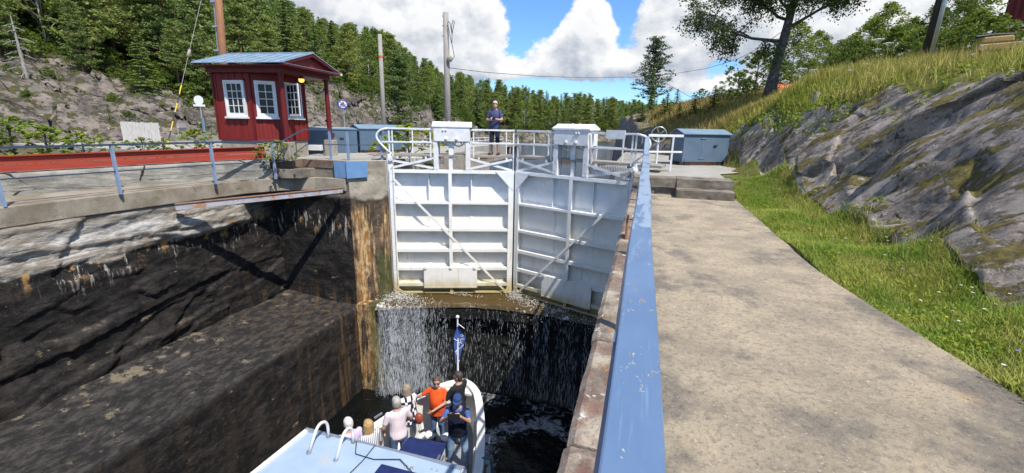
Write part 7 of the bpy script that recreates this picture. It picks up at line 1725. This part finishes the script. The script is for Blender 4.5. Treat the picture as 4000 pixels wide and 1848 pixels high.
# flowers
random.seed(31)
FL = [('petal_y', .014, 'daisy', 'small yellow flower in the verge grass', 'yellow flowers in the verge'), ('petal_w', .016, 'daisy', 'small white flower in the verge grass', 'white flowers in the verge'), ('petal_p', .014, 'daisy', 'small pink flower in the verge grass', 'pink flowers in the verge'), ('petal_v', .014, 'daisy', 'small violet flower in the verge grass', 'violet flowers in the verge')]
k = 0
while k < 70:
    y = random.uniform(2.6, 11.5); x = random.uniform(2.35, 3.75)
    if float(rockmask(np.array([x]), np.array([y]))[0]) > .4: continue
    m_, r__, kd, lb, gp_ = FL[random.choice((0, 0, 1, 1, 2, 3))]; h_ = random.uniform(.08, .26); flowerhead('wild_flower', lb, x, y, gz(x, y), h_, M[m_], r__, kd, gp_); k += 1
k = 0
while k < 46:
    y = random.uniform(6, 19); x = float(np.interp(y, UPY, UPX))+random.uniform(.2, 3.6)
    m_ = random.choice(('petal_w', 'petal_w', 'petal_w', 'petal_y', 'petal_v')); lb, gp_ = {'petal_w': ('small white flower in the meadow above the rock', 'white flowers in the meadow'), 'petal_y': ('small yellow flower in the meadow above the rock', 'yellow flowers in the meadow'), 'petal_v': ('small violet flower in the meadow above the rock', 'violet flowers in the meadow')}[m_]
    flowerhead('wild_flower', lb, x, y, gz(x, y), random.uniform(.35, .55), M[m_], .038, 'umbel' if m_ == 'petal_w' else 'daisy', gp_); k += 1
for px, py, rad, r__, lb in ((3135, 270, 17, .13, 'tall cream umbel, largest of the cluster right of the birch'), (3175, 275, 17, .10, 'tall cream umbel, right neighbour of the largest one'), (3110, 292, 17, .08, 'small cream umbel low in the cluster right of the birch'), (3065, 318, 18, .11, 'cream umbel in front of the orange shell'), (3430, 155, 16, .14, 'tall cream umbel standing above the meadow, topmost one'), (3470, 170, 16, .11, 'tall cream umbel right of the topmost one'), (3425, 195, 16, .10, 'cream umbel just below the topmost one')):
    x, y, z = at_dir(px, py, rad); g_ = gz(x, y); flowerhead('umbel_flower', lb, x, y, g_, max(.3, z-g_), M['petal_w'], r__, 'umbel', 'cream umbels in the meadow')
# grit and crumbs on the path, denser along its edges
n = 1500; gy = rs.uniform(1.2, 11.2, n); e_ = pedge(gy); gx_ = np.where(rs.rand(n) < .45, e_-np.abs(rs.normal(size=n))*.16, rs.uniform(.08, 1, n)*e_); gx_ = np.minimum(gx_, e_-.02); q = rs.uniform(.002, .0055, n)
c = np.stack([gx_, gy, .006*fbm(gx_/e_*6, gy*3, 2.0, 4)+q*.4], 1); J_ = np.array([[1, 0, 0], [-.6, .9, 0], [-.7, -.8, 0], [.1, .1, .9]])
V = (c[:, None, :]+(J_[None]*rs.uniform(.6, 1.3, (n, 4, 3)))*q[:, None, None]).reshape(-1, 3); b = np.arange(n)[:, None]*4; F = np.concatenate([b+np.array([k_]) for k_ in ([0, 1, 3], [1, 2, 3], [2, 0, 3], [0, 2, 1])])
o = struct(npmesh('path_grit', V, F, M['conc']), 'stuff'); o['label'] = 'loose grit and crumbs on the concrete path'; o['category'] = 'grit'
# ---- things on the right slope
x, y, z = at_dir(3613, 210, 19); g_ = gz(x, y); b0 = Vector((x, y, g_-.3)); p4 = pole('utility_pole', 'dark tarred utility pole leaning at the top of the meadow', b0, b0+Vector((.30, 0, 8.5)), .115, .10, M['pole_dark'])
x, y, z = at_dir(3632, 225, 18.6); g_ = gz(x, y); MB().tube([(x, y, g_-.2), (x+.05, y, g_+2.2), (x+.08, y+.02, g_+8)], [.055, .055, .04], 9).build('conduit', M['galv'], p4, smooth=True)
MB().tube([(x+.03, y-.01, g_+1.5), (x+.05, y-.01, g_+8)], .02, 6).build('cable', M['black'], p4)
x, y, z = at_dir(3910, 180, 15.5); g_ = gz(x, y)-.02; e_ = Vector((math.cos(R(-12)), math.sin(R(-12)), .04)).normalized(); n_ = Vector((-e_.y, e_.x, 0)).normalized()
ts = thing('timber_stack', 'stack of thick yellow cut planks at the top of the meadow', 'timber', (x, y, g_)); o_ = Vector((x, y, g_+.30))-e_*.40
for k, (u0, u1, z0, z1, n0) in enumerate(((0, .80, .06, .22, 0), (.08, .85, .06, .22, .30), (.06, .62, .225, .37, .02), (.12, .70, .225, .37, .32))):
    a, b_ = o_+e_*u0+n_*n0, o_+e_*u1+n_*n0; MB().hexa([a+Vector((0, 0, z0)), b_+Vector((0, 0, z0)), b_+n_*.27+Vector((0, 0, z0)), a+n_*.27+Vector((0, 0, z0)), a+Vector((.03, 0, z1)), b_+Vector((-.03, 0, z1)), b_+n_*.27+Vector((-.03, 0, z1)), a+n_*.27+Vector((.03, 0, z1))]).build('plank', M['timber'], ts, bevel=.03)
for u in (.15, .65): MB().beam(o_+e_*u+Vector((0, 0, -.29)), o_+e_*u+n_*.6+Vector((0, 0, -.29)), .10, .70).build('bearer', M['dark'], ts)
MB().tube([o_+e_*-.04+n_*.1+Vector((0, 0, .40)), o_+e_*.3+n_*.15+Vector((0, 0, .42)), o_+e_*.66+n_*.2+Vector((0, 0, .41))], [.035, .03, .025], 8).build('tarp_roll', M['black'], ts)
x, y, z = at_dir(3062, 350, 26); g_ = gz(x, y); osx = thing('orange_shell', 'orange plastic sledge shell lying behind the birch trunk', 'sledge', (x, y, g_))
U, V = np.meshgrid(np.linspace(0, math.pi, 12), np.linspace(-1, 1, 14), indexing='ij'); rad_ = .36*np.sqrt(np.clip(1-(V*.93)**4, .02, 1)); zt_ = max(.35, z+.25-g_)
Pq = np.stack([x+V*.62, y+rad_*np.cos(U)*.8, g_+zt_-.36+rad_*np.sin(U)], -1); MB().grid(Pq).build('shell', M['orange'], osx, smooth=True)
MB().tube([(x-.6, y-.25, g_+zt_-.36), (x, y-.32, g_+zt_-.34), (x+.6, y-.25, g_+zt_-.36)], .03, 6).build('rim', M['orange'], osx)
x, y, z = at_dir(3175, 430, 15.5); g_ = gz(x, y); tag(MB().tube([(x, y, g_-.1), (x+.01, y, g_+.15), (x+.03, y, g_+.36)], [.09, .085, .08], 9).build('stump_post', M['bark_d'], smooth=False), 'short weathered stump post in the ground cover above the rock', 'post')
# red house at the upper right
hx, hy, _ = at_dir(3915, 90, 40); hs_ = thing('red_house', 'dark red boarded house corner at the upper right', 'house', (hx, hy, 5))
e_ = Vector((math.cos(R(-30)), math.sin(R(-30)), 0)); n_ = Vector((-e_.y, e_.x, 0)); o_ = Vector((hx, hy, 4.5)); zt = 11.0
MB().hexa([o_, o_+e_*9, o_+e_*9+n_*7, o_+n_*7]+[q+Vector((0, 0, zt-4.5)) for q in (o_, o_+e_*9, o_+e_*9+n_*7, o_+n_*7)]).build('wall', M['red_trim'], hs_)
for k in range(30): a = o_+e_*(.15+.3*k)-n_*.03; MB().beam(a+Vector((0, 0, .1)), a+Vector((0, 0, zt-4.6)), .14, .05, up=tuple(n_)).build('board', M['red'], hs_)
z_ = _-.25; MB().beam(Vector((hx, hy, z_))-n_*.08, Vector((hx, hy, z_))+e_*9-n_*.08, .06, .16).build('band_board', M['sign'], hs_)
for s in (0, 1): q0 = o_-e_*.7+n_*(-.8 if not s else 7.8)+Vector((0, 0, zt-4.5-.25)); q1 = o_-e_*.7+n_*3.5+Vector((0, 0, zt-4.5+2.2)); MB().hexa([q0, q0+e_*10.4, q1+e_*10.4, q1, q0+Vector((0, 0, .18)), q0+e_*10.4+Vector((0, 0, .18)), q1+e_*10.4+Vector((0, 0, .18)), q1+Vector((0, 0, .18))]).build('roof', M['dark'], hs_)
# overhead cables
def cable(label, pts, r=.012): tag(MB().tube(pts, r, 5).build('overhead_cable', M['dark']), label, 'cable')
cable('thin overhead cable sagging from the tall grey pole across the lake', [P3(px, py, Yd=yd) for px, py, yd in ((1751, 265, 24), (1900, 283, 28), (2100, 298, 34), (2300, 304, 40), (2480, 301, 46), (2640, 287, 52))], .016)
cable('overhead cable rising to the right past the birch crown', [P3(px, py, Yd=yd) for px, py, yd in ((2640, 287, 52), (2760, 268, 45), (2880, 232, 38), (2960, 190, 33), (3060, 120, 28))], .018)
cable('short overhead cable descending behind the lake bank pine', [P3(px, py, Yd=yd) for px, py, yd in ((2600, 325, 40), (2690, 375, 36), (2760, 410, 33))], .014)
# ================================================================== FALLING WATER
rs = np.random.RandomState(15); C_, U_, W_ = [], [], []
def strand(x0, n, spread, thick, push):
    for _ in range(n):
        x = x0+rs.normal()*spread; t = rs.rand()**.8; zf = t*3.25; y = float(lipy(x))-.05-push*math.sqrt(max(zf, 0))*rs.uniform(.5, 1.2)-.03
        C_.append((x+rs.normal()*.035*zf, y, -4.56-zf)); ln = rs.uniform(.04, .26)*(1+.8*t); U_.append((rs.normal()*.012, -.02, -ln)); a = rs.uniform(-.7, .7); W_.append((thick*rs.uniform(.5, 1.6)*math.cos(a), thick*math.sin(a)*.6, 0))
for k in range(46): strand(-8.15+1.3*rs.rand()**1.3, int(rs.uniform(25, 85)), rs.uniform(.015, .11), .009, rs.uniform(.12, .26))
for k in range(20): strand(rs.uniform(-7.2, -6.0), 40, .05, .008, .14)
for k in range(90): strand(rs.uniform(-6.6, -.4), int(rs.uniform(4, 22)), .03, .005, .05)
for x0 in (-3.6, -3.1, -2.7, -2.2, -1.9, -1.3, -.9, -.7):
    for k in range(4): strand(x0+rs.normal()*.08, 34, .04, .006, .06)
for push, nm in ((.16, 0), (.05, 1)):
    XX, T = np.meshgrid(np.linspace(-8.3, -5.6 if nm == 0 else -.3, 90), np.linspace(0, 1, 40), indexing='ij'); zf = 3.3*T
    YY = lipy(XX)-.05-push*np.sqrt(zf)-.03+.02*fbm(XX*5, zf*.4, 3.0, 3)
    o = struct(gridmesh('water_veil', np.stack([XX, YY, -4.54-zf], -1), M['veil']), 'stuff'); o['label'] = ('thin veil of water over the left end of the sill', 'faint veil of water over the whole sill')[nm]; o['category'] = 'water'
for _ in range(5200):                                # loose drops round the left fall
    zf = 3.2*rs.rand(); x = max(-8.3, -7.55+rs.normal()*(.34+.12*zf)); y = float(lipy(x))-.06-.18*math.sqrt(zf)*rs.uniform(.2, 1.7); C_.append((x, y, -4.56-zf)); q = rs.uniform(.010, .035); U_.append((rs.normal()*.01, 0, -q)); W_.append((rs.uniform(.005, .013), 0, 0))
c, u, v = np.array(C_), np.array(U_), np.array(W_); dp = np.cross(u, v); dp = unit(dp)*np.linalg.norm(v, axis=1, keepdims=True)*.5
V = np.stack([c-u*.5, c+v*.5, c+dp*.5, c-v*.5, c+u*.5], 1).reshape(-1, 3); b = np.arange(len(c))[:, None]*5
F = np.concatenate([b+np.array([q]) for q in ([0, 1, 2], [0, 2, 3], [1, 4, 2], [2, 4, 3])]); o = struct(npmesh('falling_water', V, F, M['fall']), 'stuff'); o['label'] = 'white strands of water falling over the black sill'; o['category'] = 'water'
# splashes on the apron
C_, U_, W_ = [], [], []
for cx, cy, sx, sy, sz, n in ((-7.95, 12.95, .28, .22, .10, 800), (-7.4, 12.85, .35, .22, .05, 600), (-4.05, 14.35, .18, .12, .13, 600), (-3.4, 14.1, .35, .15, .06, 350), (-2.3, 13.85, .5, .14, .05, 300), (-1.0, 13.5, .4, .12, .05, 200), (-6.2, 14.0, .7, .05, .04, 250), (-1.6, 13.2, 1.0, .3, .04, 300)):
    p = rs.normal(size=(n, 3))*np.array([sx, sy, sz]); p[:, 2] = np.abs(p[:, 2]); C_.append(p+np.array([cx, cy, -4.48])); C_[-1][:, 2] += .04
C_ = np.concatenate(C_); n = len(C_); u = unit(rs.normal(size=(n, 3)))*rs.uniform(.008, .03, (n, 1)); v = unit(np.cross(u, rs.normal(size=(n, 3))))*rs.uniform(.005, .015, (n, 1))
V = np.stack([C_-u, C_+v, C_+u, C_-v], 1).reshape(-1, 3); o = struct(npmesh('splash', V, np.arange(n*4).reshape(n, 4), M['foamw']), 'stuff'); o['label'] = 'white water splashing at the foot of the gate leaves'; o['category'] = 'water'
